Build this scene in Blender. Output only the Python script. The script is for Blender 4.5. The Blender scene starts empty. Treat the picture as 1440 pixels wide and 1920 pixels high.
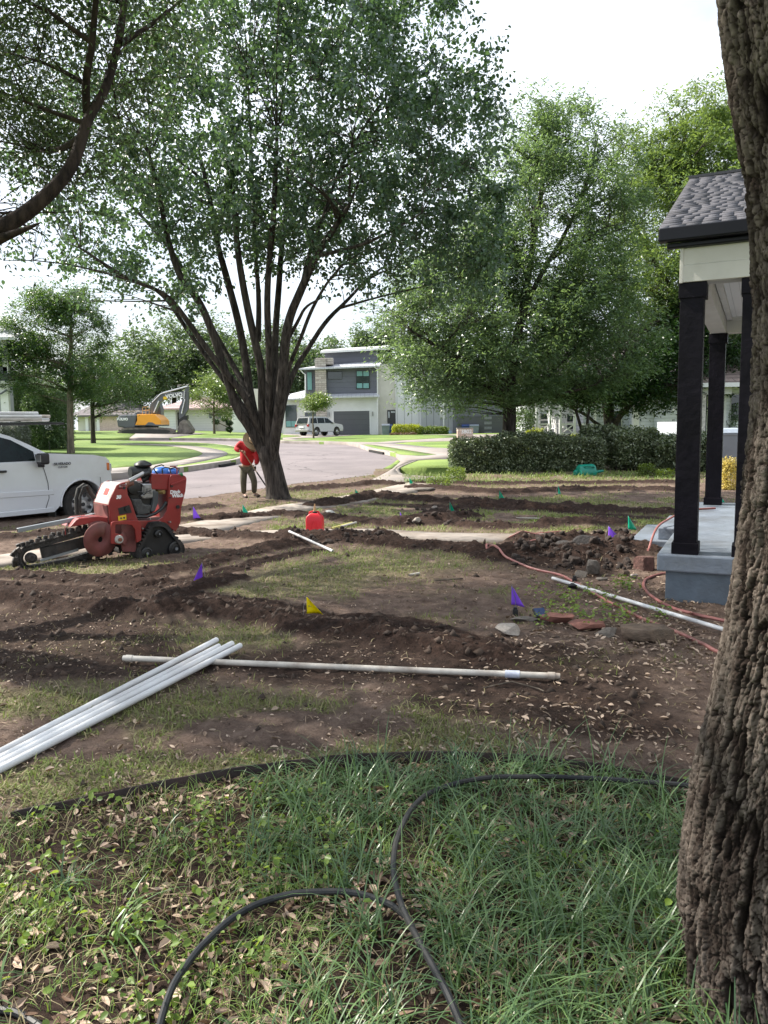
import bpy, bmesh, math, random
import numpy as np
from mathutils import Vector, Matrix, geometry
R_ = math.radians
sc = bpy.context.scene
COL = sc.collection

# ------------------------------------------------------------------ camera
CAMZ = 1.6
FPX = 1442.0                      # focal length for a 1440 x 1920 frame
PITCH = R_(6.45); ROLL = 0.0156
Fv = np.array([0, math.cos(PITCH), -math.sin(PITCH)])
r0 = np.array([1.0, 0, 0]); u0 = np.array([0, math.sin(PITCH), math.cos(PITCH)])
Rv = math.cos(ROLL)*r0 - math.sin(ROLL)*u0
Uv = math.sin(ROLL)*r0 + math.cos(ROLL)*u0
cam_d = bpy.data.cameras.new('camera'); cam = bpy.data.objects.new('camera', cam_d); COL.objects.link(cam)
cam_d.sensor_fit = 'VERTICAL'; cam_d.sensor_height = 36.0; cam_d.sensor_width = 27.0
cam_d.lens = FPX/1920*36.0; cam_d.clip_start = 0.05; cam_d.clip_end = 3000
M = Matrix(((Rv[0], Uv[0], -Fv[0], 0), (Rv[1], Uv[1], -Fv[1], 0), (Rv[2], Uv[2], -Fv[2], CAMZ), (0, 0, 0, 1)))
cam.matrix_world = M
sc.camera = cam

# ------------------------------------------------------------------ light
SUN = Vector((-0.68, 0.26, 0.71)).normalized()
w = bpy.data.worlds.new("World"); sc.world = w; w.use_nodes = True
nt = w.node_tree; nt.nodes.clear()
sky = nt.nodes.new('ShaderNodeTexSky'); sky.sky_type = 'NISHITA'; sky.sun_disc = False
sky.sun_elevation = math.asin(SUN.z); sky.sun_rotation = math.atan2(SUN.x, SUN.y)
sky.air_density = 1.2; sky.dust_density = 2.5; sky.ozone_density = 1.0
tc = nt.nodes.new('ShaderNodeTexCoord')
mp = nt.nodes.new('ShaderNodeMapping'); mp.inputs['Scale'].default_value = (1, 1, 2.6); mp.inputs['Location'].default_value = (3.1, 1.7, .4)
cn = nt.nodes.new('ShaderNodeTexNoise'); cn.inputs['Scale'].default_value = 2.2; cn.inputs['Detail'].default_value = 6
rp = nt.nodes.new('ShaderNodeValToRGB'); rp.color_ramp.elements[0].position = .40; rp.color_ramp.elements[1].position = .55
rp.color_ramp.elements[0].color = (.5, .5, .5, 1); rp.color_ramp.elements[1].color = (1, 1, 1, 1)
mx = nt.nodes.new('ShaderNodeMixRGB'); mx.inputs[2].default_value = (7.4, 8.0, 8.9, 1)
bg = nt.nodes.new('ShaderNodeBackground'); bg.inputs[1].default_value = 0.060
wo = nt.nodes.new('ShaderNodeOutputWorld')
L = nt.links.new
L(tc.outputs['Generated'], mp.inputs[0]); L(mp.outputs[0], cn.inputs['Vector']); L(cn.outputs[0], rp.inputs[0])
L(rp.outputs[0], mx.inputs[0]); L(sky.outputs[0], mx.inputs[1]); L(mx.outputs[0], bg.inputs[0]); L(bg.outputs[0], wo.inputs[0])
sd = bpy.data.lights.new('sun', 'SUN'); sun = bpy.data.objects.new('sun', sd); COL.objects.link(sun)
sd.energy = 3.5; sd.angle = R_(0.6); sd.color = (1.0, .94, .84)
sun.rotation_euler = SUN.to_track_quat('Z', 'Y').to_euler()
sc.view_settings.view_transform = 'Standard'; sc.view_settings.look = 'None'
sc.view_settings.exposure = 1.64; sc.view_settings.gamma = 1
sc.render.film_transparent = False
try:
    sc.cycles.max_bounces = 6; sc.cycles.diffuse_bounces = 3; sc.cycles.transmission_bounces = 4
    sc.cycles.transparent_max_bounces = 6; sc.cycles.glossy_bounces = 2; sc.cycles.sample_clamp_indirect = 6
except Exception: pass

# ------------------------------------------------------------------ pixel / ground maths
def ray(px, py):
    u = px-720.0; v = py-960.0
    return Fv*FPX + Rv*u - Uv*v
def w2p(X, Y, Z):
    dx, dy, dz = X, Y, Z-CAMZ
    a = dx*Fv[0]+dy*Fv[1]+dz*Fv[2]
    a = np.where(np.abs(a) < 1e-3, 1e-3, a)
    u = (dx*Rv[0]+dy*Rv[1]+dz*Rv[2])/a*FPX; v = (dx*Uv[0]+dy*Uv[1]+dz*Uv[2])/a*FPX
    return 720+u, 960-v
def sstep(a, b, x):
    t = np.clip((x-a)/(b-a), 0, 1); return t*t*(3-2*t)
def Rd(x, y):                      # street level
    s = np.clip(.011+.001*np.maximum(0, -5-x), .011, .032)
    return -.33+.0175*(np.clip(y, 0, 34)-15) + s*(np.clip(y, 34, 72)-34)
def Tz(x, y):                      # lawn / yard level
    t = sstep(10, 16, y); return Rd(x, y)*t + .2*t
def G(px, py, off=0.0, f=Tz):      # point of the ground seen there
    d = ray(px, py); z = off
    for _ in range(30):
        t = (z-CAMZ)/d[2] if d[2] < -1e-4 else 1.0
        t = min(t, 150/d[1]) if t > 0 else 150/d[1]
        x, y = d[0]*t, d[1]*t
        z = .5*z+.5*(float(f(x, y))+off)
    return Vector((x, y, float(f(x, y))+off))
def PY(px, py, Y):                 # point at depth Y
    d = ray(px, py); t = Y/d[1]
    return Vector((d[0]*t, Y, CAMZ+d[2]*t))
class VP:                          # upright plane through (ox,oy) heading ang
    def __init__(s, ox, oy, ang):
        s.o = (ox, oy); s.a = ang; s.e = (math.cos(ang), math.sin(ang)); s.n = (-math.sin(ang), math.cos(ang))
    def __call__(s, px, py, w=0.0):
        d = ray(px, py)
        ox, oy = s.o[0]+s.n[0]*w, s.o[1]+s.n[1]*w
        t = (ox*s.n[0]+oy*s.n[1])/(d[0]*s.n[0]+d[1]*s.n[1])
        x, y, z = d[0]*t, d[1]*t, CAMZ+d[2]*t
        return ((x-s.o[0])*s.e[0]+(y-s.o[1])*s.e[1], z)

# ------------------------------------------------------------------ noise (numpy)
def _h(ix, iy, s):
    n = (ix.astype(np.int64)*374761393 + iy.astype(np.int64)*668265263 + s*1274126177) & 0xffffffff
    n = ((n ^ (n >> 13))*1274126177) & 0xffffffff
    n = n ^ (n >> 16)
    return (n & 0xffffff)/float(0xffffff)
def vn(x, y, s=0):
    x = np.asarray(x, float); y = np.asarray(y, float)
    ix = np.floor(x); iy = np.floor(y); fx = x-ix; fy = y-iy
    fx = fx*fx*(3-2*fx); fy = fy*fy*(3-2*fy)
    a = _h(ix, iy, s); b = _h(ix+1, iy, s); c = _h(ix, iy+1, s); d = _h(ix+1, iy+1, s)
    return (a*(1-fx)+b*fx)*(1-fy)+(c*(1-fx)+d*fx)*fy
def fbm(x, y, o=4, s=0):
    r = 0; am = .5; t = 0
    for i in range(o):
        r = r+am*vn(x*2**i+i*17.3, y*2**i-i*9.1, s+i); t += am; am *= .5
    return r/t
def worley(x, y, s=0):
    ix = np.floor(x); iy = np.floor(y); f1 = np.full(x.shape, 9.); f2 = np.full(x.shape, 9.)
    for i in (-1, 0, 1):
        for j in (-1, 0, 1):
            cx = ix+i; cy = iy+j
            d = np.hypot(cx+_h(cx, cy, s)-x, cy+_h(cx, cy, s+7)-y)
            m = d < f1
            f2 = np.where(m, f1, np.minimum(f2, d)); f1 = np.where(m, d, f1)
    return f1, f2
def pdist(X, Y, pts):              # distance to polyline + side
    D = np.full(X.shape, 1e9)
    for (ax, ay), (bx, by) in zip(pts[:-1], pts[1:]):
        vx, vy = bx-ax, by-ay; l = vx*vx+vy*vy+1e-9
        t = np.clip(((X-ax)*vx+(Y-ay)*vy)/l, 0, 1)
        D = np.minimum(D, np.hypot(X-ax-t*vx, Y-ay-t*vy))
    return D
def inpoly(X, Y, P):
    r = np.zeros(np.shape(X), bool); n = len(P)
    for i in range(n):
        x1, y1 = P[i]; x2, y2 = P[(i+1) % n]
        c = ((y1 > Y) != (y2 > Y)) & (X < (x2-x1)*(Y-y1)/((y2-y1) if abs(y2-y1) > 1e-9 else 1e-9)+x1)
        r ^= c
    return r

# ------------------------------------------------------------------ objects, tags
def tag(o, label=None, cat=None, group=None, kind=None):
    if label: o['label'] = label
    if cat: o['category'] = cat
    if group: o['group'] = group
    if kind: o['kind'] = kind
    return o
def empty(name, loc, rz=0, label=None, cat=None, group=None):
    o = bpy.data.objects.new(name, None); COL.objects.link(o); o.empty_display_size = .1
    o.location = loc; o.rotation_euler = (0, 0, rz)
    return tag(o, label, cat, group)
def npmesh(name, V, Fs, mat, parent=None, smooth=False, attrs=None):
    V = np.asarray(V, np.float32).reshape(-1, 3)
    me = bpy.data.meshes.new(name); me.vertices.add(len(V)); me.vertices.foreach_set('co', V.ravel())
    if not isinstance(Fs, list): Fs = [Fs]
    Fs = [np.asarray(f, np.int32) for f in Fs if len(f)]
    nl = sum(f.size for f in Fs); nf = sum(len(f) for f in Fs)
    me.loops.add(nl); me.loops.foreach_set('vertex_index', np.concatenate([f.ravel() for f in Fs]))
    st = []; c = 0
    for f in Fs:
        st.append(c+np.arange(len(f))*f.shape[1]); c += f.size
    me.polygons.add(nf); me.polygons.foreach_set('loop_start', np.concatenate(st).astype(np.int32))
    if smooth: me.polygons.foreach_set('use_smooth', np.ones(nf, bool))
    for k, (ty, arr) in (attrs or {}).items():
        a = me.attributes.new(k, ty, 'POINT')
        a.data.foreach_set('value' if ty == 'FLOAT' else ('color' if ty == 'FLOAT_COLOR' else 'vector'), np.asarray(arr, np.float32).ravel())
    me.update(calc_edges=True); me.validate()
    me.materials.append(mat)
    o = bpy.data.objects.new(name, me); COL.objects.link(o)
    if parent: o.parent = parent
    return o
def frame_of(t):
    t = Vector(t).normalized()
    a = Vector((0, 0, 1)) if abs(t.z) < .9 else Vector((1, 0, 0))
    s = t.cross(a).normalized(); return s, s.cross(t).normalized()
class MB:
    def __init__(s): s.v = []; s.f = []
    def add(s, V, F, M=None):
        b = len(s.v)
        s.v += [tuple(M @ Vector(p)) if M else tuple(p) for p in V]
        s.f += [tuple(b+i for i in f) for f in F]; return s
    def box(s, c, d, M=None, rz=0, rot=None):
        x, y, z = d[0]/2, d[1]/2, d[2]/2
        m = Matrix.Translation(c)
        if rot is not None: m = m @ rot.to_4x4()
        elif rz: m = m @ Matrix.Rotation(rz, 4, 'Z')
        if M: m = M @ m
        V = [(-x,-y,-z),(x,-y,-z),(x,y,-z),(-x,y,-z),(-x,-y,z),(x,-y,z),(x,y,z),(-x,y,z)]
        return s.add(V, [(0,3,2,1),(4,5,6,7),(0,1,5,4),(1,2,6,5),(2,3,7,6),(3,0,4,7)], m)
    def b2(s, a, b, M=None):
        a, b = [min(i, j) for i, j in zip(a, b)], [max(i, j) for i, j in zip(a, b)]
        return s.box([(i+j)/2 for i, j in zip(a, b)], [j-i for i, j in zip(a, b)], M)
    def bar(s, p, q, w, h, M=None):        # box from p to q
        p = Vector(p); q = Vector(q); t = q-p
        a, b = frame_of(t)
        V = []
        for c in (p, q):
            for i, j in ((-1,-1),(1,-1),(1,1),(-1,1)): V.append(c+a*(i*w/2)+b*(j*h/2))
        return s.add(V, [(0,1,2,3),(7,6,5,4),(0,4,5,1),(1,5,6,2),(2,6,7,3),(3,7,4,0)], M)
    def tube(s, pts, rad, n=10, M=None, caps=True, closed=False):
        pts = [Vector(p) for p in pts]
        if not hasattr(rad, '__len__'): rad = [rad]*len(pts)
        V = []; F = []; a = None; N = len(pts)
        for i, p in enumerate(pts):
            if closed: t = pts[(i+1) % N]-pts[i-1]
            else: t = (pts[min(i+1, N-1)]-pts[max(i-1, 0)])
            t = t.normalized() if t.length > 1e-9 else Vector((0, 0, 1))
            if a is None: a, _ = frame_of(t)
            a = (a-t*a.dot(t)); a = a.normalized() if a.length > 1e-6 else frame_of(t)[0]
            b = t.cross(a)
            for k in range(n):
                g = 2*math.pi*k/n; V.append(p+(a*math.cos(g)+b*math.sin(g))*rad[i])
        for i in range(N if closed else N-1):
            for k in range(n):
                j = (i+1) % N
                F.append((i*n+k, i*n+(k+1) % n, j*n+(k+1) % n, j*n+k))
        if caps and not closed:
            F.append(tuple(range(n-1, -1, -1))); F.append(tuple((N-1)*n+k for k in range(n)))
        return s.add(V, F, M)
    def cyl(s, p, q, r, r2=None, n=16, M=None): return s.tube([p, q], [r, r if r2 is None else r2], n, M)
    def prism(s, poly, fn, t0, t1, M=None):   # poly 2D, fn(u,v,t)->xyz ; ngon caps
        n = len(poly)
        V = [fn(u, v, t0) for u, v in poly]+[fn(u, v, t1) for u, v in poly]
        F = [tuple(range(n)), tuple(range(2*n-1, n-1, -1))]
        F += [(i, n+i, n+(i+1) % n, (i+1) % n) for i in range(n)]
        return s.add(V, F, M)
    def lathe(s, prof, c=(0,0,0), ax=(0,0,1), n=20, M=None, caps=True):
        a, b = frame_of(ax); t = Vector(ax).normalized(); c = Vector(c)
        V = []; F = []
        for r, h in prof:
            for k in range(n):
                g = 2*math.pi*k/n; V.append(c+t*h+(a*math.cos(g)+b*math.sin(g))*r)
        for i in range(len(prof)-1):
            for k in range(n): F.append((i*n+k, i*n+(k+1) % n, (i+1)*n+(k+1) % n, (i+1)*n+k))
        if caps and prof[0][0] > 1e-6: F.append(tuple(range(n-1, -1, -1)))
        if caps and prof[-1][0] > 1e-6: F.append(tuple((len(prof)-1)*n+k for k in range(n)))
        return s.add(V, F, M)
    def ball(s, c, r, n=12, m=8, M=None):
        if not hasattr(r, '__len__'): r = (r, r, r)
        V = []; F = []
        for i in range(m+1):
            th = math.pi*i/m
            for k in range(n):
                g = 2*math.pi*k/n
                V.append((c[0]+r[0]*math.sin(th)*math.cos(g), c[1]+r[1]*math.sin(th)*math.sin(g), c[2]+r[2]*math.cos(th)))
        for i in range(m):
            for k in range(n): F.append((i*n+k, (i+1)*n+k, (i+1)*n+(k+1) % n, i*n+(k+1) % n))
        return s.add(V, F, M)
    def build(s, name, mat, parent=None, smooth=False, bevel=0, seg=2, label=None):
        me = bpy.data.meshes.new(name); me.from_pydata(s.v, [], s.f)
        bm = bmesh.new(); bm.from_mesh(me); bmesh.ops.remove_doubles(bm, verts=bm.verts, dist=1e-6)
        bmesh.ops.recalc_face_normals(bm, faces=bm.faces); bm.to_mesh(me); bm.free()
        me.materials.append(mat)
        o = bpy.data.objects.new(name, me); COL.objects.link(o)
        if parent: o.parent = parent
        if smooth:
            me.shade_smooth()
            try: me.set_sharp_from_angle(angle=R_(38))
            except Exception: pass
        if bevel:
            b = o.modifiers.new('bevel', 'BEVEL'); b.width = bevel; b.segments = seg; b.limit_method = 'ANGLE'; b.angle_limit = R_(40)
        if label: o['label'] = label
        return o
def text(body, size, mat, parent, loc, rot, name='lettering', bold=0.0, ex=0.002, shear=0):
    c = bpy.data.curves.new(name, 'FONT'); c.body = body; c.size = size; c.extrude = ex; c.offset = bold
    c.align_x = 'CENTER'; c.align_y = 'CENTER'; c.shear = shear; c.materials.append(mat); c.resolution_u = 3
    tmp = bpy.data.objects.new('tmp', c); me = bpy.data.meshes.new_from_object(tmp); bpy.data.objects.remove(tmp)
    o = bpy.data.objects.new(name, me); COL.objects.link(o); o.parent = parent
    o.location = loc; o.rotation_euler = rot
    return o

# ------------------------------------------------------------------ materials
def nodes(name):
    m = bpy.data.materials.new(name); m.use_nodes = True
    n = m.node_tree; return m, n, n.nodes['Principled BSDF'], n.links.new
def mat(name, col, rough=.6, metal=0, var=.12, scale=6, bump=0, bscale=None, coat=0, spec=.5, dirt=None, dirtamt=.4, detail=5):
    m, n, b, L = nodes(name)
    b.inputs['Roughness'].default_value = rough; b.inputs['Metallic'].default_value = metal
    b.inputs['Coat Weight'].default_value = coat; b.inputs['Specular IOR Level'].default_value = spec
    tc = n.nodes.new('ShaderNodeTexCoord'); ns = n.nodes.new('ShaderNodeTexNoise')
    ns.inputs['Scale'].default_value = scale; ns.inputs['Detail'].default_value = detail
    L(tc.outputs['Object'], ns.inputs['Vector'])
    cr = n.nodes.new('ShaderNodeValToRGB')
    lo = [max(0, c*(1-var*1.5)) for c in col]; hi = [min(1, c*(1+var*1.5)) for c in col]
    cr.color_ramp.elements[0].position = .3; cr.color_ramp.elements[1].position = .7
    cr.color_ramp.elements[0].color = (*lo, 1); cr.color_ramp.elements[1].color = (*hi, 1)
    L(ns.outputs[0], cr.inputs[0]); out = cr.outputs[0]
    if dirt:
        n2 = n.nodes.new('ShaderNodeTexNoise'); n2.inputs['Scale'].default_value = scale*.45; n2.inputs['Detail'].default_value = 8
        n2.inputs['Roughness'].default_value = .65
        L(tc.outputs['Object'], n2.inputs['Vector'])
        r2 = n.nodes.new('ShaderNodeValToRGB'); r2.color_ramp.elements[0].position = .47; r2.color_ramp.elements[1].position = .66
        r2.color_ramp.elements[1].color = (dirtamt,)*3+(1,)
        L(n2.outputs[0], r2.inputs[0])
        mm = n.nodes.new('ShaderNodeMixRGB'); mm.inputs[2].default_value = (*dirt, 1)
        L(r2.outputs[0], mm.inputs[0]); L(out, mm.inputs[1]); out = mm.outputs[0]
    L(out, b.inputs['Base Color'])
    if bump:
        n3 = n.nodes.new('ShaderNodeTexNoise'); n3.inputs['Scale'].default_value = bscale or scale*4; n3.inputs['Detail'].default_value = 6
        L(tc.outputs['Object'], n3.inputs['Vector'])
        bp = n.nodes.new('ShaderNodeBump'); bp.inputs['Strength'].default_value = bump; bp.inputs['Distance'].default_value = .02
        L(n3.outputs[0], bp.inputs['Height']); L(bp.outputs[0], b.inputs['Normal'])
    return m
def leafmat(name, c1, c2, tr, trans=.35, rough=.42, spec=.5):
    m, n, b, L = nodes(name)
    at = n.nodes.new('ShaderNodeAttribute'); at.attribute_name = 'tint'
    cr = n.nodes.new('ShaderNodeValToRGB'); cr.color_ramp.elements[0].color = (*c1, 1); cr.color_ramp.elements[1].color = (*c2, 1)
    L(at.outputs['Fac'], cr.inputs[0]); L(cr.outputs[0], b.inputs['Base Color'])
    b.inputs['Roughness'].default_value = rough; b.inputs['Specular IOR Level'].default_value = spec
    t = n.nodes.new('ShaderNodeBsdfTranslucent')
    c3 = n.nodes.new('ShaderNodeValToRGB'); c3.color_ramp.elements[0].color = (*[k*.6 for k in tr], 1); c3.color_ramp.elements[1].color = (*tr, 1)
    L(at.outputs['Fac'], c3.inputs[0]); L(c3.outputs[0], t.inputs[0])
    mx = n.nodes.new('ShaderNodeMixShader'); mx.inputs[0].default_value = trans
    L(b.outputs[0], mx.inputs[1]); L(t.outputs[0], mx.inputs[2]); L(mx.outputs[0], n.nodes['Material Output'].inputs[0])
    return m
def barkmat(name, c1, c2, sc_=6, bump=.8, stretch=.18, dist=.03):
    m, n, b, L = nodes(name); b.inputs['Roughness'].default_value = .9; b.inputs['Specular IOR Level'].default_value = .2
    tc = n.nodes.new('ShaderNodeTexCoord'); mp = n.nodes.new('ShaderNodeMapping'); mp.inputs['Scale'].default_value = (1, 1, stretch)
    ns = n.nodes.new('ShaderNodeTexNoise'); ns.inputs['Scale'].default_value = sc_; ns.inputs['Detail'].default_value = 9; ns.inputs['Roughness'].default_value = .65
    L(tc.outputs['Object'], mp.inputs[0]); L(mp.outputs[0], ns.inputs['Vector'])
    cr = n.nodes.new('ShaderNodeValToRGB'); cr.color_ramp.elements[0].position = .35; cr.color_ramp.elements[1].position = .68
    cr.color_ramp.elements[0].color = (*c1, 1); cr.color_ramp.elements[1].color = (*c2, 1)
    L(ns.outputs[0], cr.inputs[0]); L(cr.outputs[0], b.inputs['Base Color'])
    bp = n.nodes.new('ShaderNodeBump'); bp.inputs['Strength'].default_value = bump; bp.inputs['Distance'].default_value = dist
    L(ns.outputs[0], bp.inputs['Height']); L(bp.outputs[0], b.inputs['Normal'])
    return m
def linemat(name, col, period, axis='Z', depth=.02, rough=.6, dark=.55, width=.08, var=.06):   # lap siding / boards
    m, n, b, L = nodes(name); b.inputs['Roughness'].default_value = rough
    tc = n.nodes.new('ShaderNodeTexCoord'); sp = n.nodes.new('ShaderNodeSeparateXYZ'); L(tc.outputs['Object'], sp.inputs[0])
    dv = n.nodes.new('ShaderNodeMath'); dv.operation = 'DIVIDE'; dv.inputs[1].default_value = period; L(sp.outputs[axis], dv.inputs[0])
    fr = n.nodes.new('ShaderNodeMath'); fr.operation = 'FRACT'; L(dv.outputs[0], fr.inputs[0])
    lt = n.nodes.new('ShaderNodeMath'); lt.operation = 'LESS_THAN'; lt.inputs[1].default_value = width; L(fr.outputs[0], lt.inputs[0])
    ns = n.nodes.new('ShaderNodeTexNoise'); ns.inputs['Scale'].default_value = 1.5; L(tc.outputs['Object'], ns.inputs['Vector'])
    cr = n.nodes.new('ShaderNodeValToRGB'); cr.color_ramp.elements[0].color = (*[c*(1-var) for c in col], 1); cr.color_ramp.elements[1].color = (*[min(1, c*(1+var)) for c in col], 1)
    L(ns.outputs[0], cr.inputs[0])
    mm = n.nodes.new('ShaderNodeMixRGB'); mm.inputs[2].default_value = (*[c*dark for c in col], 1)
    L(lt.outputs[0], mm.inputs[0]); L(cr.outputs[0], mm.inputs[1]); L(mm.outputs[0], b.inputs['Base Color'])
    bp = n.nodes.new('ShaderNodeBump'); bp.inputs['Distance'].default_value = depth; bp.inputs['Strength'].default_value = .8
    L(fr.outputs[0], bp.inputs['Height']); L(bp.outputs[0], b.inputs['Normal'])
    return m
def brickmat(name, c1, c2, mortar, scale=1.0, bw=.5, bh=.25, bump=.5, rough=.85, ax='xz', ms=.02):
    m, n, b, L = nodes(name); b.inputs['Roughness'].default_value = rough
    tc = n.nodes.new('ShaderNodeTexCoord'); sp = n.nodes.new('ShaderNodeSeparateXYZ'); cb = n.nodes.new('ShaderNodeCombineXYZ')
    L(tc.outputs['Object'], sp.inputs[0])
    L(sp.outputs[ax[0].upper()], cb.inputs[0]); L(sp.outputs[ax[1].upper()], cb.inputs[1])
    br = n.nodes.new('ShaderNodeTexBrick'); br.inputs['Scale'].default_value = scale
    br.inputs['Color1'].default_value = (*c1, 1); br.inputs['Color2'].default_value = (*c2, 1); br.inputs['Mortar'].default_value = (*mortar, 1)
    br.inputs['Brick Width'].default_value = bw; br.inputs['Row Height'].default_value = bh; br.inputs['Mortar Size'].default_value = ms
    L(cb.outputs[0], br.inputs['Vector'])
    ns = n.nodes.new('ShaderNodeTexNoise'); ns.inputs['Scale'].default_value = 14; ns.inputs['Detail'].default_value = 5; L(tc.outputs['Object'], ns.inputs['Vector'])
    mm = n.nodes.new('ShaderNodeMixRGB'); mm.blend_type = 'OVERLAY'; mm.inputs[0].default_value = .5
    L(br.outputs[0], mm.inputs[1]); L(ns.outputs[0], mm.inputs[2]); L(mm.outputs[0], b.inputs['Base Color'])
    bp = n.nodes.new('ShaderNodeBump'); bp.inputs['Distance'].default_value = .01; bp.inputs['Strength'].default_value = bump; bp.invert = True
    L(br.outputs['Fac'], bp.inputs['Height']); L(bp.outputs[0], b.inputs['Normal'])
    return m
def glassmat(name, col=(.02, .03, .03), rough=.05):
    m, n, b, L = nodes(name); b.inputs['Base Color'].default_value = (*col, 1); b.inputs['Roughness'].default_value = rough
    b.inputs['Specular IOR Level'].default_value = .8; return m
def wpar(o, p):                      # geometry written in world coordinates under an Empty
    o.parent = p
    o.matrix_parent_inverse = (Matrix.Translation(p.location) @ p.rotation_euler.to_matrix().to_4x4()).inverted()
    return o

# ================================================================== GROUND
def gp(pts, off=0, f=Tz): return [tuple(G(a, b, off, f)[:2]) for a, b in pts]
ROADN = [(-500,1040),(-200,1005),(0,985),(100,973),(200,962),(290,955),(345,950),(400,944),(467,933),(510,926),(560,919),(600,914.5),(640,910),(690,903)]
road_px = ROADN+[(712,893),(735,880),(751,866),(741,857),(720,852),(695,847),(674,839.6),(648,834),(594,833),(530,831),(433,826.5),(317,826),(200,827),(60,828),(-200,830),(-200,833),(60,831),(200,830.2),(317,833),(394,836),(443,842),(462,850),(464,858),(455,866),(440,871),(400,877),(347,885),(300,889),(250,895),(195,903),(100,915),(0,928),(-500,975)]
road = gp(road_px, -.2)
def resample(P, step, closed=True):
    out = []; n = len(P)
    for i in range(n if closed else n-1):
        a = np.array(P[i]); b = np.array(P[(i+1) % n]); k = max(1, int(np.hypot(*(b-a))/step))
        for j in range(k): out.append(tuple(a+(b-a)*j/k))
    if not closed: out.append(tuple(P[-1]))
    return out
def offs(P, w):                       # open polyline -> ribbon polygon
    P = [np.array(p, float) for p in P]; Lf = []; Rg = []
    for i, p in enumerate(P):
        t = P[min(i+1, len(P)-1)]-P[max(i-1, 0)]; t = t/(np.hypot(*t)+1e-9); n = np.array([-t[1], t[0]])
        Lf.append(tuple(p+n*w/2)); Rg.append(tuple(p-n*w/2))
    return Lf+Rg[::-1]
def smooth2(P, it=2):
    for _ in range(it):
        Q = [P[0]]
        for a, b in zip(P[:-1], P[1:]):
            a = np.array(a, float); b = np.array(b, float); Q += [tuple(a*.75+b*.25), tuple(a*.25+b*.75)]
        P = Q+[P[-1]]
    return P
# concrete flatwork and lawns beyond the street
zone = gp([(530,829.5),(530,814),(640,812),(745,815),(860,815),(960,814),(1010,815),(1010,835),(900,845),(860,858),(860,893),(820,903),(790,904),(730,907),(690,903),(712,893),(735,880),(751,866),(741,857),(720,852),(695,847),(674,839.6),(648,834),(594,833)])
lawns = [gp(p) for p in (
    [(529,824.5),(575,825.5),(646,830.6),(620,832.6),(592,832.4),(529,829.8)],
    [(529,815),(560,816.5),(566,818.5),(529,821)],
    [(552,823),(600,820.5),(650,817.5),(704,813.5),(745,814.5),(850,816),(860,817),(854,820.6),(804,823),(756,826),(708,829.3),(650,828.6)],
    [(737,831.5),(770,829),(856,827),(950,823),(1000,823),(1000,833),(900,838),(846,841),(817,839.5)],
    [(678,834),(690,833.4),(704,834.5),(731,838.5),(775,845.5),(821,852.3),(800,854.5),(783,855),(752,853),(728,846.5),(700,840)],
    [(741,881),(746,876),(757,871),(775,864.5),(800,862),(838,861),(900,860),(960,880),(900,893),(800,893.5),(748,889)],
)]
apr = [gp([(237,825.5),(262,819),(330,815),(390,814.5),(372,817),(318,821),(312,824),(322,826)]),       # drive to the excavator
       gp([(40,896),(120,888),(195,879.5),(300,871.5),(330,868.5),(334,872),(322,884),(300,888.5),(250,894.5),(195,902.5),(100,914),(40,922)])]
hook = offs(smooth2(gp([(315,872),(350,866),(380,860),(402,854),(404,848.5),(385,842.5),(360,838.5),(330,835.5),(290,833.8),(230,832.5)])), 1.25)
walkL = offs(gp([(-150,826),(60,825.3),(236,825)]), 1.3)
paved = [zone]+apr+[hook]
# near yard footprint (fine grid)
def yw(y): return 2.6+.64*y
Y0, Y1 = .7, 27.0
yard_pts = [(-yw(Y0), Y0), (yw(Y0), Y0), (yw(Y1), Y1), (-yw(Y1), Y1)]
allP = []; allE = []
def addpoly(P, step):
    Q = resample(P, step); b = len(allP); allP.extend(Q); allE.extend([(b+i, b+(i+1) % len(Q)) for i in range(len(Q))])
for P, st in [(road, .7), (zone, 1.2), (yard_pts, 1.5)]+[(l, .8) for l in lawns]+[(a, .9) for a in apr+[hook]]: addpoly(P, st)
xs = np.arange(-70, 71, 2.2)
rng = np.random.default_rng(5)
for y in list(np.arange(-30, 110, 2.2)):
    for x in xs: allP.append((x+rng.uniform(-.3, .3), y+rng.uniform(-.3, .3)))
for x, y in [(a, b) for a in (-1500, -600, -250, -110, 110, 250, 600, 1500) for b in (-1200, -300, -90, 40, 150, 320, 800, 2000)]+[(a, b) for a in (-60, 0, 60) for b in (-1200, -90, 150, 320, 800, 2000)]:
    allP.append((x, y))
vo, _, fo, _, _, _ = geometry.delaunay_2d_cdt([Vector(p) for p in allP], allE, [], 0, 1e-4)
vo = np.array([tuple(v) for v in vo]); fo = np.array([f for f in fo if len(f) == 3])
cx = vo[fo].mean(axis=1); CX, CY = cx[:, 0], cx[:, 1]
inroad = inpoly(CX, CY, road); inyard = inpoly(CX, CY, yard_pts)
inlawn = np.zeros(len(fo), bool)
for l in lawns: inlawn |= inpoly(CX, CY, l)
inpav = np.zeros(len(fo), bool)
for l in paved: inpav |= inpoly(CX, CY, l)
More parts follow.
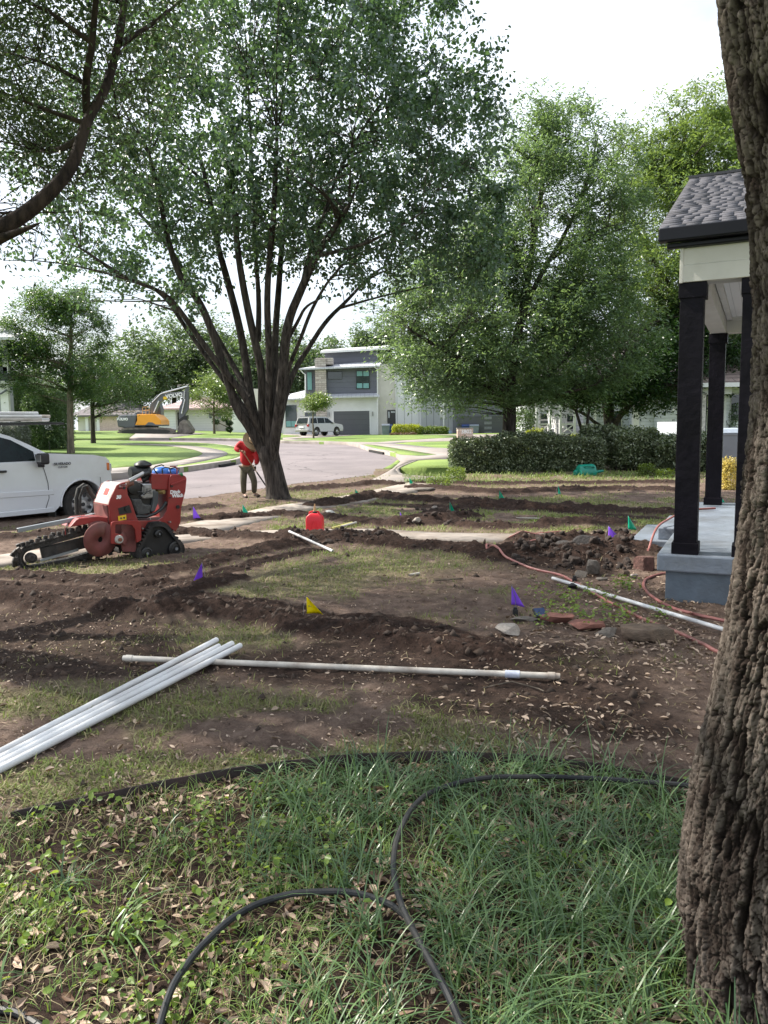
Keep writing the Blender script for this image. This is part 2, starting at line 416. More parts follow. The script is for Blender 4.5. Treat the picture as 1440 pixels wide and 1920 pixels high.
# inside the yard trapezoid but across the street belongs to the far sheet
streetline = gp(ROADN+[(700,900)], -.2)
sx = np.array([p[0] for p in streetline]); sy = np.array([p[1] for p in streetline])
farside = inyard & (CY > np.interp(CX, sx, sy)+.3) & (CX < sx[-1])
isroad = inroad
ispav = inpav & ~inlawn & ~inroad
isgrass = ~isroad & ~ispav & (~inyard | farside)
def sub(name, m, off, material, f=Tz):
    F = fo[m]; u, inv = np.unique(F, return_inverse=True)
    V = vo[u]; z = f(V[:, 0], V[:, 1])+off; F = inv.reshape(F.shape); V3 = np.c_[V, z]
    if name == 'road': return npmesh(name, V3, F, material, smooth=True)
    E = np.concatenate([F[:, [0, 1]], F[:, [1, 2]], F[:, [2, 0]]]); Es = np.sort(E, axis=1)
    _, ix, ct = np.unique(Es, axis=0, return_index=True, return_counts=True); B = E[ix[ct == 1]]     # a step down wherever the sheet ends
    far_ = np.abs(V3[B[:, 0]]).max(axis=1) < 100; B = B[far_]; n = len(V3)
    Vd = V3.copy(); Vd[:, 2] -= .32
    return npmesh(name, np.concatenate([V3, Vd]), [F, np.stack([B[:, 1], B[:, 0], B[:, 0]+n, B[:, 1]+n], 1)], material)

# ---- ground materials
def asphalt_mat():
    m, n, b, L = nodes('asphalt'); b.inputs['Roughness'].default_value = .82; b.inputs['Specular IOR Level'].default_value = .35
    tc = n.nodes.new('ShaderNodeTexCoord')
    n1 = n.nodes.new('ShaderNodeTexNoise'); n1.inputs['Scale'].default_value = .35; n1.inputs['Detail'].default_value = 8; n1.inputs['Roughness'].default_value = .6
    n2 = n.nodes.new('ShaderNodeTexNoise'); n2.inputs['Scale'].default_value = 60; n2.inputs['Detail'].default_value = 3
    for q in (n1, n2): L(tc.outputs['Object'], q.inputs['Vector'])
    c1 = n.nodes.new('ShaderNodeValToRGB'); c1.color_ramp.elements[0].position = .35; c1.color_ramp.elements[1].position = .65
    c1.color_ramp.elements[0].color = (.145, .124, .127, 1); c1.color_ramp.elements[1].color = (.205, .175, .176, 1)
    L(n1.outputs[0], c1.inputs[0])
    mm = n.nodes.new('ShaderNodeMixRGB'); mm.blend_type = 'OVERLAY'; mm.inputs[0].default_value = .5; L(c1.outputs[0], mm.inputs[1]); L(n2.outputs[0], mm.inputs[2])
    vo_ = n.nodes.new('ShaderNodeTexVoronoi'); vo_.feature = 'DISTANCE_TO_EDGE'; vo_.inputs['Scale'].default_value = .11
    dn = n.nodes.new('ShaderNodeTexNoise'); dn.inputs['Scale'].default_value = 1.2; dn.inputs['Detail'].default_value = 5; L(tc.outputs['Object'], dn.inputs['Vector'])
    ad = n.nodes.new('ShaderNodeVectorMath'); ad.operation = 'ADD'; L(tc.outputs['Object'], ad.inputs[0])
    sc2 = n.nodes.new('ShaderNodeVectorMath'); sc2.operation = 'SCALE'; sc2.inputs[3].default_value = 1.3; L(dn.outputs['Color'], sc2.inputs[0]); L(sc2.outputs[0], ad.inputs[1]); L(ad.outputs[0], vo_.inputs['Vector'])
    lt = n.nodes.new('ShaderNodeMath'); lt.operation = 'LESS_THAN'; lt.inputs[1].default_value = .0028; L(vo_.outputs[0], lt.inputs[0])
    m3 = n.nodes.new('ShaderNodeMixRGB'); m3.inputs[2].default_value = (.07, .06, .06, 1); L(lt.outputs[0], m3.inputs[0]); L(mm.outputs[0], m3.inputs[1])
    L(m3.outputs[0], b.inputs['Base Color'])
    bp = n.nodes.new('ShaderNodeBump'); bp.inputs['Distance'].default_value = .01; bp.inputs['Strength'].default_value = .4; L(n2.outputs[0], bp.inputs['Height']); L(bp.outputs[0], b.inputs['Normal'])
    return m
M_asph = asphalt_mat()
M_conc = mat('concrete', (.225, .197, .18), .85, var=.12, scale=1.3, bump=.3, bscale=60, dirt=(.25, .2, .16), dirtamt=.5)
M_walk = mat('old_concrete', (.27, .235, .205), .9, var=.16, scale=3, bump=.4, bscale=50, dirt=(.12, .085, .06), dirtamt=.8)
M_curb = mat('curb_concrete', (.33, .29, .26), .85, var=.15, scale=2, bump=.3, bscale=50, dirt=(.18, .15, .12), dirtamt=.6)
def lawn_mat():
    m, n, b, L = nodes('lawn'); b.inputs['Roughness'].default_value = .8; b.inputs['Specular IOR Level'].default_value = .25
    tc = n.nodes.new('ShaderNodeTexCoord')
    n1 = n.nodes.new('ShaderNodeTexNoise'); n1.inputs['Scale'].default_value = .25; n1.inputs['Detail'].default_value = 6
    n2 = n.nodes.new('ShaderNodeTexNoise'); n2.inputs['Scale'].default_value = 9; n2.inputs['Detail'].default_value = 6; n2.inputs['Roughness'].default_value = .7
    for q in (n1, n2): L(tc.outputs['Object'], q.inputs['Vector'])
    c1 = n.nodes.new('ShaderNodeValToRGB'); c1.color_ramp.elements[0].position = .33; c1.color_ramp.elements[1].position = .66
    c1.color_ramp.elements[0].color = (.095, .16, .034, 1); c1.color_ramp.elements[1].color = (.185, .245, .06, 1); L(n1.outputs[0], c1.inputs[0])
    mm = n.nodes.new('ShaderNodeMixRGB'); mm.blend_type = 'OVERLAY'; mm.inputs[0].default_value = .75; L(c1.outputs[0], mm.inputs[1]); L(n2.outputs[0], mm.inputs[2]); L(mm.outputs[0], b.inputs['Base Color'])
    bp = n.nodes.new('ShaderNodeBump'); bp.inputs['Distance'].default_value = .06; bp.inputs['Strength'].default_value = .8; L(n2.outputs[0], bp.inputs['Height']); L(bp.outputs[0], b.inputs['Normal'])
    return m
M_lawn = lawn_mat()
tag(sub('road', isroad, -.2, M_asph), kind='structure')
tag(sub('pavement', ispav, .012, M_conc), kind='structure')
tag(sub('lawn', isgrass, 0, M_lawn), kind='structure')

# ---- kerbs
def kerb(P, w=.17, side=1, name='kerb', inlets=()):
    P = resample(smooth2(P, 1), .5, False); n = len(P); V = []; F = []
    for i, p in enumerate(P):
        t = np.array(P[min(i+1, n-1)])-np.array(P[max(i-1, 0)]); t = t/np.hypot(*t); nn = np.array([-t[1], t[0]])*side
        z = float(Tz(*p))
        for (o, h) in ((-.02, -.35), (-.02, -.025), (0, 0.004), (w, .018), (w, -.3)):
            q = np.array(p)+nn*o; V.append((q[0], q[1], z+h))
    for i in range(n-1):
        for k in range(4): F.append((i*5+k, i*5+k+1, (i+1)*5+k+1, (i+1)*5+k))
    o = npmesh(name, V, np.array(F), M_curb); o.data.validate(); return tag(o, kind='structure')
kerb(gp([(-200,833),(60,831),(200,830.2),(317,833),(394,836),(443,842),(462,850),(464,858),(455,866),(440,871),(400,877),(347,885),(318,888)], -.2), side=-1)
kerb(gp([(530,831),(433,826.5),(322,826)], -.2), side=-1)
kerb(gp([(529,831),(594,833),(622,833.3)], -.2), side=1)
kerb(gp([(676,840.5),(695,847),(720,852),(738,856)], -.2), side=1)
kerb(gp([(793,895),(748,891),(739,886),(738,879),(757,870),(775,864)], -.0), side=-1)
def inlet(a, b):
    p = G(*a, -.2); q = G(*b, -.2); mb = MB(); mb.bar(p+Vector((0, -.02, .06)), q+Vector((0, -.02, .06)), .1, .12)
    o = mb.build('storm_drain', mat('dark_opening', (.012, .011, .01), .9)); return o
tag(inlet((412,876.5), (440,871.5)), 'dark storm drain slot in the kerb behind the man', 'storm drain')
tag(inlet((693,847.2), (719,852.4)), 'dark storm drain slot in the kerb of the far corner lawn', 'storm drain')

# ================================================================== NEAR YARD
SOIL = [  # px polyline, width m, mound h, trench depth (negative), offset style
    ([(-200,1100),(0,1098),(130,1108),(250,1112),(400,1127),(480,1138),(570,1152),(700,1166),(830,1190),(930,1218)], .18, .0, .28),
    ([(-200,1135),(0,1130),(130,1140),(280,1140),(420,1152),(560,1176),(700,1196),(830,1214),(920,1236)], .19, .14, 0),
    ([(-100,1075),(60,1083),(200,1092),(270,1096)], .2, .09, 0),
    ([(250,1112),(330,1094),(420,1072),(520,1048),(590,1030)], .14, 0, .18),
    ([(300,1122),(370,1104),(430,1088)], .16, .08, 0),
    ([(250,1085),(330,1072),(420,1050),(500,1030),(560,1020)], .24, .12, 0),
    ([(330,1000),(400,1006),(470,1010),(560,1012),(640,1014),(700,1018),(760,1026),(850,1030),(930,1042)], .3, .13, 0),
    ([(540,1012),(600,1013),(655,1014)], .26, .17, 0),
    ([(640,1012),(690,1012),(720,1016)], .25, .16, 0),
    ([(940,1050),(1010,1040),(1070,1045),(1130,1040),(1175,1035)], .42, .2, 0),
    ([(980,1020),(1050,1018),(1120,1016),(1180,1016)], .2, .17, 0),
    ([(330,978),(400,975),(480,968),(540,968),(620,972),(690,982),(760,988),(820,985),(900,990),(1000,992)], .26, .13, 0),
    ([(740,988),(790,985),(840,978),(870,972)], .32, .2, 0),
    ([(770,978),(830,962),(880,952),(960,948)], .3, .12, 0),
    ([(1030,988),(1070,985),(1120,986),(1160,984)], .3, .2, 0),
    ([(600,948),(650,940),(700,930),(760,938),(840,944),(950,948),(1060,955),(1250,966)], .34, .17, 0),
    ([(700,945),(850,952),(1000,956),(1250,974)], .2, 0, .1),
    ([(780,915),(850,918),(950,925),(1050,920),(1150,918),(1260,920)], .4, .12, 0),
    ([(770,905),(900,908),(1100,906),(1250,906)], .35, .1, 0),
    ([(548,921),(600,917),(660,911),(720,906),(740,909)], .32, .14, 0),
    ([(100,985),(240,972),(350,956),(400,950)], .3, .09, 0),
    ([(0,1012),(80,1005),(180,1000)], .35, .12, 0),
]
SOILW = [(gp(p), wd, mh, td) for p, wd, mh, td in SOIL]
# broad dark soil (px ellipses) / grass patches / litter patches
DARK = [(60,1190,260,70,1.1),(150,1235,190,35,.85),(1050,1290,300,60,.9),(1150,1370,200,45,.7),(800,1225,260,28,.8),(700,1240,500,34,.7),(360,1150,140,40,.5),(480,1000,200,20,.5),(880,1000,120,30,.6),
        (200,1060,60,16,.4),(1080,1060,130,30,.9),(700,1210,120,20,.6),(860,1315,140,30,.5),(560,1280,150,25,.45),(1000,930,260,28,.5)]
GRASS = [(400,1195,230,26,.9),(120,1330,200,70,.75),(350,1400,420,70,.95),(640,1400,220,50,.8),(170,1470,260,60,1.0),(620,1090,150,30,.75),(690,1056,180,16,1.1),(800,1050,130,14,1.3),(450,1110,80,14,.8),
         (960,974,290,17,2.2),(1150,958,150,11,1.5),(690,957,130,13,2.2),(930,968,60,8,1.),(620,925,100,10,1.3),(450,960,80,12,.7),(1000,888,260,12,1.6),(840,888,80,16,1.6),(1000,905,200,8,.7),(1120,938,170,9,1.4),
         (300,1062,160,14,.8),(40,1062,90,12,1.0),(160,1078,160,10,.9),(80,1000,80,8,.6),(820,1330,80,20,.35),(560,1340,90,30,.5),(1120,1245,110,25,.35),(980,1140,60,20,.45),(400,975,60,8,.5),(540,990,40,6,.8),(760,1160,90,16,.4),(980,1110,80,20,.5),(500,1450,500,30,.8),(440,1330,140,30,.5),(830,1400,100,20,.4)]
LITT = [(1140,1110,160,60,1.),(1120,1190,170,30,1.),(1000,1215,160,22,.8),(1260,1200,80,60,1.),(1150,1300,200,70,.3),(1000,1400,280,50,.6),(1330,915,120,16,1.),(1280,1060,60,60,1.)]
CON = [gp([(1200,1012),(1060,1010),(940,1010),(800,1007),(680,999),(560,1000),(440,1004),(300,1014),(120,1036),(-20,1056),(-200,1082)], .0),
       gp([(300,1003),(370,992),(440,977),(540,955),(620,944),(700,930),(750,919),(800,907)], .0)]
CONW = [.85, 1.15]
def blobs(lst, px, py):
    r = 0
    for cx_, cy_, rx, ry, w_ in lst: r = r+w_*np.exp(-((px-cx_)/rx)**2-((py-cy_)/ry)**2)
    return r
bed = gp([(-300,1560),(20,1532),(150,1510),(300,1482),(400,1465),(560,1445),(700,1432),(860,1428),(1000,1435),(1150,1452),(1290,1476),(1500,1530)])
bx = np.array([p[0] for p in bed]); by = np.array([p[1] for p in bed])
TREE = gp([(521,938)])[0]
BX0 = (2.41, 6.72)   # porch corner
def yard_fields(x, y, lite=False):
    x = np.asarray(x, float); y = np.asarray(y, float)
    t = Tz(x, y); px, py = w2p(x, y, t)
    wx = x+.12*(fbm(x*3, y*3, 3, 11)-.5)*2; wy = y+.12*(fbm(x*3, y*3, 3, 21)-.5)*2
    h = np.zeros(x.shape); soil = np.zeros(x.shape)
    lump = fbm(x*6, y*6, 4, 3); lump2 = fbm(x*22, y*22, 3, 4); f1, _ = worley(x*9, y*9, 3); f2, _ = worley(x*21+3, y*21, 9)
    for P, wd, mh, td in SOILW:
        d = pdist(wx, wy, P)
        g = np.exp(-(d/wd)**2)
        if mh: h = np.maximum(h, .72*mh*g*(.35+1.25*lump)) if True else h
        if td: h = h-td*np.exp(-(d/(wd*.8))**6)
        soil = np.maximum(soil, sstep(.12, .45, g*(.6+.8*lump)))
    isbed = y < np.interp(x, bx, by)
    dk = blobs(DARK, px, py)*(.5+.9*fbm(x*2.2, y*2.2, 4, 31)); dk = sstep(.35, .75, dk)*(~isbed)
    gr = blobs(GRASS, px, py)*sstep(.36, .58, fbm(x*1.8, y*1.8, 5, 41))*1.3
    gr = np.clip(gr, 0, 1)*(1-soil)*(1-.8*dk)*(~isbed)
    con = np.zeros(x.shape)
    for P, wd in zip(CON, CONW): con = np.maximum(con, 1-sstep(wd/2-.02, wd/2+.02, pdist(x, y, P)))
    fine = .020*(fbm(x*14, y*14, 5, 51)-.5)*2+.05*(fbm(x*1.3, y*1.3, 3, 61)-.5)
    clod = soil*(.022*(.6-f1)+.012*(.55-f2)+.012*(lump2-.5))+.012*(1-soil)*dk*(.5-f1)
    z = h+clod+fine
    z = np.where((con > .5), np.where(h > .045, z, -.02), z)
    z = z+.06*np.exp(-(np.hypot(x-TREE[0], y-TREE[1])/.55)**2)
    z = np.where(isbed, .5*fine-.01, z)
    # dirt bank down to the street
    sl = np.interp(x, sx, sy); over = np.where(x < sx[-1], (y-(sl-.05))+.10*(fbm(x*4, y*4, 3, 71)-.5), -9.0)
    z = z-.42*sstep(0, .22, over)
    lit = np.clip(blobs(LITT, px, py), 0, 1)
    gr = gr*(con < .5)*(over < .05); soil = np.where(con > .5, (h > .04)*soil, soil)
    edge = sstep(-.25, .0, over)
    soil = np.maximum(soil, edge)
    return t+z, soil, gr, dk, con, lit, isbed, over
def ground_z(x, y): return float(yard_fields(np.array([x]), np.array([y]))[0][0])
NU, NV = 760, 820
uu = np.linspace(-1, 1, NU); yy = Y0*(Y1/Y0)**np.linspace(0, 1, NV)
UU, YY = np.meshgrid(uu, yy); XX = UU*yw(YY)
zz, so, gr_, dk_, con_, lit_, bed_, over_ = yard_fields(XX.ravel(), YY.ravel())
idx = np.arange(NU*NV).reshape(NV, NU)
Fq = np.stack([idx[:-1, :-1], idx[:-1, 1:], idx[1:, 1:], idx[1:, :-1]], -1).reshape(-1, 4)
kill = (over_ > .45)
inz = inpoly(XX.ravel(), YY.ravel(), zone); kill |= inz & (YY.ravel() > 20)
Fq = Fq[~kill[Fq].any(axis=1)]
def dirt_mat():
    m, n, b, L = nodes('yard_earth'); b.inputs['Roughness'].default_value = .93; b.inputs['Specular IOR Level'].default_value = .15
    tc = n.nodes.new('ShaderNodeTexCoord')
    def noise(s, d=6, r=.6):
        q = n.nodes.new('ShaderNodeTexNoise'); q.inputs['Scale'].default_value = s; q.inputs['Detail'].default_value = d; q.inputs['Roughness'].default_value = r
        L(tc.outputs['Object'], q.inputs['Vector']); return q.outputs[0]
    def ramp(f, a, b_, p0=.35, p1=.65):
        q = n.nodes.new('ShaderNodeValToRGB'); q.color_ramp.elements[0].position = p0; q.color_ramp.elements[1].position = p1
        q.color_ramp.elements[0].color = (*a, 1); q.color_ramp.elements[1].color = (*b_, 1); L(f, q.inputs[0]); return q.outputs[0]
    def mix(f, a, b_):
        q = n.nodes.new('ShaderNodeMixRGB'); L(f, q.inputs[0]); L(a, q.inputs[1]); L(b_, q.inputs[2]); return q.outputs[0]
    at = n.nodes.new('ShaderNodeAttribute'); at.attribute_name = 'mask'
    sp = n.nodes.new('ShaderNodeSeparateColor'); L(at.outputs['Color'], sp.inputs[0])
    bare = ramp(noise(5, 10, .78), (.080, .053, .041), (.225, .163, .130))
    soil = ramp(noise(22, 9, .8), (.011, .0065, .0048), (.062, .037, .028))
    dark = ramp(noise(14, 9, .8), (.018, .0115, .009), (.080, .052, .040))
    thatch = ramp(noise(38, 7, .75), (.085, .075, .038), (.27, .24, .14))
    conc = ramp(noise(8, 8, .7), (.20, .165, .14), (.34, .29, .25))
    c = mix(sp.outputs[2], bare, dark); c = mix(sp.outputs[1], c, thatch); c = mix(sp.outputs[0], c, soil)
    gn = noise(110, 5, .8)
    ov = n.nodes.new('ShaderNodeMixRGB'); ov.blend_type = 'OVERLAY'; ov.inputs[0].default_value = .85; L(c, ov.inputs[1]); L(gn, ov.inputs[2])
    L(ov.outputs[0], b.inputs['Base Color'])
    bp = n.nodes.new('ShaderNodeBump'); bp.inputs['Distance'].default_value = .03; bp.inputs['Strength'].default_value = .9
    L(noise(45, 9, .85), bp.inputs['Height']); L(bp.outputs[0], b.inputs['Normal'])
    return m
M_earth = dirt_mat()
bedm = bed_*1.25
maskc = np.stack([np.clip(so, 0, 1), np.clip(gr_*.9, 0, 1), np.clip(np.maximum(dk_, bedm*.8), 0, 1), np.ones_like(so)], -1)
tag(npmesh('ground', np.c_[XX.ravel(), YY.ravel(), zz], Fq, M_earth, smooth=True, attrs={'mask': ('FLOAT_COLOR', maskc)}), kind='structure')
for P, wd, nm in zip(CON, CONW, ('path', 'pavement')):
    Q = resample(P, .35, False); rb = offs(Q, wd); n = len(Q); V = []
    for i in range(n):
        a = np.array(rb[i]); c = np.array(rb[2*n-1-i])
        for k, dz in ((0, -.09), (0, .022), (1, .024), (2, .024), (3, .022), (3, -.09)):
            q = a+(c-a)*k/3; V.append((q[0], q[1], float(Tz(*q))+dz))
    F = [(i*6+k, i*6+k+1, (i+1)*6+k+1, (i+1)*6+k) for i in range(n-1) for k in range(5)]
    tag(npmesh(nm, V, np.array(F), M_walk), kind='structure')
# ================================================================== VEGETATION
def leaf_mesh(name, P, size, rng, mat, parent=None, shape='quad', up=.5, droop=.25, aspect=.5, dirs=None, fold=.15, tint=None, jit=.35):
    n = len(P); P = np.asarray(P, float)
    nrm = rng.normal(size=(n, 3)); nrm /= np.linalg.norm(nrm, axis=1)[:, None]; nrm[:, 2] = np.abs(nrm[:, 2])+up
    nrm /= np.linalg.norm(nrm, axis=1)[:, None]
    d = rng.normal(size=(n, 3)) if dirs is None else dirs+rng.normal(size=(n, 3))*.5
    d[:, 2] -= droop*2; d -= nrm*(d*nrm).sum(1)[:, None]; d /= np.linalg.norm(d, axis=1)[:, None]+1e-9
    s = np.cross(nrm, d)
    Ls = (size*(1+jit*rng.uniform(-1, 1, n)))[:, None]; W = Ls*aspect
    f = nrm*Ls*fold
    if shape == 'quad':
        V = np.stack([P, P+d*Ls*.45+s*W*.5+f, P+d*Ls, P+d*Ls*.45-s*W*.5+f], 1); k = 4
        F = (np.arange(n)*4)[:, None]+np.array([0, 1, 2, 3])
    else:                               # pointed oval folded along the midrib (two quads)
        V = np.stack([P, P+d*Ls*.22+s*W*.42+f*.8, P+d*Ls*.6+s*W*.5+f*.7, P+d*Ls-f*.6, P+d*Ls*.6-s*W*.5+f*.7, P+d*Ls*.22-s*W*.42+f*.8], 1); k = 6
        b = (np.arange(n)*6)[:, None]
        F = np.concatenate([b+np.array([0, 1, 2, 3]), b+np.array([0, 3, 4, 5])])
    t = rng.random(n) if tint is None else np.clip(tint+rng.normal(size=n)*.18, 0, 1)
    return npmesh(name, V.reshape(-1, 3), F, mat, parent, attrs={'tint': ('FLOAT', np.repeat(t, k))})
def bez(a, b, c, n=6):
    return [((1-t)**2)*a+2*(1-t)*t*b+t*t*c for t in [i/(n-1) for i in range(n)]]
def env_points(env, n, rng, shell=.35):
    W = np.array([e[3] if len(e) > 3 else e[1][0]*e[1][1]*e[1][2] for e in env], float); W /= W.sum()
    out = []
    for e, k in zip(env, rng.multinomial(n, W)):
        v = rng.normal(size=(k, 3)); v /= np.linalg.norm(v, axis=1)[:, None]
        r = (shell**3+(1-shell**3)*rng.random(k))**(1/3)
        out.append(np.array(e[0])+v*r[:, None]*np.array(e[1]))
    return np.concatenate(out)
def grow(mb, skel, pts, rng, r0, curve=.35, tip=.006, nseg=5, ns=6, zdrop=.4, maxr=.5, lift=.25):
    """limbs from the nearest lower skeleton node to each point; adds their nodes to skel"""
    S = np.array([s[0] for s in skel]); Rr = np.array([s[1] for s in skel]); new = []
    for p in pts:
        dz = p[2]-S[:, 2]; d = np.linalg.norm(S-p, axis=1)
        cost = d+np.where(dz < zdrop, (zdrop-dz)*2.5, 0)
        i = int(np.argmin(cost)); a = Vector(S[i]); c = Vector(p)
        ln = (c-a).length
        if ln < .05: continue
        m = a.lerp(c, .5)+Vector((0, 0, lift*ln))*rng.uniform(.2, 1)*curve*2+Vector(rng.normal(size=3))*.09*ln
        rad = min(r0*(ln**.7)*rng.uniform(.8, 1.2), Rr[i]*.8)
        q = bez(a, m, c, nseg)
        rr = [rad+(tip-rad)*(k/(nseg-1))**.8 for k in range(nseg)]
        mb.tube(q, rr, ns, caps=False)
        for k in range(1, nseg): new.append((np.array(q[k]), rr[k]))
    return new
def tree(name, label, stems, env, K1, K2, lpc, spread, lsize, leafm, barkm, seed=1, group=None, shape='quad', r1=.05, r2=.012, droop=.2, aspect=.5, shell=.35, cat='tree', base=None, up=.5, trunk_ns=12, squash=.7, env2=None, zdrop=.4, lift=.25, tintfn=None):
    rng = np.random.default_rng(seed); b = Vector(base if base is not None else stems[0][0][0])
    root = empty(name, b, 0, label, cat, group)
    mb = MB(); skel = []
    for pts, rad in stems:
        P = smooth2([tuple(p) for p in pts], 2); Rr = np.interp(np.linspace(0, 1, len(P)), np.linspace(0, 1, len(rad)), rad)
        mb.tube(P, list(Rr), trunk_ns, caps=False)
        for p, r in list(zip(P, Rr))[len(P)//4:]: skel.append((np.array(p), r))
    l1 = env_points(env, K1, rng, .2) if K1 else []
    n1 = grow(mb, skel, l1, rng, r1, zdrop=zdrop, lift=lift)
    cl = env_points(env2 or env, K2, rng, shell)
    n2 = grow(mb, skel+n1, cl, rng, r2, tip=.003, ns=4, nseg=4, zdrop=.1, lift=lift)
    tr = wpar(mb.build('trunk', barkm, smooth=True), root)
    gk = fbm(cl[:, 0]*1.1+seed, cl[:, 2]*1.1+cl[:, 1]*.5, 3, seed); lpcv = lpc*np.clip((gk-.30)*4.2, .12, 1.5)
    m = rng.poisson(lpcv*(.5+rng.random(len(cl))))
    C = np.repeat(cl, m, axis=0); sz = np.repeat(spread*(.6+.8*rng.random(len(cl))), m)
    nt_ = 5; td = rng.normal(size=(len(cl), nt_, 3)); td[:, :, 2] += .15; td /= np.linalg.norm(td, axis=2)[:, :, None]
    ci = np.repeat(np.arange(len(cl)), m); dr_ = td[ci, rng.integers(0, nt_, len(ci))]*np.array([1, 1, squash]); tt = rng.random(len(ci))**.8
    Pn = C+dr_*(tt*sz*2.3)[:, None]+rng.normal(size=C.shape)*(sz*.30)[:, None]; Pn[:, 2] -= (tt**2)*sz*droop
    tint = np.repeat(rng.random(len(cl)), m)*.6+.2
    if tintfn is not None: tint = tintfn(Pn)
    cr = wpar(leaf_mesh('crown', Pn, lsize, rng, leafm, shape=shape, droop=droop, aspect=aspect, up=up, tint=tint, dirs=dr_*1.1), root)
    return root
BK_dark = barkmat('dark_bark', (.010, .008, .007), (.095, .080, .070), 17, 1.0, .13, .05)
BK_grey = barkmat('grey_bark', (.06, .05, .04), (.20, .165, .13), 10, .7)
BK_limb = barkmat('rough_dark_bark', (.010, .007, .006), (.055, .038, .030), 14, 1.0, .25)
LF_pear = leafmat('glossy_pear_leaf', (.022, .054, .038), (.080, .138, .082), (.14, .25, .07), .34, .30, .8)
LF_ash = leafmat('ash_leaf', (.048, .092, .054), (.13, .195, .11), (.25, .38, .11), .44, .34, .7)
LF_lit = leafmat('yellow_green_leaf', (.06, .115, .035), (.16, .225, .08), (.30, .42, .08), .40, .34, .7)
LF_oak = leafmat('live_oak_leaf', (.016, .034, .014), (.055, .088, .034), (.10, .16, .04), .28, .45)
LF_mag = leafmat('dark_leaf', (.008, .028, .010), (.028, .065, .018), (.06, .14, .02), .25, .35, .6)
LF_far = leafmat('far_leaf', (.060, .095, .055), (.13, .18, .10), (.18, .28, .07), .35, .5)  # leaf colour lightened to stand in for haze over the far trees
LF_left = leafmat('elm_leaf', (.030, .064, .034), (.085, .14, .070), (.16, .28, .04), .35, .4)

# ---- the many-stemmed pear tree
YT = TREE[1]
def pl(lst, dy0, dy1):
    n = len(lst); return [PY(a, b, YT+dy0+(dy1-dy0)*(i/(n-1))) for i, (a, b) in enumerate(lst)]
zb = ground_z(*TREE)
thin = lambda L_: [L_[0]]+[(p_, [q*(.92-.14*min(1, i_/2)) for i_, q in enumerate(r_)]) for p_, r_ in L_[1:]]
st = [([Vector((TREE[0]+.02, TREE[1], zb-.15))]+pl([(519,915),(514,890),(506,862),(500,835)], 0, 0), [.40,.27,.235,.23,.24,.20]),
      (pl([(508,880),(512,840),(521,790),(526,740),(533,660),(540,600),(566,540),(592,480),(632,420),(655,385)], 0, -1.5), [.17,.17,.155,.15,.14,.12,.11,.09,.07,.05]),
      (pl([(508,870),(488,830),(478,790),(466,730),(463,690),(449,610),(425,520),(405,450),(396,380),(372,280)], 0, 1.2), [.16,.17,.15,.14,.12,.11,.10,.08,.07,.04]),
      (pl([(500,860),(470,800),(444,770),(428,715),(400,625),(372,560),(335,520),(310,430),(300,370),(280,290)], 0, -1.0), [.15,.15,.13,.12,.11,.10,.09,.07,.06,.04]),
      (pl([(500,845),(492,780),(492,700),(478,640),(460,560),(445,470),(440,400),(432,300)], 0, -.8), [.13,.13,.12,.11,.10,.085,.07,.04]),
      (pl([(512,850),(515,770),(516,700),(516,620),(523,540),(527,470),(537,400),(540,300)], .15, 1.4), [.12,.12,.11,.10,.09,.08,.07,.04]),
      (pl([(505,850),(505,760),(505,660),(500,570),(505,480),(512,430),(516,330),(520,250)], -.1, -1.6), [.10,.11,.10,.09,.08,.075,.06,.03]),
      (pl([(500,830),(480,790),(458,740),(425,700),(392,660),(350,600),(325,565),(300,545),(250,528),(200,498),(150,465)], 0, -1.8), [.11,.11,.10,.09,.08,.075,.06,.05,.045,.035,.02]),
      (pl([(523,800),(530,760),(548,700),(580,650),(612,600),(650,565),(690,520),(720,500)], 0, 1.6), [.09,.09,.085,.075,.065,.05,.04,.02]),
      (pl([(532,740),(540,690),(562,640),(580,590),(598,555),(620,520),(650,490)], 0, -1.4), [.06,.06,.055,.05,.04,.03,.02]),
      (pl([(538,640),(560,600),(572,575),(600,560)], -.5, -1.2), [.05,.045,.035,.02]),
      (pl([(470,745),(440,690),(400,620),(360,540),(330,480),(280,420),(240,380),(200,330)], .3, 2.2), [.08,.08,.075,.07,.06,.05,.04,.02]),
      (pl([(480,800),(440,740),(395,680),(345,610),(310,555),(270,530),(215,515),(165,470),(120,455)], .2, 1.4), [.075,.08,.07,.065,.06,.05,.04,.03,.015]),
      (pl([(592,480),(640,470),(690,455),(740,430),(790,400)], -1.2, -2.6), [.05,.045,.04,.03,.015]),
      (pl([(566,540),(580,470),(610,400),(630,330),(680,240),(740,160)], -.8, .6), [.06,.055,.05,.045,.03,.02]),
      (pl([(484,640),(486,560),(478,470),(476,380),(470,260),(465,150)], .3, .8), [.08,.07,.06,.05,.035,.02])]
def ev(px, py, rx, ry, ry_m, dy=0, wt=None):   # ellipsoid at tree depth from pixel centre and radii
    c = PY(px, py, YT+dy); k = (YT+dy)/FPX
    e = [tuple(c), (rx*k, ry_m, ry*k)]
    return tuple(e+[wt]) if wt else tuple(e)
envp = [ev(500,230,330,250,4.2,0,1.5), ev(700,250,225,290,3.6,-.3,1.5), ev(850,330,115,225,2.4,-1,.85), ev(250,330,220,190,3.0,.5,.7), ev(230,500,175,75,2.4,.3,.35),
        ev(120,510,95,70,1.8,-.5,.2), ev(780,440,165,100,2.6,0,.5), ev(890,170,60,110,1.5,-.5,.22), ev(620,420,200,75,3.0,0,.5), ev(500,-60,350,150,4,0,.7), ev(910,520,50,50,1.5,0,.08), ev(350,560,70,30,1.2,-.5,.05)]
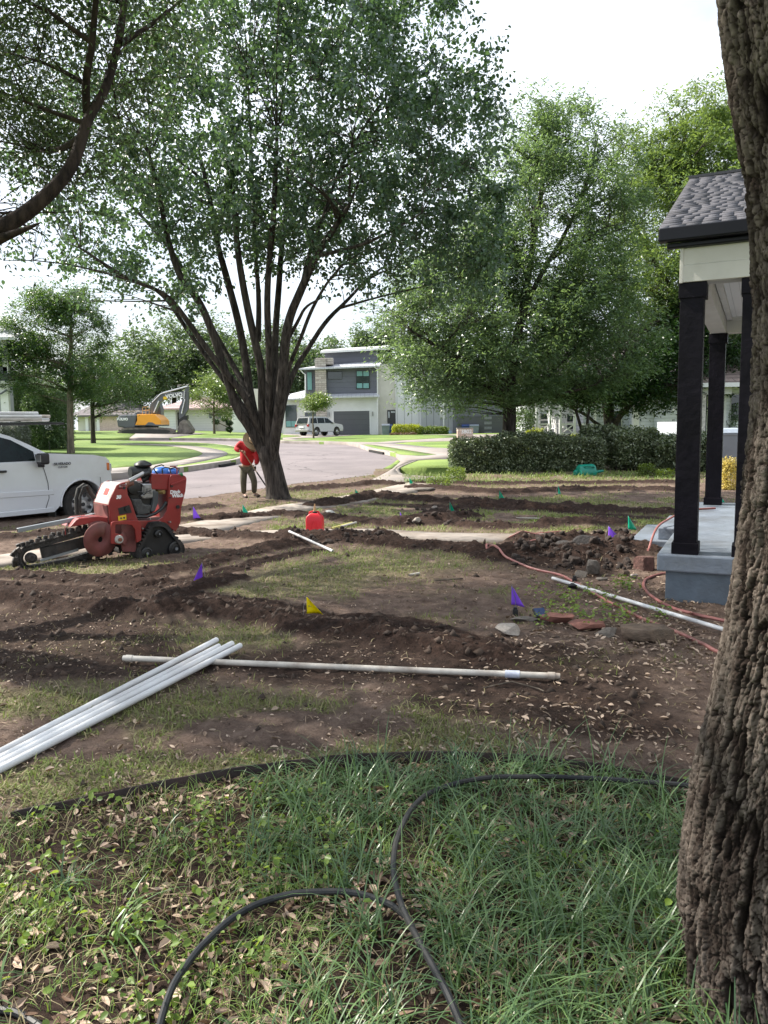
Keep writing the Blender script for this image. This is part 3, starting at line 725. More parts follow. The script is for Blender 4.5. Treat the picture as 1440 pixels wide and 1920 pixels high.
tree('pear_tree', 'large tree with many dark stems fanning from one short trunk beside the man in red', thin(st), envp, 110, 1250, 80, .24, .088, LF_pear, BK_dark, 3, shape='hex', r1=.034, r2=.014, droop=.55, aspect=.68, base=(TREE[0], TREE[1], zb), trunk_ns=14, up=.15, shell=.3, squash=.9)

# ---- overhanging live oak at the left, trunk out of frame
o0 = Vector((-5.9, 6.6, 0))
limb = [Vector((-5.75, 6.6, 1.7))]+[PY(a, b, d) for a, b, d in [(-160,470,6.9),(-60,440,7.0),(0,430,7.1),(60,393,7.2),(125,330,7.3),(148,280,7.4),(162,225,7.5),(196,175,7.6),(218,100,7.7),(232,20,7.8),(240,-80,8),(260,-200,8.2)]]
so_ = [([o0-Vector((0,0,.2)), Vector((-5.88,6.6,.8)), Vector((-5.8,6.6,1.8)), Vector((-6,6.5,3.4)), Vector((-5.6,6.2,5.2)), Vector((-4.8,5.6,7.2))], [.42,.30,.27,.22,.17,.08]),
       (limb, [.10,.09,.082,.076,.068,.060,.053,.046,.040,.034,.030,.026,.018]),
       ([PY(163,212,7.55), PY(160,150,7.4), PY(172,90,7.3), PY(178,20,7.2), PY(185,-60,7.0)], [.04,.035,.03,.025,.02]),
       ([PY(226,80,7.7), PY(262,60,7.9), PY(300,35,8.1), PY(340,0,8.3)], [.026,.022,.018,.01]),
       ([PY(-5,450,7.1), PY(20,440,7.0), PY(42,432,6.95), PY(75,418,6.8)], [.05,.035,.022,.004]),
       ([Vector((-5.8,6.6,1.9)), Vector((-4.4,5.3,3.8)), Vector((-2.8,3.8,5.2)), Vector((-1.6,2.4,5.9))], [.15,.13,.10,.05]),
       ([Vector((-5.9,6.6,2.6)), Vector((-6.5,8.5,4.6)), Vector((-6.8,10.5,5.8))], [.14,.11,.05])]
def ev2(px, py, rx, ry, rm, Y, wt): c = PY(px, py, Y); k = Y/FPX; return (tuple(c), (rx*k, rm, ry*k), wt)
enl = [ev2(60,90,270,220,1.7,8.4,2.4), ev2(10,330,170,150,1.2,8.2,1.1), ev2(240,60,150,110,1.2,8.2,.6), ((-3.6,4.4,6.6),(2.6,2.4,1.1),.3), ((-1.2,2.6,6.6),(2.0,1.9,.9),.08), ((-5.6,7.2,6.8),(3.0,2.8,1.5),.5), ((-6.2,11.0,6.8),(2.2,2.4,1.6),.3)]
tree('live_oak', 'dark rough limb with small olive leaves reaching in from upper left corner', so_, enl, 110, 1700, 72, .24, .055, LF_oak, BK_limb, 8, r1=.028, r2=.010, aspect=.45, base=o0, up=.1, droop=.3)

# ---- middle ash tree behind the hedge
def stemsat(Y, lst):
    out = []
    for pts, rad, d0, d1 in lst:
        n = len(pts); out.append(([PY(a, b, Y+d0+(d1-d0)*i/(n-1)) for i, (a, b) in enumerate(pts)], rad))
    return out
def envat(Y, lst): return [ev2(a, b, rx, ry, rm, Y+dy, wt) for a, b, rx, ry, rm, dy, wt in lst]
tree('ash_tree', 'tall feathery green tree with a short dark trunk behind the clipped hedge', stemsat(27, [
     ([(953,905),(952,870),(954,820),(956,770),(955,730),(960,690),(968,640),(985,560),(1000,450),(1020,330),(1035,200)], [.34,.27,.24,.23,.21,.18,.15,.12,.09,.06,.03], 0, 0),
     ([(956,765),(985,735),(1030,700),(1080,650),(1130,600),(1180,570)], [.13,.12,.10,.08,.06,.03], 0, 1.5),
     ([(955,740),(925,700),(880,680),(820,650),(770,620)], [.12,.11,.09,.06,.03], 0, -1.5),
     ([(960,700),(930,640),(900,580),(870,520),(840,470)], [.11,.10,.08,.06,.03], 0, .8),
     ([(975,600),(1010,520),(1060,440),(1100,350),(1120,260)], [.10,.09,.07,.05,.02], 0, .8),
     ([(965,760),(1010,750),(1070,735),(1120,720)], [.08,.07,.05,.02], 0, -1.2)]),
     envat(27, [(960,610,265,150,3.6,0,2.2),(1120,630,120,105,2.4,0,.7),(820,640,120,110,2.2,-.5,.7),(1040,400,170,180,3.0,0,1.7),(1000,250,60,95,1.3,0,.3),(1070,330,90,130,1.8,0,.5),(1035,185,20,62,.5,0,.10),(1100,235,28,60,.6,0,.12),(1152,275,30,75,.7,0,.14),(985,190,24,50,.5,0,.08),(930,250,30,60,.6,0,.10),(870,520,110,90,2,0,.5),(840,735,90,45,1.6,-1,.2),(965,720,180,45,2.4,0,.35)]),
     85, 2100, 78, .30, .145, LF_ash, BK_dark, 12, aspect=.3, r1=.035, r2=.012, droop=.35, shell=.25, base=G(953,874))
# ---- brighter tree behind the porch, dark spreading tree and a thin double-stemmed one
tree('pecan_tree', 'tall light green tree rising behind the porch roof', stemsat(33, [
     ([(1330,830),(1325,760),(1320,680),(1310,560),(1290,430),(1270,320),(1255,220)], [.32,.28,.24,.20,.15,.10,.04], 0, 0),
     ([(1320,640),(1270,560),(1220,480),(1190,420)], [.13,.11,.08,.03], 0, -1), ([(1310,560),(1350,460),(1380,360),(1400,260)], [.12,.1,.08,.03], 0, 1)]),
     envat(33, [(1290,400,160,170,3.4,0,2.0),(1230,520,105,95,2.5,-1,.9),(1340,300,110,130,2.6,0,.8),(1240,190,24,66,.6,0,.14),(1300,190,50,50,1,0,.2),(1210,250,30,60,.8,0,.14),(1200,330,70,100,1.6,0,.4),(1330,560,110,100,2.6,0,.8),(1370,210,60,70,1.4,0,.3)]),
     60, 1350, 74, .34, .19, LF_lit, BK_dark, 21, aspect=.28, r1=.04, r2=.014, droop=.5, base=G(1330,850))
tree('magnolia_tree', 'dark leaved spreading tree with thick trunk in front of grey house', stemsat(31, [
     ([(1146,870),(1145,830),(1142,790),(1140,755),(1150,700),(1165,640)], [.30,.25,.22,.21,.16,.08], 0, 0),
     ([(1146,815),(1158,785),(1178,762),(1200,745),(1235,735)], [.13,.12,.11,.08,.04], 0, -1),
     ([(1140,805),(1118,795),(1100,778),(1070,765)], [.08,.07,.06,.03], 0, -1)]),
     envat(31, [(1150,690,130,70,2.4,0,1.0),(1240,700,85,75,2.2,0,.7),(1070,740,60,28,1.3,-1,.25),(1200,745,60,24,1.4,-1,.15),(1300,650,90,110,2.4,1,.7)]),
     34, 700, 74, .30, .15, LF_mag, BK_dark, 31, aspect=.4, r1=.04, r2=.012, base=G(1146,850))
tree('small_tree', 'thin double stemmed small tree behind the hedge gap', stemsat(28, [
     ([(1098,860),(1094,820),(1086,790),(1078,765),(1070,740)], [.07,.065,.055,.045,.02], 0, 0),
     ([(1099,860),(1101,820),(1101,790),(1106,760),(1110,735)], [.07,.06,.055,.045,.02], .1, .3)]),
     envat(28, [(1085,735,60,25,1.0,0,1)]), 8, 90, 60, .22, .11, LF_mag, BK_dark, 33, aspect=.45, base=G(1098,852))

# ---- trees of the far left lawns and the houses
def lawntree(name, label, bpx, bpy, trunk_w, topy, envl, leafm, seed, K2=260, ls=.12, lpc=60, K1=26, sp=.3, bark=BK_grey, asp=.4, lean=0):
    b = G(bpx, bpy); Y = b.y; k = Y/FPX
    pts = [Vector((b.x, b.y, b.z-.1)), PY(bpx-1+lean*.2, bpy-30, Y), PY(bpx-2+lean*.5, (bpy+topy)/2+20, Y), PY(bpx+lean, (bpy+topy)/2-25, Y), PY(bpx+lean*1.2, topy+20, Y)]
    r = trunk_w*k/2
    tree(name, label, [(pts, [r*1.35, r, r*.9, r*.6, r*.15])], envat(Y, envl), K1, K2, lpc, sp, ls, leafm, bark, seed, aspect=asp, base=b, r1=.03, r2=.01)
lawntree('elm_tree', 'tall dark green tree with pale trunk standing nearest the white pickup hood', 133, 850, 12, 545, [(110,620,95,90,2.1,0,1.3),(60,690,75,55,1.8,0,.7),(105,560,60,35,1.2,0,.3),(160,700,60,50,1.5,0,.5),(30,640,45,70,1.5,0,.45)], LF_left, 41, 700, .135, 96, 36, .27)
lawntree('round_tree', 'low broad green tree on the curving lawn, shading its short dark trunk', 175, 831, 8, 645, [(205,720,75,55,2.4,0,1.2),(175,690,45,45,1.6,0,.4),(240,740,42,32,1.5,0,.4),(190,650,22,25,.8,0,.1)], LF_left, 43, 420, .15, 60, 26, .32, BK_dark)
lawntree('young_ash', 'light green young tree in front of the white garage house', 402, 814, 4, 700, [(398,745,42,34,1.7,0,1),(392,715,24,22,1.0,0,.35),(425,765,25,18,1.2,0,.3)], LF_lit, 45, 240, .2, 46, 16, .33, BK_grey, .35)
lawntree('street_sapling', 'small round-headed tree on the verge in front of the silver suv', 588, 822, 3, 735, [(590,754,25,14,1.0,0,1),(575,748,13,8,.6,0,.25),(606,752,12,10,.6,0,.25)], LF_lit, 47, 120, .16, 46, 8, .25, BK_grey, .35)
far = [(250,690,62,72,100,'grey-green rounded tree beyond the excavator house'),(325,665,72,70,108,'tall hazy tree behind the excavator boom'),(395,660,62,70,104,'hazy tree seen between the left stems of the pear tree'),(450,690,52,60,98,'broad tree behind the white gabled house'),(560,700,66,56,100,'dark tree behind the chimney of the grey house'),(520,665,50,60,112,'tree crown showing right of the main stems'),(620,672,60,36,112,'tree crown over the modern house roof'),(700,640,44,28,118,'small crown peeping over the roof beside the ash tree'),(790,660,85,60,118,'large crown behind the ash tree left side'),
       (1010,640,120,110,70,'tall crown behind the ash trunk'),(1230,690,120,110,62,'large dark crown behind the grey neighbour house'),(1390,640,90,110,58,'crown over the pale neighbour porch roof'),(60,740,60,50,70,'tree crown behind the conifer shrubs')]
for i, (a, b, rx, ry, Y, lab) in enumerate(far):
    P = [PY(a, 812, Y), PY(a+3, b+ry*.6, Y), PY(a-2, b, Y)]; P[0].z = float(Tz(P[0].x, Y))-.2
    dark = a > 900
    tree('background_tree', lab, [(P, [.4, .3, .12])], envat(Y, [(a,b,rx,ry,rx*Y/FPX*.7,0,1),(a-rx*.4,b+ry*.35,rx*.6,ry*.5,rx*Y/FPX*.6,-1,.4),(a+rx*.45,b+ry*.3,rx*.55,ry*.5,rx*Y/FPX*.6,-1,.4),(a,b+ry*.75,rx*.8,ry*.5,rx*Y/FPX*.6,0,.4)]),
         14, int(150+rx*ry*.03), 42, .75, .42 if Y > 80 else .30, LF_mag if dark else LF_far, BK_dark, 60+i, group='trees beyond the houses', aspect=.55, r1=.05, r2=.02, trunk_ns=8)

# ---- hedges and shrubs
def hedge(name, label, boxes, n, ls, leafm, seed, cat='hedge', parts=True, aspect=.55, twigs=True):
    """boxes: (cx,cy,z0,z1,lx,ly,rz)"""
    rng = np.random.default_rng(seed); b0 = boxes[0]
    root = empty(name, (b0[0], b0[1], b0[2]), 0, label, cat); A = sum(b[4]*b[5]*(b[3]-b[2]) for b in boxes); mb = MB(); PP = []
    for (cx, cy, z0, z1, lx, ly, rz) in boxes:
        k = int(n*lx*ly*(z1-z0)/A); p = rng.uniform(-1, 1, (k, 3)); q = np.abs(p)
        m = np.maximum(np.maximum(q[:, 0], q[:, 1]), q[:, 2])[:, None]; p = p/m*(rng.random((k, 1))**.22)
        p /= np.maximum(1, (np.abs(p)**4).sum(1)**.25)[:, None]
        bump = 1+.42*(fbm(p[:, 0]*lx*1.3+seed, p[:, 2]*3+p[:, 1]*3, 4, seed)-.5)*2+.05*rng.normal(size=k)
        X = p[:, 0]*lx/2*(1+.02*rng.normal(size=k)); Yy = p[:, 1]*ly/2*bump; Z = (z0+z1)/2+p[:, 2]*(z1-z0)/2*bump
        c, s = math.cos(rz), math.sin(rz)
        PP.append(np.stack([cx+X*c-Yy*s, cy+X*s+Yy*c, Z], 1))
        if lx*6 < 4: mb0 = mb; sep = True
        else: sep = False
        for _ in range(max(2, int(lx*6))):
            if sep: mb = MB()
            u = rng.uniform(-.45, .45)*lx; v = rng.uniform(-.3, .3)*ly
            x0, y0 = cx+u*c-v*s, cy+u*s+v*c
            mb.tube([(x0, y0, z0-.05), (x0+rng.normal()*.08, y0+rng.normal()*.08, z0+(z1-z0)*.5), (x0+rng.normal()*.2, y0+rng.normal()*.2, z0+(z1-z0)*.85)], [.018, .012, .005], 5, caps=False)
            if sep: wpar(mb.build('stem', BK_dark), root)
        if sep: mb = mb0
    if mb.v: wpar(mb.build('stem', BK_dark), root)
    wpar(leaf_mesh('foliage', np.concatenate(PP), ls, rng, leafm, aspect=aspect, up=.3, droop=.1), root)
    return root
LF_hedge = leafmat('hedge_leaf', (.045, .08, .035), (.32, .36, .22), (.14, .20, .04), .25, .30, .8)
LF_hedge_y = leafmat('golden_hedge_leaf', (.16, .20, .01), (.42, .46, .02), (.5, .55, .02), .35, .45)
LF_hedge_g = leafmat('green_hedge_leaf', (.05, .09, .015), (.14, .20, .03), (.25, .35, .03), .3, .45)
LF_gold = leafmat('golden_shrub_leaf', (.40, .30, .06), (.75, .60, .16), (.6, .5, .1), .3, .45)
LF_wild = leafmat('weed_leaf', (.05, .09, .015), (.15, .22, .04), (.3, .4, .05), .35, .45)
LF_pine = leafmat('conifer_leaf', (.05, .10, .04), (.13, .20, .08), (.15, .25, .06), .3, .5)
a = G(850, 893); c = G(1085, 897)
h0 = float(Tz(3, 24.5))
hedge('hedge', 'long clipped dark green hedge below the ash tree, left of the green sprinkler can', [(3.1, 25.0, h0, h0+1.08, 1.9, 1.4, -.02), (4.7, 25.1, h0, h0+1.2, 2.2, 1.5, .03), (6.2, 24.9, h0, h0+1.10, 1.9, 1.3, -.05)], 70000, .075, LF_hedge, 71)
hedge('hedge', 'shaggy hedge between the green can and the dark porch posts', [(8.0, 24.7, h0+.1, h0+1.28, 1.5, 1.4, .2), (9.3, 24.5, h0, h0+1.02, 1.7, 1.6, -.1), (7.1, 25.4, h0+.5, h0+1.4, 1.2, .9, 0), (10.6, 24.2, h0, h0+1.08, 1.6, 1.4, .1), (11.9, 24.0, h0, h0+.85, 1.6, 1.3, 0)], 62000, .085, LF_hedge, 72)
def pxbox(px0, px1, pyt, pyb, Y, dep): 
    A_ = PY(px0, pyb, Y); B_ = PY(px1, pyt, Y); z0 = float(Tz((A_.x+B_.x)/2, Y)); return ((A_.x+B_.x)/2, Y, min(z0, A_.z), B_.z, B_.x-A_.x, dep, 0)
hedge('golden_hedge', 'bright yellow clipped hedge beside the grey side door and bins', [pxbox(735,790,796,815,76,1.4)], 5200, .13, LF_hedge_y, 73)
hedge('low_hedge', 'green clipped hedge in front of the board and batten wall', [pxbox(781,841,800,819,75.5,1.3)], 5200, .13, LF_hedge_g, 74)
hedge('ground_plants', 'low reddish brown plants under the yellow hedge', [pxbox(731,781,811,818,74.8,.7)], 1400, .12, leafmat('russet_leaf', (.12, .07, .04), (.25, .16, .10), (.2, .12, .06), .2), 75, 'plants')
hedge('golden_shrub', 'lime green shrub behind the hedge near the white railing', [pxbox(984,1022,806,830,33,1.0)], 3500, .07, LF_hedge_y, 76, 'shrub')
hedge('lime_shrub', 'narrow lime shrub top behind the hedge below the porch chair', [pxbox(1068,1086,815,830,33,.6)], 900, .07, LF_hedge_y, 77, 'shrub')
hedge('foundation_hedge', 'low dark hedge under the grey house double window', [pxbox(1195,1262,813,840,34,1.0)], 5000, .06, LF_mag, 78)
hedge('grey_shrub', 'loose grey green shrub between the ash trunk and white railing', [pxbox(964,1000,768,822,38,1.4)], 3600, .10, LF_far, 79, 'shrub')
hedge('yellow_shrub', 'small golden yellow shrub between two dark porch posts', [pxbox(1349,1378,862,905,18.5,.5)], 2600, .045, LF_gold, 80, 'shrub')
hedge('conifer', 'tall soft conifer shrub behind the pickup roof rack', [pxbox(60,124,725,838,46,2.6), pxbox(15,66,700,830,47,2.5)], 52000, .17, LF_pine, 81, 'shrub', aspect=.25)
hedge('silver_shrub', 'grey leaved shrub above the pickup windscreen', [pxbox(-20,48,792,845,40,1.6)], 12000, .12, leafmat('silver_leaf', (.12, .14, .11), (.26, .28, .24), (.2, .2, .15), .2), 82, 'shrub', aspect=.3)
hedge('wild_shrub', 'bright leafy weeds growing at the left end of the clipped hedge', [pxbox(838,872,876,902,21.8,.7), pxbox(800,845,893,910,20.3,.5)], 1700, .05, LF_wild, 83, 'shrub')
hedge('climbing_plant', 'leafy vine against the pale wall between the porch posts', [pxbox(1366,1382,762,808,31,.5)], 1800, .08, LF_ash, 84, 'vine')
hedge('hedge_weeds', 'pale leafy weeds at the foot of the shaggy hedge', [pxbox(1198,1225,870,900,22.6,.5),pxbox(1230,1262,880,902,22.0,.5)], 1800, .06, LF_hedge_g, 85, 'weeds')
# topiary and dry brush by the far house
def topiary():
    b = G(432, 812); Y = b.y; root = empty('topiary', b, 0, 'cloud pruned shrub with three dark balls by the white house', 'topiary')
    mb = MB(); tg = [(421,785),(430,793),(430,805),(405,791)]
    for a_, b_ in tg: mb.tube([b, b+Vector((0, 0, .5)), PY(a_, b_, Y)], [.07, .06, .04], 6)
    wpar(mb.build('stem', BK_grey), root); rng = np.random.default_rng(9)
    for a_, b_ in tg:
        c_ = np.array(PY(a_, b_, Y)); v = rng.normal(size=(700, 3)); v /= np.linalg.norm(v, axis=1)[:, None]
        r = 7*Y/FPX; wpar(leaf_mesh('foliage_ball', c_+v*np.array([r, r, r*.75])*(rng.random(700)**.25)[:, None], .12, rng, LF_mag), root)
topiary()

# ---- scatter helpers for the yard
def scatter(n, rng, x0, x1, y0, y1, yp=1.0):
    t = rng.random(n)
    y = (y0**(1-yp)+t*(y1**(1-yp)-y0**(1-yp)))**(1/(1-yp)) if abs(yp-1) > 1e-6 else y0*(y1/y0)**t
    x = rng.uniform(-1, 1, n)*np.minimum(yw(y)*.96, max(abs(x0), abs(x1))); return x, y
def blades(name, x, y, z, L_, W_, rng, mat, seg=4, lean=.6, tint=None, dirx=None, base_up=0.0, droopy=1.0):
    n = len(x); an = rng.uniform(0, 2*math.pi, n) if dirx is None else dirx+rng.normal(size=n)*.5
    dx, dy = np.cos(an), np.sin(an); sx_, sy_ = -dy, dx
    L_ = L_*rng.uniform(.55, 1.25, n); le = lean*rng.uniform(.3, 1.3, n); rows = []
    for k in range(seg+1):
        t = k/seg; th = le*t*droopy
        hor = L_*t*np.sin(le*.35+th*.75); ver = L_*t*np.cos(le*.35+th*.75)
        wd = W_*(1-t**2.2)*.5+.0003
        cx_, cy_, cz_ = x+dx*hor, y+dy*hor, z+ver-.005
        rows.append(np.stack([cx_-sx_*wd, cy_-sy_*wd, cz_], 1)); rows.append(np.stack([cx_+sx_*wd, cy_+sy_*wd, cz_], 1))
    V = np.stack(rows, 1); m = 2*(seg+1); b = (np.arange(n)*m)[:, None, None]
    F = (b+np.array([[2*k, 2*k+1, 2*k+3, 2*k+2] for k in range(seg)])[None]).reshape(-1, 4)
    t = rng.random(n) if tint is None else np.clip(tint+rng.normal(size=n)*.15, 0, 1)
    return npmesh(name, V.reshape(-1, 3), F, mat, smooth=True, attrs={'tint': ('FLOAT', np.repeat(t, m))})
LF_turf = leafmat('turf_blade', (.16, .145, .065), (.25, .34, .09), (.25, .34, .07), .3, .6, .3)
LF_straw = leafmat('dry_grass', (.20, .17, .09), (.36, .31, .18), (.25, .2, .1), .2, .7, .2)
LF_lir = leafmat('strap_leaf', (.032, .080, .032), (.15, .24, .085), (.13, .25, .06), .25, .36, .6)
LF_turf2 = leafmat('bed_grass', (.06, .12, .025), (.20, .30, .07), (.25, .36, .05), .3, .45)
LF_vine = leafmat('weed_broadleaf', (.06, .12, .02), (.20, .30, .05), (.38, .5, .06), .4, .42)
rng = np.random.default_rng(77)
# turf in the dug-up yard
x, y = scatter(230000, rng, -17, 17, 2.4, 24, 1.35)
Z, s_, g_, d_, c_, l_, bd_, ov_ = yard_fields(x, y)
k = (rng.random(len(x)) < g_*1.0*(.3+1.4*sstep(.32, .6, fbm(x*5, y*5, 3, 91)))) & ~bd_ & (ov_ < 0)
x, y, Z = x[k], y[k], Z[k]
pxx, pyy = w2p(x, y, Z); lush = blobs([(1000,888,280,16,1.),(120,1440,260,60,.6),(700,1055,220,18,.6),(690,958,130,12,.5),(960,972,280,14,.55)], pxx, pyy)
tall = 1+1.6*np.clip(blobs([(1000,886,280,13,1.),(840,890,70,14,1.)], pxx, pyy), 0, 1)
tag(blades('grass', x, y, Z, (.045+.0012*y)*tall, .0028+.0007*y, rng, LF_turf, 3, 1.1, tint=np.clip(.25+.6*lush, 0, 1)), kind='stuff')
x, y = scatter(170000, rng, -17, 17, 9.5, 21, 1.2)
Z, s_, g_, d_, c_, l_, bd_, ov_ = yard_fields(x, y)
k = (rng.random(len(x)) < g_*(.2+1.2*sstep(.35, .6, fbm(x*2.5, y*2.5, 3, 92)))) & (ov_ < 0) & (s_ < .5); x, y, Z = x[k], y[k], Z[k]
tag(blades('grass', x, y, Z, .075, .010, rng, LF_turf, 3, 1.2), kind='stuff')
x, y = scatter(60000, rng, -17, 17, 2.4, 24, 1.4)
Z, s_, g_, d_, c_, l_, bd_, ov_ = yard_fields(x, y)
k = (rng.random(len(x)) < .05+.55*g_) & ~bd_ & (ov_ < 0) & (c_ < .5) & (s_ < .6)
x, y, Z = x[k], y[k], Z[k]
tag(blades('dry_grass', x, y, Z+.004, .06+.0015*y, .0022+.0006*y, rng, LF_straw, 3, 1.5), kind='stuff')
x = rng.uniform(.6, 13.5, 26000); y = rng.uniform(20.6, 24.2, 26000)-.8*rng.random(26000)**2; k = rng.random(26000) < sstep(.4, .62, fbm(x*.8, y*.8, 3, 141))*sstep(20, 22.5, y)*(.35+.65*sstep(5, 1.5, x))+.04; x, y = x[k], y[k]
tag(blades('tall_grass', x, y, yard_fields(x, y)[0], .13, .012, rng, LF_turf2, 3, 1.6), kind='stuff')
# the bed in front: strap leaved clumps
cxs, cys = rng.uniform(-2.6, 2.3, 2600), rng.uniform(1.15, 3.5, 2600)
inb = cys < np.interp(cxs, bx, by)-.05
wgt = np.clip(.12+1.1*sstep(-.75, .1, cxs)-.4*sstep(.42, .6, fbm(cxs*1.7+5, cys*1.7, 3, 95)), .06, 1)
near = sstep(1.3, 1.0, cxs+(cys-1.9)*-.0) 
kk = inb & (rng.random(2600) < wgt*.62)
cxs, cys = cxs[kk], cys[kk]
HOSES = [[(1400,1512),(1300,1504),(1200,1497),(1100,1491),(1000,1488),(900,1490),(830,1503),(785,1530),(752,1580),(736,1640),(742,1710),(775,1790),(815,1860),(850,1930),(880,2010)],
         [(290,2010),(305,1930),(340,1850),(400,1778),(470,1728),(540,1704),(610,1697),(680,1705),(730,1724),(760,1745)], [(-80,1880),(0,1890),(50,1904),(95,1935),(120,1990)]]
def hosed(x, y):
    r = np.full(np.shape(x), 9.)
    for h_ in HOSES: r = np.minimum(r, pdist(x, y, gp(h_)))
    return r
kk = hosed(cxs, cys+.03) > .06; cxs, cys = cxs[kk], cys[kk]
per = rng.integers(8, 22, len(cxs)); bxs = np.repeat(cxs, per)+rng.normal(size=per.sum())*.022; bys = np.repeat(cys, per)+rng.normal(size=per.sum())*.022
bl = np.repeat(rng.uniform(.15, .30, len(cxs)), per); tn = np.repeat(rng.uniform(.15, .85, len(cxs)), per)
dr = np.repeat(rng.uniform(0, 6.28, len(cxs)), per)+rng.normal(size=per.sum())*1.3
bz = yard_fields(bxs, bys)[0]
tag(blades('strap_grass', bxs, bys, bz, bl, .0052, rng, LF_lir, 6, 1.25, tint=tn, dirx=dr, droopy=1.35), kind='stuff')
x, y = rng.uniform(-2.7, 2.4, 30000), rng.uniform(1.1, 3.6, 30000)
k = (y < np.interp(x, bx, by)-.02) & (rng.random(30000) < .25+.75*sstep(.4, .6, fbm(x*2.5, y*2.5, 3, 97))); k &= hosed(x, y) > .03; x, y = x[k], y[k]
tag(blades('bed_grass', x, y, yard_fields(x, y)[0], .10, .0024, rng, LF_turf2, 4, 1.2), kind='stuff')
x, y = rng.uniform(-2.7, 2.4, 9000), rng.uniform(1.1, 3.6, 9000); k = (y < np.interp(x, bx, by)) & (hosed(x, y) > .02); x, y = x[k], y[k]
tag(blades('dry_grass', x, y, yard_fields(x, y)[0]+.006, .10, .0022, rng, LF_straw, 4, 1.7), kind='stuff')
# broadleaf weeds: sprigs of small heart leaves
nc = 800; wx_, wy_ = rng.uniform(-2.6, 1.8, nc), rng.uniform(1.2, 3.6, nc)
ww = (sstep(.4, -.9, wx_)*.85+.18)*sstep(.38, .55, fbm(wx_*2+9, wy_*2, 3, 99)); k = (wy_ < np.interp(wx_, bx, by)) & (rng.random(nc) < ww); wx_, wy_ = wx_[k], wy_[k]
m_ = rng.integers(8, 26, len(wx_)); sp_ = np.repeat(rng.uniform(.02, .09, len(wx_)), m_)
X = np.repeat(wx_, m_)+rng.normal(size=m_.sum())*sp_; Y = np.repeat(wy_, m_)+rng.normal(size=m_.sum())*sp_
Zb = yard_fields(X, Y)[0]+rng.uniform(.012, 1, m_.sum())**1.5*np.repeat(rng.uniform(.04, .16, len(wx_)), m_)
tag(leaf_mesh('weeds', np.stack([X, Y, Zb], 1), .021, rng, LF_vine, shape='hex', up=.7, droop=.15, aspect=.72, jit=.6), kind='stuff')
# weeds among the stones
nc = 34; c2 = [G(rng.uniform(990, 1240), rng.uniform(1100, 1180)) for _ in range(nc)]
c2 += [G(rng.uniform(1160, 1190), rng.uniform(1095, 1115)) for _ in range(5)]
m_ = rng.integers(10, 24, len(c2)); X = np.repeat([p.x for p in c2], m_)+rng.normal(size=m_.sum())*.045; Y = np.repeat([p.y for p in c2], m_)+rng.normal(size=m_.sum())*.045
tag(leaf_mesh('weeds', np.stack([X, Y, yard_fields(X, Y)[0]+rng.uniform(.02, .13, len(X))], 1), .030, rng, LF_vine, shape='hex', up=1., droop=.1, aspect=.7), kind='stuff')
# fallen leaves
def fallen(name, x, y, size, rng, mat, seed):
    z = yard_fields(x, y)[0]+rng.uniform(.004, .016, len(x)); P = np.stack([x, y, z], 1); n = len(x)
    nrm = rng.normal(size=(n, 3))*.38; nrm[:, 2] = 1; nrm /= np.linalg.norm(nrm, axis=1)[:, None]
    a = rng.uniform(0, 6.28, n); d = np.stack([np.cos(a), np.sin(a), 0*a], 1); d -= nrm*(d*nrm).sum(1)[:, None]; s = np.cross(nrm, d)
    Ls = (size*rng.uniform(.55, 1.35, n))[:, None]; W = Ls*rng.uniform(.26, .48, n)[:, None]; f = nrm*Ls*rng.uniform(-.05, .28, n)[:, None]
    V = np.stack([P, P+d*Ls*.25+s*W*.4+f, P+d*Ls*.6+s*W*.5+f*1.2, P+d*Ls+f*.3, P+d*Ls*.6-s*W*.5+f, P+d*Ls*.25-s*W*.4+f*.8, P+d*Ls*.5-f*.3], 1)
    b = (np.arange(n)*7)[:, None]; F = np.concatenate([b+np.array(q) for q in ([0,1,2,6],[6,2,3,3],[0,6,4,5],[6,3,4,4])])
    F3 = F[F[:, 2] == F[:, 3]][:, :3]; F3b = F[F[:, 1] == 0]; 
    F4 = F[(F[:, 2] != F[:, 3])]
    return tag(npmesh(name, V.reshape(-1, 3), [F4, F3], mat, smooth=True, attrs={'tint': ('FLOAT', np.repeat(rng.random(n), 7))}), kind='stuff')
LF_dead = leafmat('dead_leaf', (.11, .06, .035), (.56, .42, .32), (.3, .18, .1), .12, .6, .3)
LF_dead2 = leafmat('pale_dead_leaf', (.17, .12, .085), (.48, .375, .29), (.3, .2, .1), .1, .6, .3)
x, y = rng.uniform(-2.7, 2.4, 15000), rng.uniform(1.1, 3.6, 15000)
k = (y < np.interp(x, bx, by)) & (rng.random(15000) < .22+.6*sstep(.38, .58, fbm(x*2.1, y*2.1, 3, 101))); fallen('fallen_leaves', x[k], y[k], .046, rng, LF_dead, 1)
x, y = scatter(30000, rng, -17, 17, 3.0, 13, 1.6)
F_ = yard_fields(x, y); k = (rng.random(len(x)) < .05+.95*np.clip(F_[5], 0, 1)**1.3) & (F_[4] < .5) & (F_[1] < .75); fallen('fallen_leaves', x[k], y[k], .042, rng, LF_dead2, 2)
x, y = scatter(60000, rng, -17, 17, 3.0, 17, 1.5)
F_ = yard_fields(x, y); k = (rng.random(len(x)) < .10+.4*sstep(.45, .7, fbm(x*1.5, y*1.5, 3, 131))) & (F_[4] < .5) & (F_[1] < .6) & ~F_[6]; fallen('wood_chips', x[k], y[k], .022, rng, LF_dead2, 3)
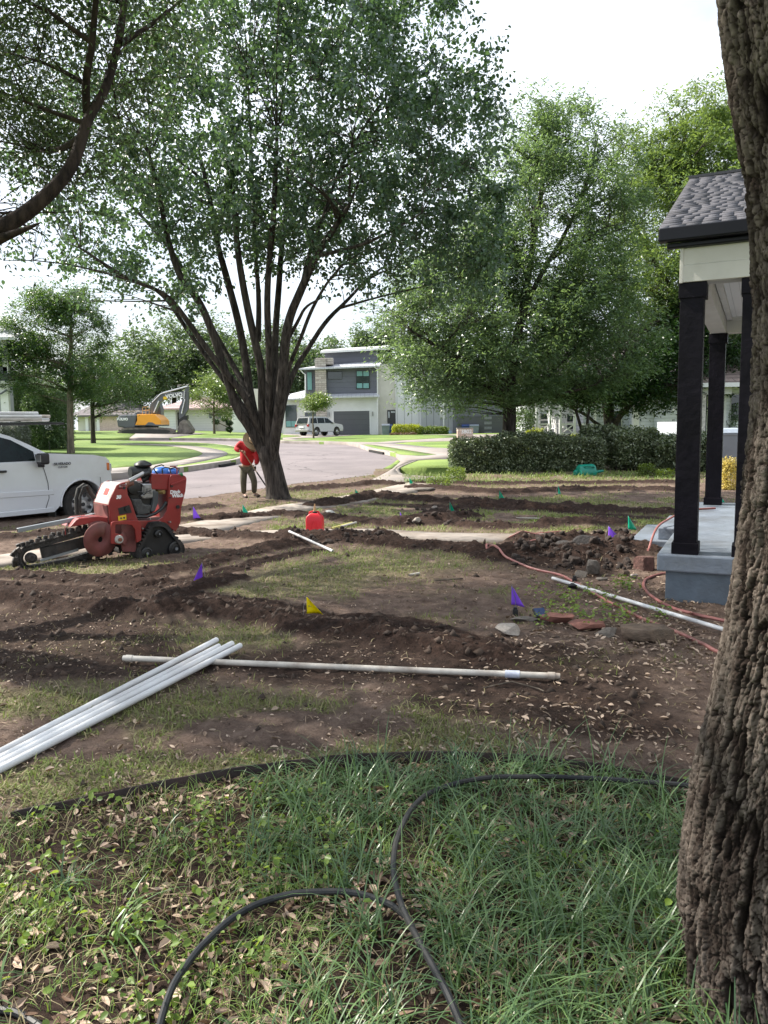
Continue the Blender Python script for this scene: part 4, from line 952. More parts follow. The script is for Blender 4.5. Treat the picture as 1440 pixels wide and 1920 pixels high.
# clods, wood chips and twigs
def clods():
    r = np.random.default_rng(5); x, y = scatter(26000, r, -17, 17, 2.6, 24, 1.5); F_ = yard_fields(x, y)
    k = (r.random(len(x)) < .03+.8*F_[1]+.25*F_[3]) & (F_[7] < 0) & ~F_[6]; x, y, z = x[k], y[k], F_[0][k]; n = len(x)
    base = np.array([[1,0,0],[-1,0,0],[0,1,0],[0,-1,0],[0,0,1],[0,0,-1]], float)
    tri = np.array([[0,2,4],[2,1,4],[1,3,4],[3,0,4],[2,0,5],[1,2,5],[3,1,5],[0,3,5]])
    s = (.006+.022*r.random(n)**3)*(1+.04*y); V = base[None]*s[:, None, None]*(1+.5*r.uniform(-1, 1, (n, 6, 1)))
    V += r.normal(size=(n, 6, 3))*s[:, None, None]*.25
    V += np.stack([x, y, z], 1)[:, None]; F = (np.arange(n)*6)[:, None, None]+tri[None]
    tag(npmesh('gravel', V.reshape(-1, 3), F.reshape(-1, 3), mat('clod_soil', (.055, .037, .027), .95, var=.45, scale=3, bump=.5)), kind='stuff')
clods()
def spoil():
    r = np.random.default_rng(8); bmx = bmesh.new(); bmesh.ops.create_icosphere(bmx, subdivisions=2, radius=1); bv = np.array([v.co[:] for v in bmx.verts]); bf = np.array([[v.index for v in f.verts] for f in bmx.faces]); bmx.free()
    V = []; F = []; c = 0
    for i in range(1100):
        u = r.random()
        if u < .5: p = G(r.uniform(965, 1185), r.uniform(1012, 1068))
        elif u < .8: p = G(r.uniform(540, 720), r.uniform(1000, 1022))
        else: p = G(r.uniform(740, 900), r.uniform(955, 990))
        s = .009+.048*r.random()**5; 
        if u > .6: s *= .8
        q = np.sign(bv)*np.abs(bv)**.8*(1+.9*(fbm(bv[:, 0]*1.9+i, bv[:, 1]*1.9+bv[:, 2]*1.6, 4, i)[:, None]-.5)*2)*s*r.uniform(.6, 1.2, 3)
        V.append(q+np.array([p.x, p.y, ground_z(p.x, p.y)+s*.25])); F.append(bf+c); c += len(bv)
    tag(npmesh('soil_clods', np.concatenate(V), np.concatenate(F), mat('black_clay', (.034, .023, .018), .9, var=.4, scale=9, bump=.9, bscale=40)), kind='stuff')
spoil()
def twigs():
    r = np.random.default_rng(15); x, y = scatter(1500, r, -17, 17, 1.6, 12, 1.4); F_ = yard_fields(x, y); k = (F_[4] < .5) & (F_[7] < 0)
    mb = MB()
    for X, Y, Z in zip(x[k], y[k], F_[0][k]):
        a = r.uniform(0, 6.28); l = r.uniform(.02, .11); p = Vector((X, Y, Z+.008)); d = Vector((math.cos(a), math.sin(a), r.uniform(-.05, .2)))*l
        mb.tube([p, p+d*.5+Vector((r.normal(), r.normal(), r.normal()))*.008, p+d], .0016+.0002*Y, 3, caps=False)
    tag(mb.build('twigs', mat('twig', (.22, .16, .11), .9, var=.3)), kind='stuff')
twigs()
# ================================================================== NEAR OAK TRUNK
def near_oak():
    ed = [(1236,1925),(1246,1840),(1258,1740),(1272,1620),(1292,1480),(1318,1350),(1341,1230),(1362,1130),(1378,1030),(1392,920),(1403,800),(1410,680),(1412,560),(1404,445),(1390,320),(1368,195),(1350,60),(1345,0),(1335,-200),(1320,-500),(1320,-900)]
    D = 2.02; tgt = [tuple(q) for q in ed]; cor = [0.0]*len(ed)
    P = [PY(a, b, D) for a, b in ed]
    zz_ = np.array([p.z for p in P]); xl = np.array([p.x for p in P]); o = np.argsort(zz_)
    NA, NZ = 620, 860
    z = np.r_[np.linspace(-.15, 2.95, NZ-60), np.linspace(2.97, 4.3, 60)]; xl_ = np.interp(z, zz_[o], xl[o]); r = np.interp(z, [-.2, 0, .25, .7, 1.4, 2.4, 4.3], [.43, .37, .325, .285, .262, .25, .24])
    root = empty('oak_tree', (float(xl_[30]+r[30]), D, 0), 0, 'thick trunk with deeply furrowed bark filling the right edge', 'tree')
    A = np.linspace(0, 2*math.pi, NA, endpoint=False); AA, ZZ = np.meshgrid(A, z)
    rr = np.repeat(r[:, None], NA, 1); per = 48
    def tw(fn, u, v, *a):                    # wrap around the seam
        k = AA/(2*math.pi); return fn(u, v, *a)*(1-k)+fn(u-u.max()-u[0, 1], v, *a)*k
    U = AA/(2*math.pi)*per
    wu = .55*(fbm(U*.45, ZZ*4, 3, 5)-.5)*2+.16*(fbm(U*2, ZZ*24, 2, 55)-.5)*2; wv = .4*(fbm(U*.5, ZZ*6+9, 3, 6)-.5)*2
    f1, f2 = worley(U*1.05+wu, ZZ*7.5+wv, 2); g1, g2 = worley(U*2.2+wu*2, ZZ*42+wv*3, 8)
    rid = 1-np.abs(2*fbm(U*.55+wu*.6, ZZ*2.0, 4, 15)-1)
    r2_ = 1-np.abs(2*fbm(U*.95+wu*.5, ZZ*2.6, 4, 45)-1); pl_f, pl_s = worley(U*2.1+wu*.9, ZZ*15+wv*1.5, 12); pl2f, pl2s = worley(U*4.4+wu*1.5, ZZ*40+wv*2, 13); A1 = np.abs(2*fbm(U*.85+wu*.7, ZZ*3.2+wv, 4, 65)-1); A2 = np.abs(2*fbm(U*1.7+wu, ZZ*8+wv*2, 4, 66)-1); A3 = np.abs(2*fbm(U*3.8, ZZ*22, 4, 67)-1)
    h = .019*sstep(.0, .17, A1)+.0085*sstep(.03, .15, pl_s-pl_f)+.0045*sstep(.03, .14, pl2s-pl2f)-.014+.006*(vn(U*1.6, ZZ*12, 77)-.5)+.005*(fbm(U*5.2, ZZ*60, 4, 25)-.5)*2-.014*sstep(.80, .97, r2_)+.008*(fbm(U*.13, ZZ*1.4, 3, 35)-.5)*2
    k = sstep(0, .06, AA)*sstep(0, .06, 2*math.pi-AA); h = h*(.3+.7*k)
    flare = 1+.03*np.cos(AA*5+1)*sstep(.5, 0, ZZ)
    Rr = rr*flare+h-.018
    for it_ in range(4):                  # settle the lean so that the bark-covered edge keeps the traced outline
        xl2 = np.interp(z, zz_[o], (xl+np.array([PY(720+c_, 960, D).x for c_ in cor]))[o])
        th_ = np.arctan(xl2/D); cc = xl2+r
        for _ in range(12): cc = D*np.tan(th_+np.arcsin(np.clip(r/np.hypot(cc, D), 0, .9)))
        cx_ = cc[:, None]
        V = np.stack([cx_+Rr*np.cos(AA), D+Rr*np.sin(AA), ZZ], -1).reshape(-1, 3)
        qx, qy = w2p(V[:, 0], V[:, 1], V[:, 2])
        for k_, (a_, b_) in enumerate(tgt):
            mk = np.abs(qy-b_) < 26
            if mk.any() and 0 <= b_ <= 1925: cor[k_] += .8*(a_-np.percentile(qx[mk], .6))
        cor[-3:] = [cor[-4]]*3
    i = np.arange(NA*NZ).reshape(NZ, NA); F = np.stack([i[:-1], np.roll(i, -1, 1)[:-1], np.roll(i, -1, 1)[1:], i[1:]], -1).reshape(-1, 4)
    m, n, b, L = nodes('furrowed_bark'); b.inputs['Roughness'].default_value = .92; b.inputs['Specular IOR Level'].default_value = .15
    at = n.nodes.new('ShaderNodeAttribute'); at.attribute_name = 'tint'
    tc = n.nodes.new('ShaderNodeTexCoord'); ns = n.nodes.new('ShaderNodeTexNoise'); ns.inputs['Scale'].default_value = 60; ns.inputs['Detail'].default_value = 9; ns.inputs['Roughness'].default_value = .8
    L(tc.outputs['Object'], ns.inputs['Vector'])
    n2 = n.nodes.new('ShaderNodeTexNoise'); n2.inputs['Scale'].default_value = 4; n2.inputs['Detail'].default_value = 4; L(tc.outputs['Object'], n2.inputs['Vector'])
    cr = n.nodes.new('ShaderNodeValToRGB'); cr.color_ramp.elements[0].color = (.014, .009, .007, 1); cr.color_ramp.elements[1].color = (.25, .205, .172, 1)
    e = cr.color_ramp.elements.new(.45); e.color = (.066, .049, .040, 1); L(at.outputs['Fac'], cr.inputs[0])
    ov = n.nodes.new('ShaderNodeMixRGB'); ov.blend_type = 'OVERLAY'; ov.inputs[0].default_value = .7; L(cr.outputs[0], ov.inputs[1]); L(ns.outputs[0], ov.inputs[2])
    o2 = n.nodes.new('ShaderNodeMixRGB'); o2.blend_type = 'OVERLAY'; o2.inputs[0].default_value = .45; L(ov.outputs[0], o2.inputs[1]); L(n2.outputs[0], o2.inputs[2]); L(o2.outputs[0], b.inputs['Base Color'])
    bp = n.nodes.new('ShaderNodeBump'); bp.inputs['Distance'].default_value = .012; bp.inputs['Strength'].default_value = 1.0; mpz = n.nodes.new('ShaderNodeMapping'); mpz.inputs['Scale'].default_value = (1, 1, .35); L(tc.outputs['Object'], mpz.inputs[0])
    n4 = n.nodes.new('ShaderNodeTexVoronoi'); n4.feature = 'DISTANCE_TO_EDGE'; n4.inputs['Scale'].default_value = 75; L(mpz.outputs[0], n4.inputs['Vector'])
    ds = n.nodes.new('ShaderNodeVectorMath'); ds.operation = 'MULTIPLY_ADD'; L(ns.outputs['Color'], ds.inputs[0]); ds.inputs[1].default_value = (.02, .02, .02); L(mpz.outputs[0], ds.inputs[2]); L(ds.outputs[0], n4.inputs['Vector'])
    sm = n.nodes.new('ShaderNodeMath'); sm.operation = 'MULTIPLY_ADD'; L(n4.outputs[0], sm.inputs[0]); sm.inputs[1].default_value = 1.2; L(ns.outputs[0], sm.inputs[2])
    L(sm.outputs[0], bp.inputs['Height']); L(bp.outputs[0], b.inputs['Normal'])
    # real colour of the bark: weathered grey ridge tops, brown inner furrow
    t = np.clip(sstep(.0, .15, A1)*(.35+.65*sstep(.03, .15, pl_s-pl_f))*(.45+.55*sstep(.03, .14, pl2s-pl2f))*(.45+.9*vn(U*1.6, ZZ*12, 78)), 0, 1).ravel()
    tr = wpar(npmesh('trunk', V, F, m, smooth=True, attrs={'tint': ('FLOAT', t)}), root)
    top = Vector((float(cc[-1]), D, 4.2)); mb = MB(); rg = np.random.default_rng(4); skel = [(np.array(top), .2)]
    for q, rad in (([top, top+Vector((-.5, .3, 1.4)), top+Vector((-1.8, .6, 3.0)), top+Vector((-2.6, 1.2, 4.2))], [.2, .15, .1, .04]), ([top, top+Vector((.6, -.5, 1.6)), top+Vector((1.6, -.4, 3.4))], [.19, .14, .05]), ([top, top+Vector((.2, .9, 1.4)), top+Vector((.5, 2.4, 2.6))], [.15, .11, .04])):
        Q = smooth2([tuple(v) for v in q], 2); R2 = np.interp(np.linspace(0, 1, len(Q)), np.linspace(0, 1, len(rad)), rad); mb.tube(Q, list(R2), 12, caps=False); skel += [(np.array(p), rr_) for p, rr_ in zip(Q, R2)]
    en = [((-.9, 2.2, 5.5), (1.2, 1.0, .7), .5), ((-.2, 2.6, 7.9), (2.8, 2.4, 1.2), 1), ((2.2, 1.6, 8.0), (2.6, 2.6, 1.3), .8), ((1.6, 4.4, 7.6), (2, 1.6, 1.0), .6)]  # crown out of frame; the first, lowest clump is added to shade the upper trunk
    l1 = env_points(en, 34, rg, .2); n1 = grow(mb, skel, l1, rg, .03)
    cl = env_points(en, 120, rg, .3); grow(mb, skel+n1, cl, rg, .01, tip=.003, ns=4, nseg=4, zdrop=.1)
    wpar(mb.build('limb', BK_dark, smooth=True), root)
    C = np.repeat(cl, 55, axis=0); P = C+rg.normal(size=C.shape)*.3
    wpar(leaf_mesh('crown', P, .10, rg, LF_ash, aspect=.45, droop=.3), root)
near_oak()

# ================================================================== PORCH
M_blue = mat('slate_blue_paint', (.105, .135, .17), .45, var=.10, scale=5, bump=.25, bscale=30, dirt=(.06, .065, .07), dirtamt=.5)
M_deck = mat('blue_grey_deck_paint', (.185, .215, .26), .38, var=.12, scale=4, bump=.2, bscale=25, dirt=(.10, .10, .10), dirtamt=.55)
M_post = mat('near_black_stain', (.006, .005, .0085), .6, spec=.12, var=.3, scale=3, bump=.3, bscale=14)
M_white = mat('cream_siding', (.50, .48, .45), .6, var=.05, scale=3, dirt=(.32, .29, .24), dirtamt=.35)
M_ceil = linemat('white_ceiling_boards', (.62, .61, .60), .09, 'X', .006, .6, .7, .06)
M_fasc = mat('black_gutter', (.006, .006, .010), .35, spec=.25, var=.2, scale=3)
def shingle_mat():
    m, n, b, L = nodes('shingle'); b.inputs['Roughness'].default_value = .9
    at = n.nodes.new('ShaderNodeAttribute'); at.attribute_name = 'tint'; cr = n.nodes.new('ShaderNodeValToRGB')
    cr.color_ramp.elements[0].color = (.055, .055, .066, 1); cr.color_ramp.elements[1].color = (.092, .091, .108, 1); L(at.outputs['Fac'], cr.inputs[0])
    tc = n.nodes.new('ShaderNodeTexCoord'); ns = n.nodes.new('ShaderNodeTexNoise'); ns.inputs['Scale'].default_value = 90; L(tc.outputs['Object'], ns.inputs['Vector'])
    ov = n.nodes.new('ShaderNodeMixRGB'); ov.blend_type = 'OVERLAY'; ov.inputs[0].default_value = .6; L(cr.outputs[0], ov.inputs[1]); L(ns.outputs[0], ov.inputs[2]); L(ov.outputs[0], b.inputs['Base Color'])
    return m
M_shin = shingle_mat()
def shingles(parent, x0, x1, a, b_, rows, name='shingles'):       # local: a=(y,z) eave, b=(y,z) ridge
    r = np.random.default_rng(3); V = []; T = []; a = np.array(a); b_ = np.array(b_); d = (b_-a)/rows; nrm = np.array([-d[1], d[0]]); nrm /= np.hypot(*nrm)
    if nrm[1] < 0: nrm = -nrm
    for i in range(rows):
        x = x0-.0; p = a+d*i; q = a+d*(i+1.06)
        while x < x1:
            w_ = r.uniform(.07, .18); xe = min(x+w_, x1); th = r.choice([.002, .005]); t = r.random()
            lo = p-d*(r.choice([0, .05]) if i else 0)
            for (yy_, zz2) in ((lo+nrm*(th+.008)), (q+nrm*(th*.2+.004)), (lo-nrm*.002), (q-nrm*.002)):
                V += [(x, yy_, zz2), (xe-.003, yy_, zz2)]
            T += [t]*8; x = xe
    n = len(V)//8; bb = (np.arange(n)*8)[:, None]
    F = np.concatenate([bb+np.array(f) for f in ([0,1,3,2],[4,5,1,0],[4,0,2,6],[5,7,3,1])])
    return npmesh(name, V, F, M_shin, parent, attrs={'tint': ('FLOAT', T)})
pr = empty('house_porch', (2.41, 6.72, 0), math.atan2(-.438, .899), 'blue grey porch with near black square posts under a shingled gable roof', 'porch')
def pbox(name, a, b, m, parent=pr, bevel=.006, mb=None): q = (mb or MB()).b2(a, b); return q.build(name, m, parent, bevel=bevel)
pbox('deck', (0, 0, .276), (2.6, 4.8, .43), M_deck, bevel=.015)
pbox('footing', (.07, .06, -.15), (2.58, 4.74, .276), M_blue, bevel=.01)
pbox('step', (-.62, 2.75, -.1), (0, 4.3, .14), M_deck, bevel=.015)
pbox('step', (-.31, 2.85, .14), (0, 4.2, .29), M_deck, bevel=.015)
for (x, y, s) in ((.13, .055, .19), (.615, .055, .19), (.13, 4.4, .2), (1.35, 4.4, .2)):
    p = pbox('post', (x, y, .43), (x+s, y+s, 2.76), M_post, bevel=.004)
    c = MB().b2((x-.016, y-.016, .432), (x+s+.016, y+s+.016, .53)).build('post_base', M_post, p, bevel=.004)
    c = MB().b2((x-.012, y-.012, 2.63), (x+s+.02, y+s+.012, 2.758)).build('post_cap', M_post, p, bevel=.004)
fr = MB()
for k, (z0, z1) in enumerate(((2.76, 2.90), (2.90, 3.04))):     # two lapped boards each side
    fr.b2((.13, .03-.012*(1-k)*0+.006*k, z0), (2.62, .27, z1)); fr.b2((.136+.004*k, .27, z0), (.33, 4.40, z1)); fr.b2((.13, 4.4, z0), (2.62, 4.62, z1))
fr.build('frieze', M_white, pr, bevel=.004)
MB().b2((.124, .022, 2.755), (.15, .055, 3.04)).build('corner_trim', M_white, pr, bevel=.003)
MB().b2((.33, .27, 2.96), (2.62, 4.4, 2.99)).build('ceiling', M_ceil, pr)
MB().b2((.40, .27, 2.92), (.34, 4.4, 2.96)).b2((.34, 4.36, 2.92), (2.6, 4.4, 2.96)).build('crown_trim', M_white, pr)
gt = MB().b2((-.04, -.11, 3.085), (6.0, 0.0, 3.195)).b2((.02, -.02, 3.04), (6.0, .05, 3.085)); gt.build('gutter', M_fasc, pr, bevel=.012)
ry_ = 2.75; rz_ = 4.34
def slope(name, y0, y1, z0, z1, m): V = [(-.02, y0, z0), (6, y0, z0), (6, y1, z1), (-.02, y1, z1)]; V += [(x, y, z-.06) for x, y, z in V]; return MB().add(V, [(0,1,2,3),(7,6,5,4),(0,4,5,1),(1,5,6,2),(2,6,7,3),(3,7,4,0)]).build(name, m, pr)
slope('roof', -.06, ry_, 3.18, rz_, M_fasc); slope('roof', 2*ry_-1+.2, ry_, 3.18, rz_, M_fasc)
shingles(pr, -.04, 6.0, (-.085, 3.19), (ry_, rz_+.015), 30)
shingles(pr, -.04, 6.0, (2*ry_-1+.2, 3.19), (ry_, rz_+.015), 18)
MB().prism([(.16, 3.04), (ry_, 4.2), (4.5, 3.04)], lambda u, v, t: (t, u, v), .15, .2).build('gable', M_white, pr)
MB().b2((-.05, ry_-.08, rz_+.0), (6, ry_+.08, rz_+.03)).build('ridge_cap', M_shin, pr)
M_sid = linemat('cream_lap_wall', (.50, .47, .42), .17, 'Z', .02, .6, .6, .05)
MB().b2((2.6, -1.5, -.1), (6, 6, 3.11)).build('wall', M_sid, pr)
dr = MB().b2((2.56, 1.6, .44), (2.6, 2.55, 2.5)).build('door', M_post, pr, bevel=.01); MB().ball((2.52, 2.45, 1.4), .035).build('handle', mat('brass', (.5, .35, .12), .3, 1), dr)

# ================================================================== HOUSES
def bxp(mb, x0, y0, x1, y1, Y, dep=.3):           # box whose front face fills that rectangle at depth Y
    a = PY(x0, y1, Y); b = PY(x1, y0, Y); c = PY(x1, y1, Y); d = PY(x0, y0, Y)
    mb.b2((min(a.x, d.x), Y, (a.z+c.z)/2), (max(b.x, c.x), Y+dep, (b.z+d.z)/2)); return mb
def hb(name, root, rects, m, bevel=0):
    mb = MB()
    for r in rects: bxp(mb, *r)
    return wpar(mb.build(name, m, root, bevel=bevel), root)
def sub_of(o, p): o.parent = p; o.matrix_parent_inverse = Matrix.Identity(4); return o
def kid(name, parent_part, root, rects, m):       # sub-part in world coords
    o = hb(name, root, rects, m); mi = o.matrix_parent_inverse.copy(); o.parent = parent_part; o.matrix_parent_inverse = Matrix.Identity(4); return o
H = lambda x, y: (520+x*.18056, 640+y*.18056)
def hr(x0, y0, x1, y1, Y, dep=.3): a = H(x0, y0); b = H(x1, y1); return (a[0], a[1], b[0], b[1], Y, dep)
M_stucco = mat('white_stucco', (.66, .66, .66), .85, var=.04, scale=1.2, bump=.15, bscale=40)
M_stucco2 = mat('cream_stucco', (.58, .55, .51), .85, var=.05, scale=1.2, bump=.15, bscale=40)
M_slate = linemat('slate_board', (.115, .12, .15), .55, 'Z', .02, .6, .6, .04)
M_char = linemat('charcoal_door', (.085, .088, .10), .55, 'Z', .015, .5, .6, .04)
M_metal = linemat('standing_seam', (.46, .47, .50), .45, 'X', .04, .4, .75, .1)
M_trimw = mat('white_trim', (.68, .68, .68), .5, var=.03)
M_frame = mat('dark_window_frame', (.03, .03, .035), .4)
M_glass = glassmat('window_glass', (.018, .03, .028), .06)
M_shade = mat('teal_blind', (.16, .34, .34), .5, var=.05)
M_stone = brickmat('ledge_stone', (.36, .31, .28), (.52, .47, .43), (.24, .21, .19), 1, .62, .22, .8)
M_bb = linemat('board_and_batten', (.62, .62, .64), .75, 'X', .05, .6, .55, .07)
M_bbg = linemat('grey_board_and_batten', (.34, .35, .38), .75, 'X', .05, .6, .5, .07)
hz_ = Tz(-8, 80)
mh = empty('modern_house', (PY(620, 812, 80).x, 80, float(Tz(-8, 80))), 0, 'two storey modern house in white stucco and slate grey boards with stone chimney', 'house')
def g80(x, Y=80): return 2000  # extends below ground
hb('wall', mh, [hr(470,575,1040,975,80,9)], M_stucco); hb('wall', mh, [hr(60,600,500,975,81,8)], M_stucco)
hb('wall', mh, [hr(288,268,1032,566,80.3,8)], M_slate); hb('wall', mh, [hr(495,100,1040,232,82.5,5)], M_slate)
hb('wall', mh, [hr(1036,240,1232,980,80.6,9)], M_stucco2)
hb('wall', mh, [hr(1232,230,1500,980,80.2,9)], M_bb); hb('wall', mh, [hr(1498,330,1830,990,79.9,9)], M_bbg)
hb('wall', mh, [hr(1828,430,2900,995,79.5,9)], mat('slate_wall', (.13, .135, .165), .7, var=.05))
def roofslab(name, x0, y0, x1, y1, x2, y2, x3, y3, Y0_, Y1_, th=.16, m=M_metal):   # front-left, front-right at Y0; back-right, back-left at Y1
    P = [PY(*H(x0, y0), Y0_), PY(*H(x1, y1), Y0_), PY(*H(x2, y2), Y1_), PY(*H(x3, y3), Y1_)]
    V = P+[p-Vector((0, 0, th)) for p in P]
    return wpar(MB().add(V, [(0,1,2,3),(7,6,5,4),(0,4,5,1),(1,5,6,2),(2,6,7,3),(3,7,4,0)]).build(name, m, mh), mh)
roofslab('roof', 222,282,1065,250,1065,196,440,250,79.3,83.5); roofslab('roof', 445,102,1160,62,1160,40,480,88,81.6,88,.22, M_trimw)
roofslab('roof', 480,575,1062,562,1040,536,500,548,79.2,80.3); roofslab('roof', 80,596,290,590,290,508,140,545,80.2,84)
hb('chimney', mh, [hr(403,180,500,800,79.6,1.6), hr(400,172,575,240,79.9,1.4)], M_stone)
gd = hb('garage_door', mh, [hr(584,724,960,968,79.93,.2)], M_char)
kid('frame', gd, mh, [hr(574,715,968,724,79.9,.12), hr(574,724,584,968,79.9,.12), hr(960,724,968,968,79.9,.12)], M_trimw)
def win(root, rect, Y, panes, mf=M_frame, fw=.5, mg=M_glass, blinds=(), kidm=M_shade, hfn=H):
    x0, y0, x1, y1 = rect; a = hfn(x0, y0); b = hfn(x1, y1); W = b[0]-a[0]; Ht = b[1]-a[1]
    f = hb('window', root, [(a[0], a[1], b[0], b[1], Y, .1)], mf)
    nx, ny = panes; pw = W/nx; ph = Ht/ny
    for i in range(nx):
        for j in range(ny):
            r = (a[0]+i*pw+fw, a[1]+j*ph+fw, a[0]+(i+1)*pw-fw, a[1]+(j+1)*ph-fw, Y-.02, .06)
            kid('pane', f, root, [r], mg)
    for (bx0, by0, bx1, by1) in blinds:
        kid('blind', f, root, [(a[0]+bx0*W, a[1]+by0*Ht, a[0]+bx1*W, a[1]+by1*Ht, Y-.035, .02)], kidm)
    return f
win(mh, (818,303,958,493), 80.22, (2,1), blinds=[(.06,.04,.46,.30),(.54,.04,.94,.30),(.06,.70,.46,.96),(.54,.70,.94,.96)])
win(mh, (524,316,672,394), 80.22, (1,1)); win(mh, (312,318,358,508), 80.22, (1,1), mg=M_shade)
win(mh, (88,663,198,893), 80.92, (2,1), blinds=[(.05,.72,.47,.97),(.53,.72,.95,.97),(.05,.32,.95,.66)][:2]); win(mh, (288,740,420,795), 80.92, (1,1))
win(mh, (1690,560,1740,800), 79.82, (1,1), mf=M_trimw, mg=mat('pale_blind', (.5,.5,.5), .6), hfn=H)
dd = hb('door', mh, [hr(1145,712,1230,975,80.5,.1)], M_frame); kid('pane', dd, mh, [hr(1180,725,1222,742,80.47,.05), hr(1152,730,1166,795,80.47,.05)], mat('door_light', (.4, .42, .45), .3))
g2 = hb('garage_door', mh, [(858,780,946,819,79.4,.15)], M_char)
for k in range(4): kid('pane', g2, mh, [(908,781+k*9.5,922,786+k*9.5,79.37,.05)], mat('frosted', (.2,.21,.23), .4))
for (x, y) in ((540,760),(990,752)): hb('wall_lamp', mh, [hr(x-5,y-22,x+6,y+22,79.85,.15)], mat('lamp_metal', (.3,.3,.3), .4, 1))
for pts in ([(240,296),(268,330),(290,345),(292,600)], [(1000,262),(1036,285),(1040,300),(1043,965)], [(1728,400),(1728,980)]):
    wpar(MB().tube([PY(*H(*p), 79.5) for p in pts], .07, 6).build('downspout', M_trimw, mh), mh)
# address stone
ad = empty('address_stone', G(886, 821), 0, 'low stone block with white house number by the bins', 'sign')
aY = ad.location.y; o = MB(); bxp(o, 858, 803, 887, 822, aY, .7); wpar(o.build('block', brickmat('warm_ledge_stone', (.42, .30, .24), (.60, .48, .40), (.35, .28, .24), 1, .5, .2, .8), ad), ad)
o = MB(); bxp(o, 857, 802.3, 888, 804, aY-.05, .8); wpar(o.build('cap', M_conc, ad), ad)
tx = text('3802', .42, M_trimw, ad, PY(874.5, 809.5, aY)-ad.location-Vector((0, .02, 0)), (R_(90), 0, 0), ex=.01, bold=.01)
def bin_(label, px0, px1, pyt, pyb, Y, col, lidcol, name='wheelie_bin', rz=0):
    a = PY((px0+px1)/2, pyb, Y); W = (px1-px0)*Y/FPX; Hh = (pyb-pyt)*Y/FPX
    r = empty(name, a, rz, label, 'bin'); m = mat('bin_plastic', col, .45, var=.08, scale=3); m2 = mat('bin_lid', lidcol, .4, var=.08)
    mb = MB(); t = W*.5; b = W*.42; h = Hh*.86
    mb.add([(-b,-b,0),(b,-b,0),(b,b,0),(-b,b,0),(-t,-t,h),(t,-t,h),(t,t,h),(-t,t,h)], [(0,1,2,3),(4,5,6,7),(0,1,5,4),(1,2,6,5),(2,3,7,6),(3,0,4,7)]).build('body', m, r, bevel=.02*W)
    mb = MB().box((0, 0, h-.02), (2*t*1.06, 2*t*1.06, .06)); mb.build('rim', m, r, bevel=.01)
    mb = MB(); n = 7
    V = []; 
    for i in range(n):
        u = -1+2*i/(n-1); z = h+.02+(Hh-h)*(1-u*u)**.5*.9
        V += [(-t*1.02, u*t*1.05, z), (t*1.02, u*t*1.05, z)]
    V += [(-t*1.02, 0, h), (t*1.02, 0, h)]
    F = [(2*i, 2*i+1, 2*i+3, 2*i+2) for i in range(n-1)]+[tuple([2*i for i in range(n)]), tuple([2*i+1 for i in range(n)][::-1])]
    mb.add(V, F).build('lid', m2, r, bevel=.01)
    for s in (-1, 1): MB().cyl((s*t*.8-.03, b*.9, .12*Hh), (s*t*.8+.03, b*.9, .12*Hh), .12*Hh, n=14).build('wheel', M_frame, r)
    mb = MB().cyl((-t*.8, t*1.15, h*.96), (t*.8, t*1.15, h*.96), .02*W+.01, n=8); mb.build('handle', m2, r)
    return r
bin_('grey wheelie bin beside the stone chimney house side door', 716, 731, 795, 818, 77, (.14,.17,.2), (.12,.14,.17)); bin_('blue wheelie bin half behind the grey one at the side door', 727, 736, 796, 817, 78.2, (.02,.06,.2), (.02,.05,.16))
bin_('grey wheelie bin behind the address stone', 880, 897, 796, 818, 79, (.20,.23,.27), (.22,.26,.30)); bin_('blue lidded bin left of the bin behind the address stone', 866, 879, 796, 816, 79.2, (.02,.05,.18), (.02,.05,.2))
bin_('large grey bin with domed lid seen between the dark porch posts', 1345, 1379, 803, 874, 21.5, (.17,.18,.21), (.33,.37,.43)); bin_('blue bin top showing over the hedge by the porch post', 1254, 1284, 816, 858, 26, (.01,.03,.10), (.02,.10,.30)); bin_('dark navy bin behind the hedge between two posts', 1302, 1320, 820, 858, 26.4, (.01,.02,.07), (.01,.03,.12))
# utility box by the garage wall
o = MB(); bxp(o, 840, 808, 847, 818, 78.5, .3); ub = tag(o.build('meter_box', mat('pale_blue_plastic', (.3,.4,.6), .4), bevel=.03), 'small pale blue meter box at the end of the green hedge', 'box')

# ---- grey neighbour house
M_gsid = linemat('grey_lap_siding', (.56, .59, .67), .155, 'Z', .02, .6, .55, .12)
M_wsid = linemat('pale_lap_siding', (.68, .71, .72), .155, 'Z', .02, .6, .6, .10)
M_rf = brickmat('grey_shingle', (.13, .115, .12), (.20, .175, .18), (.09, .08, .085), 1, .9, .16, .4)
gh = empty('grey_house', (PY(1150, 850, 38).x, 38, float(Tz(11, 38))), 0, 'grey lap sided single storey house with white window trim behind the hedge', 'house')
hb('wall', gh, [(1196,700,1300,900,37.4,8)], M_gsid); hb('wall', gh, [(1095,700,1192,900,38.6,7)], M_gsid); hb('wall', gh, [(985,715,1100,900,40.5,6)], M_wsid)
hb('corner_board', gh, [(1190,700,1196,900,37.36,.3),(1298,700,1303,900,37.36,.3),(1183,700,1187,900,38.5,.2)], M_trimw)
I = lambda x, y: (x, y)
win(gh, (1234,752,1268,816), 37.33, (1,2), mf=M_trimw, fw=2.2, hfn=I, mg=mat('dull_glass', (.05,.06,.07), .4, spec=.2)); win(gh, (1150,770,1166,808), 38.55, (1,1), mf=M_trimw, fw=2, hfn=I)
win(gh, (1012,775,1030,800), 40.4, (1,2), mf=M_trimw, fw=1.6, hfn=I); win(gh, (1062,778,1078,806), 40.4, (1,2), mf=M_trimw, fw=1.6, hfn=I)
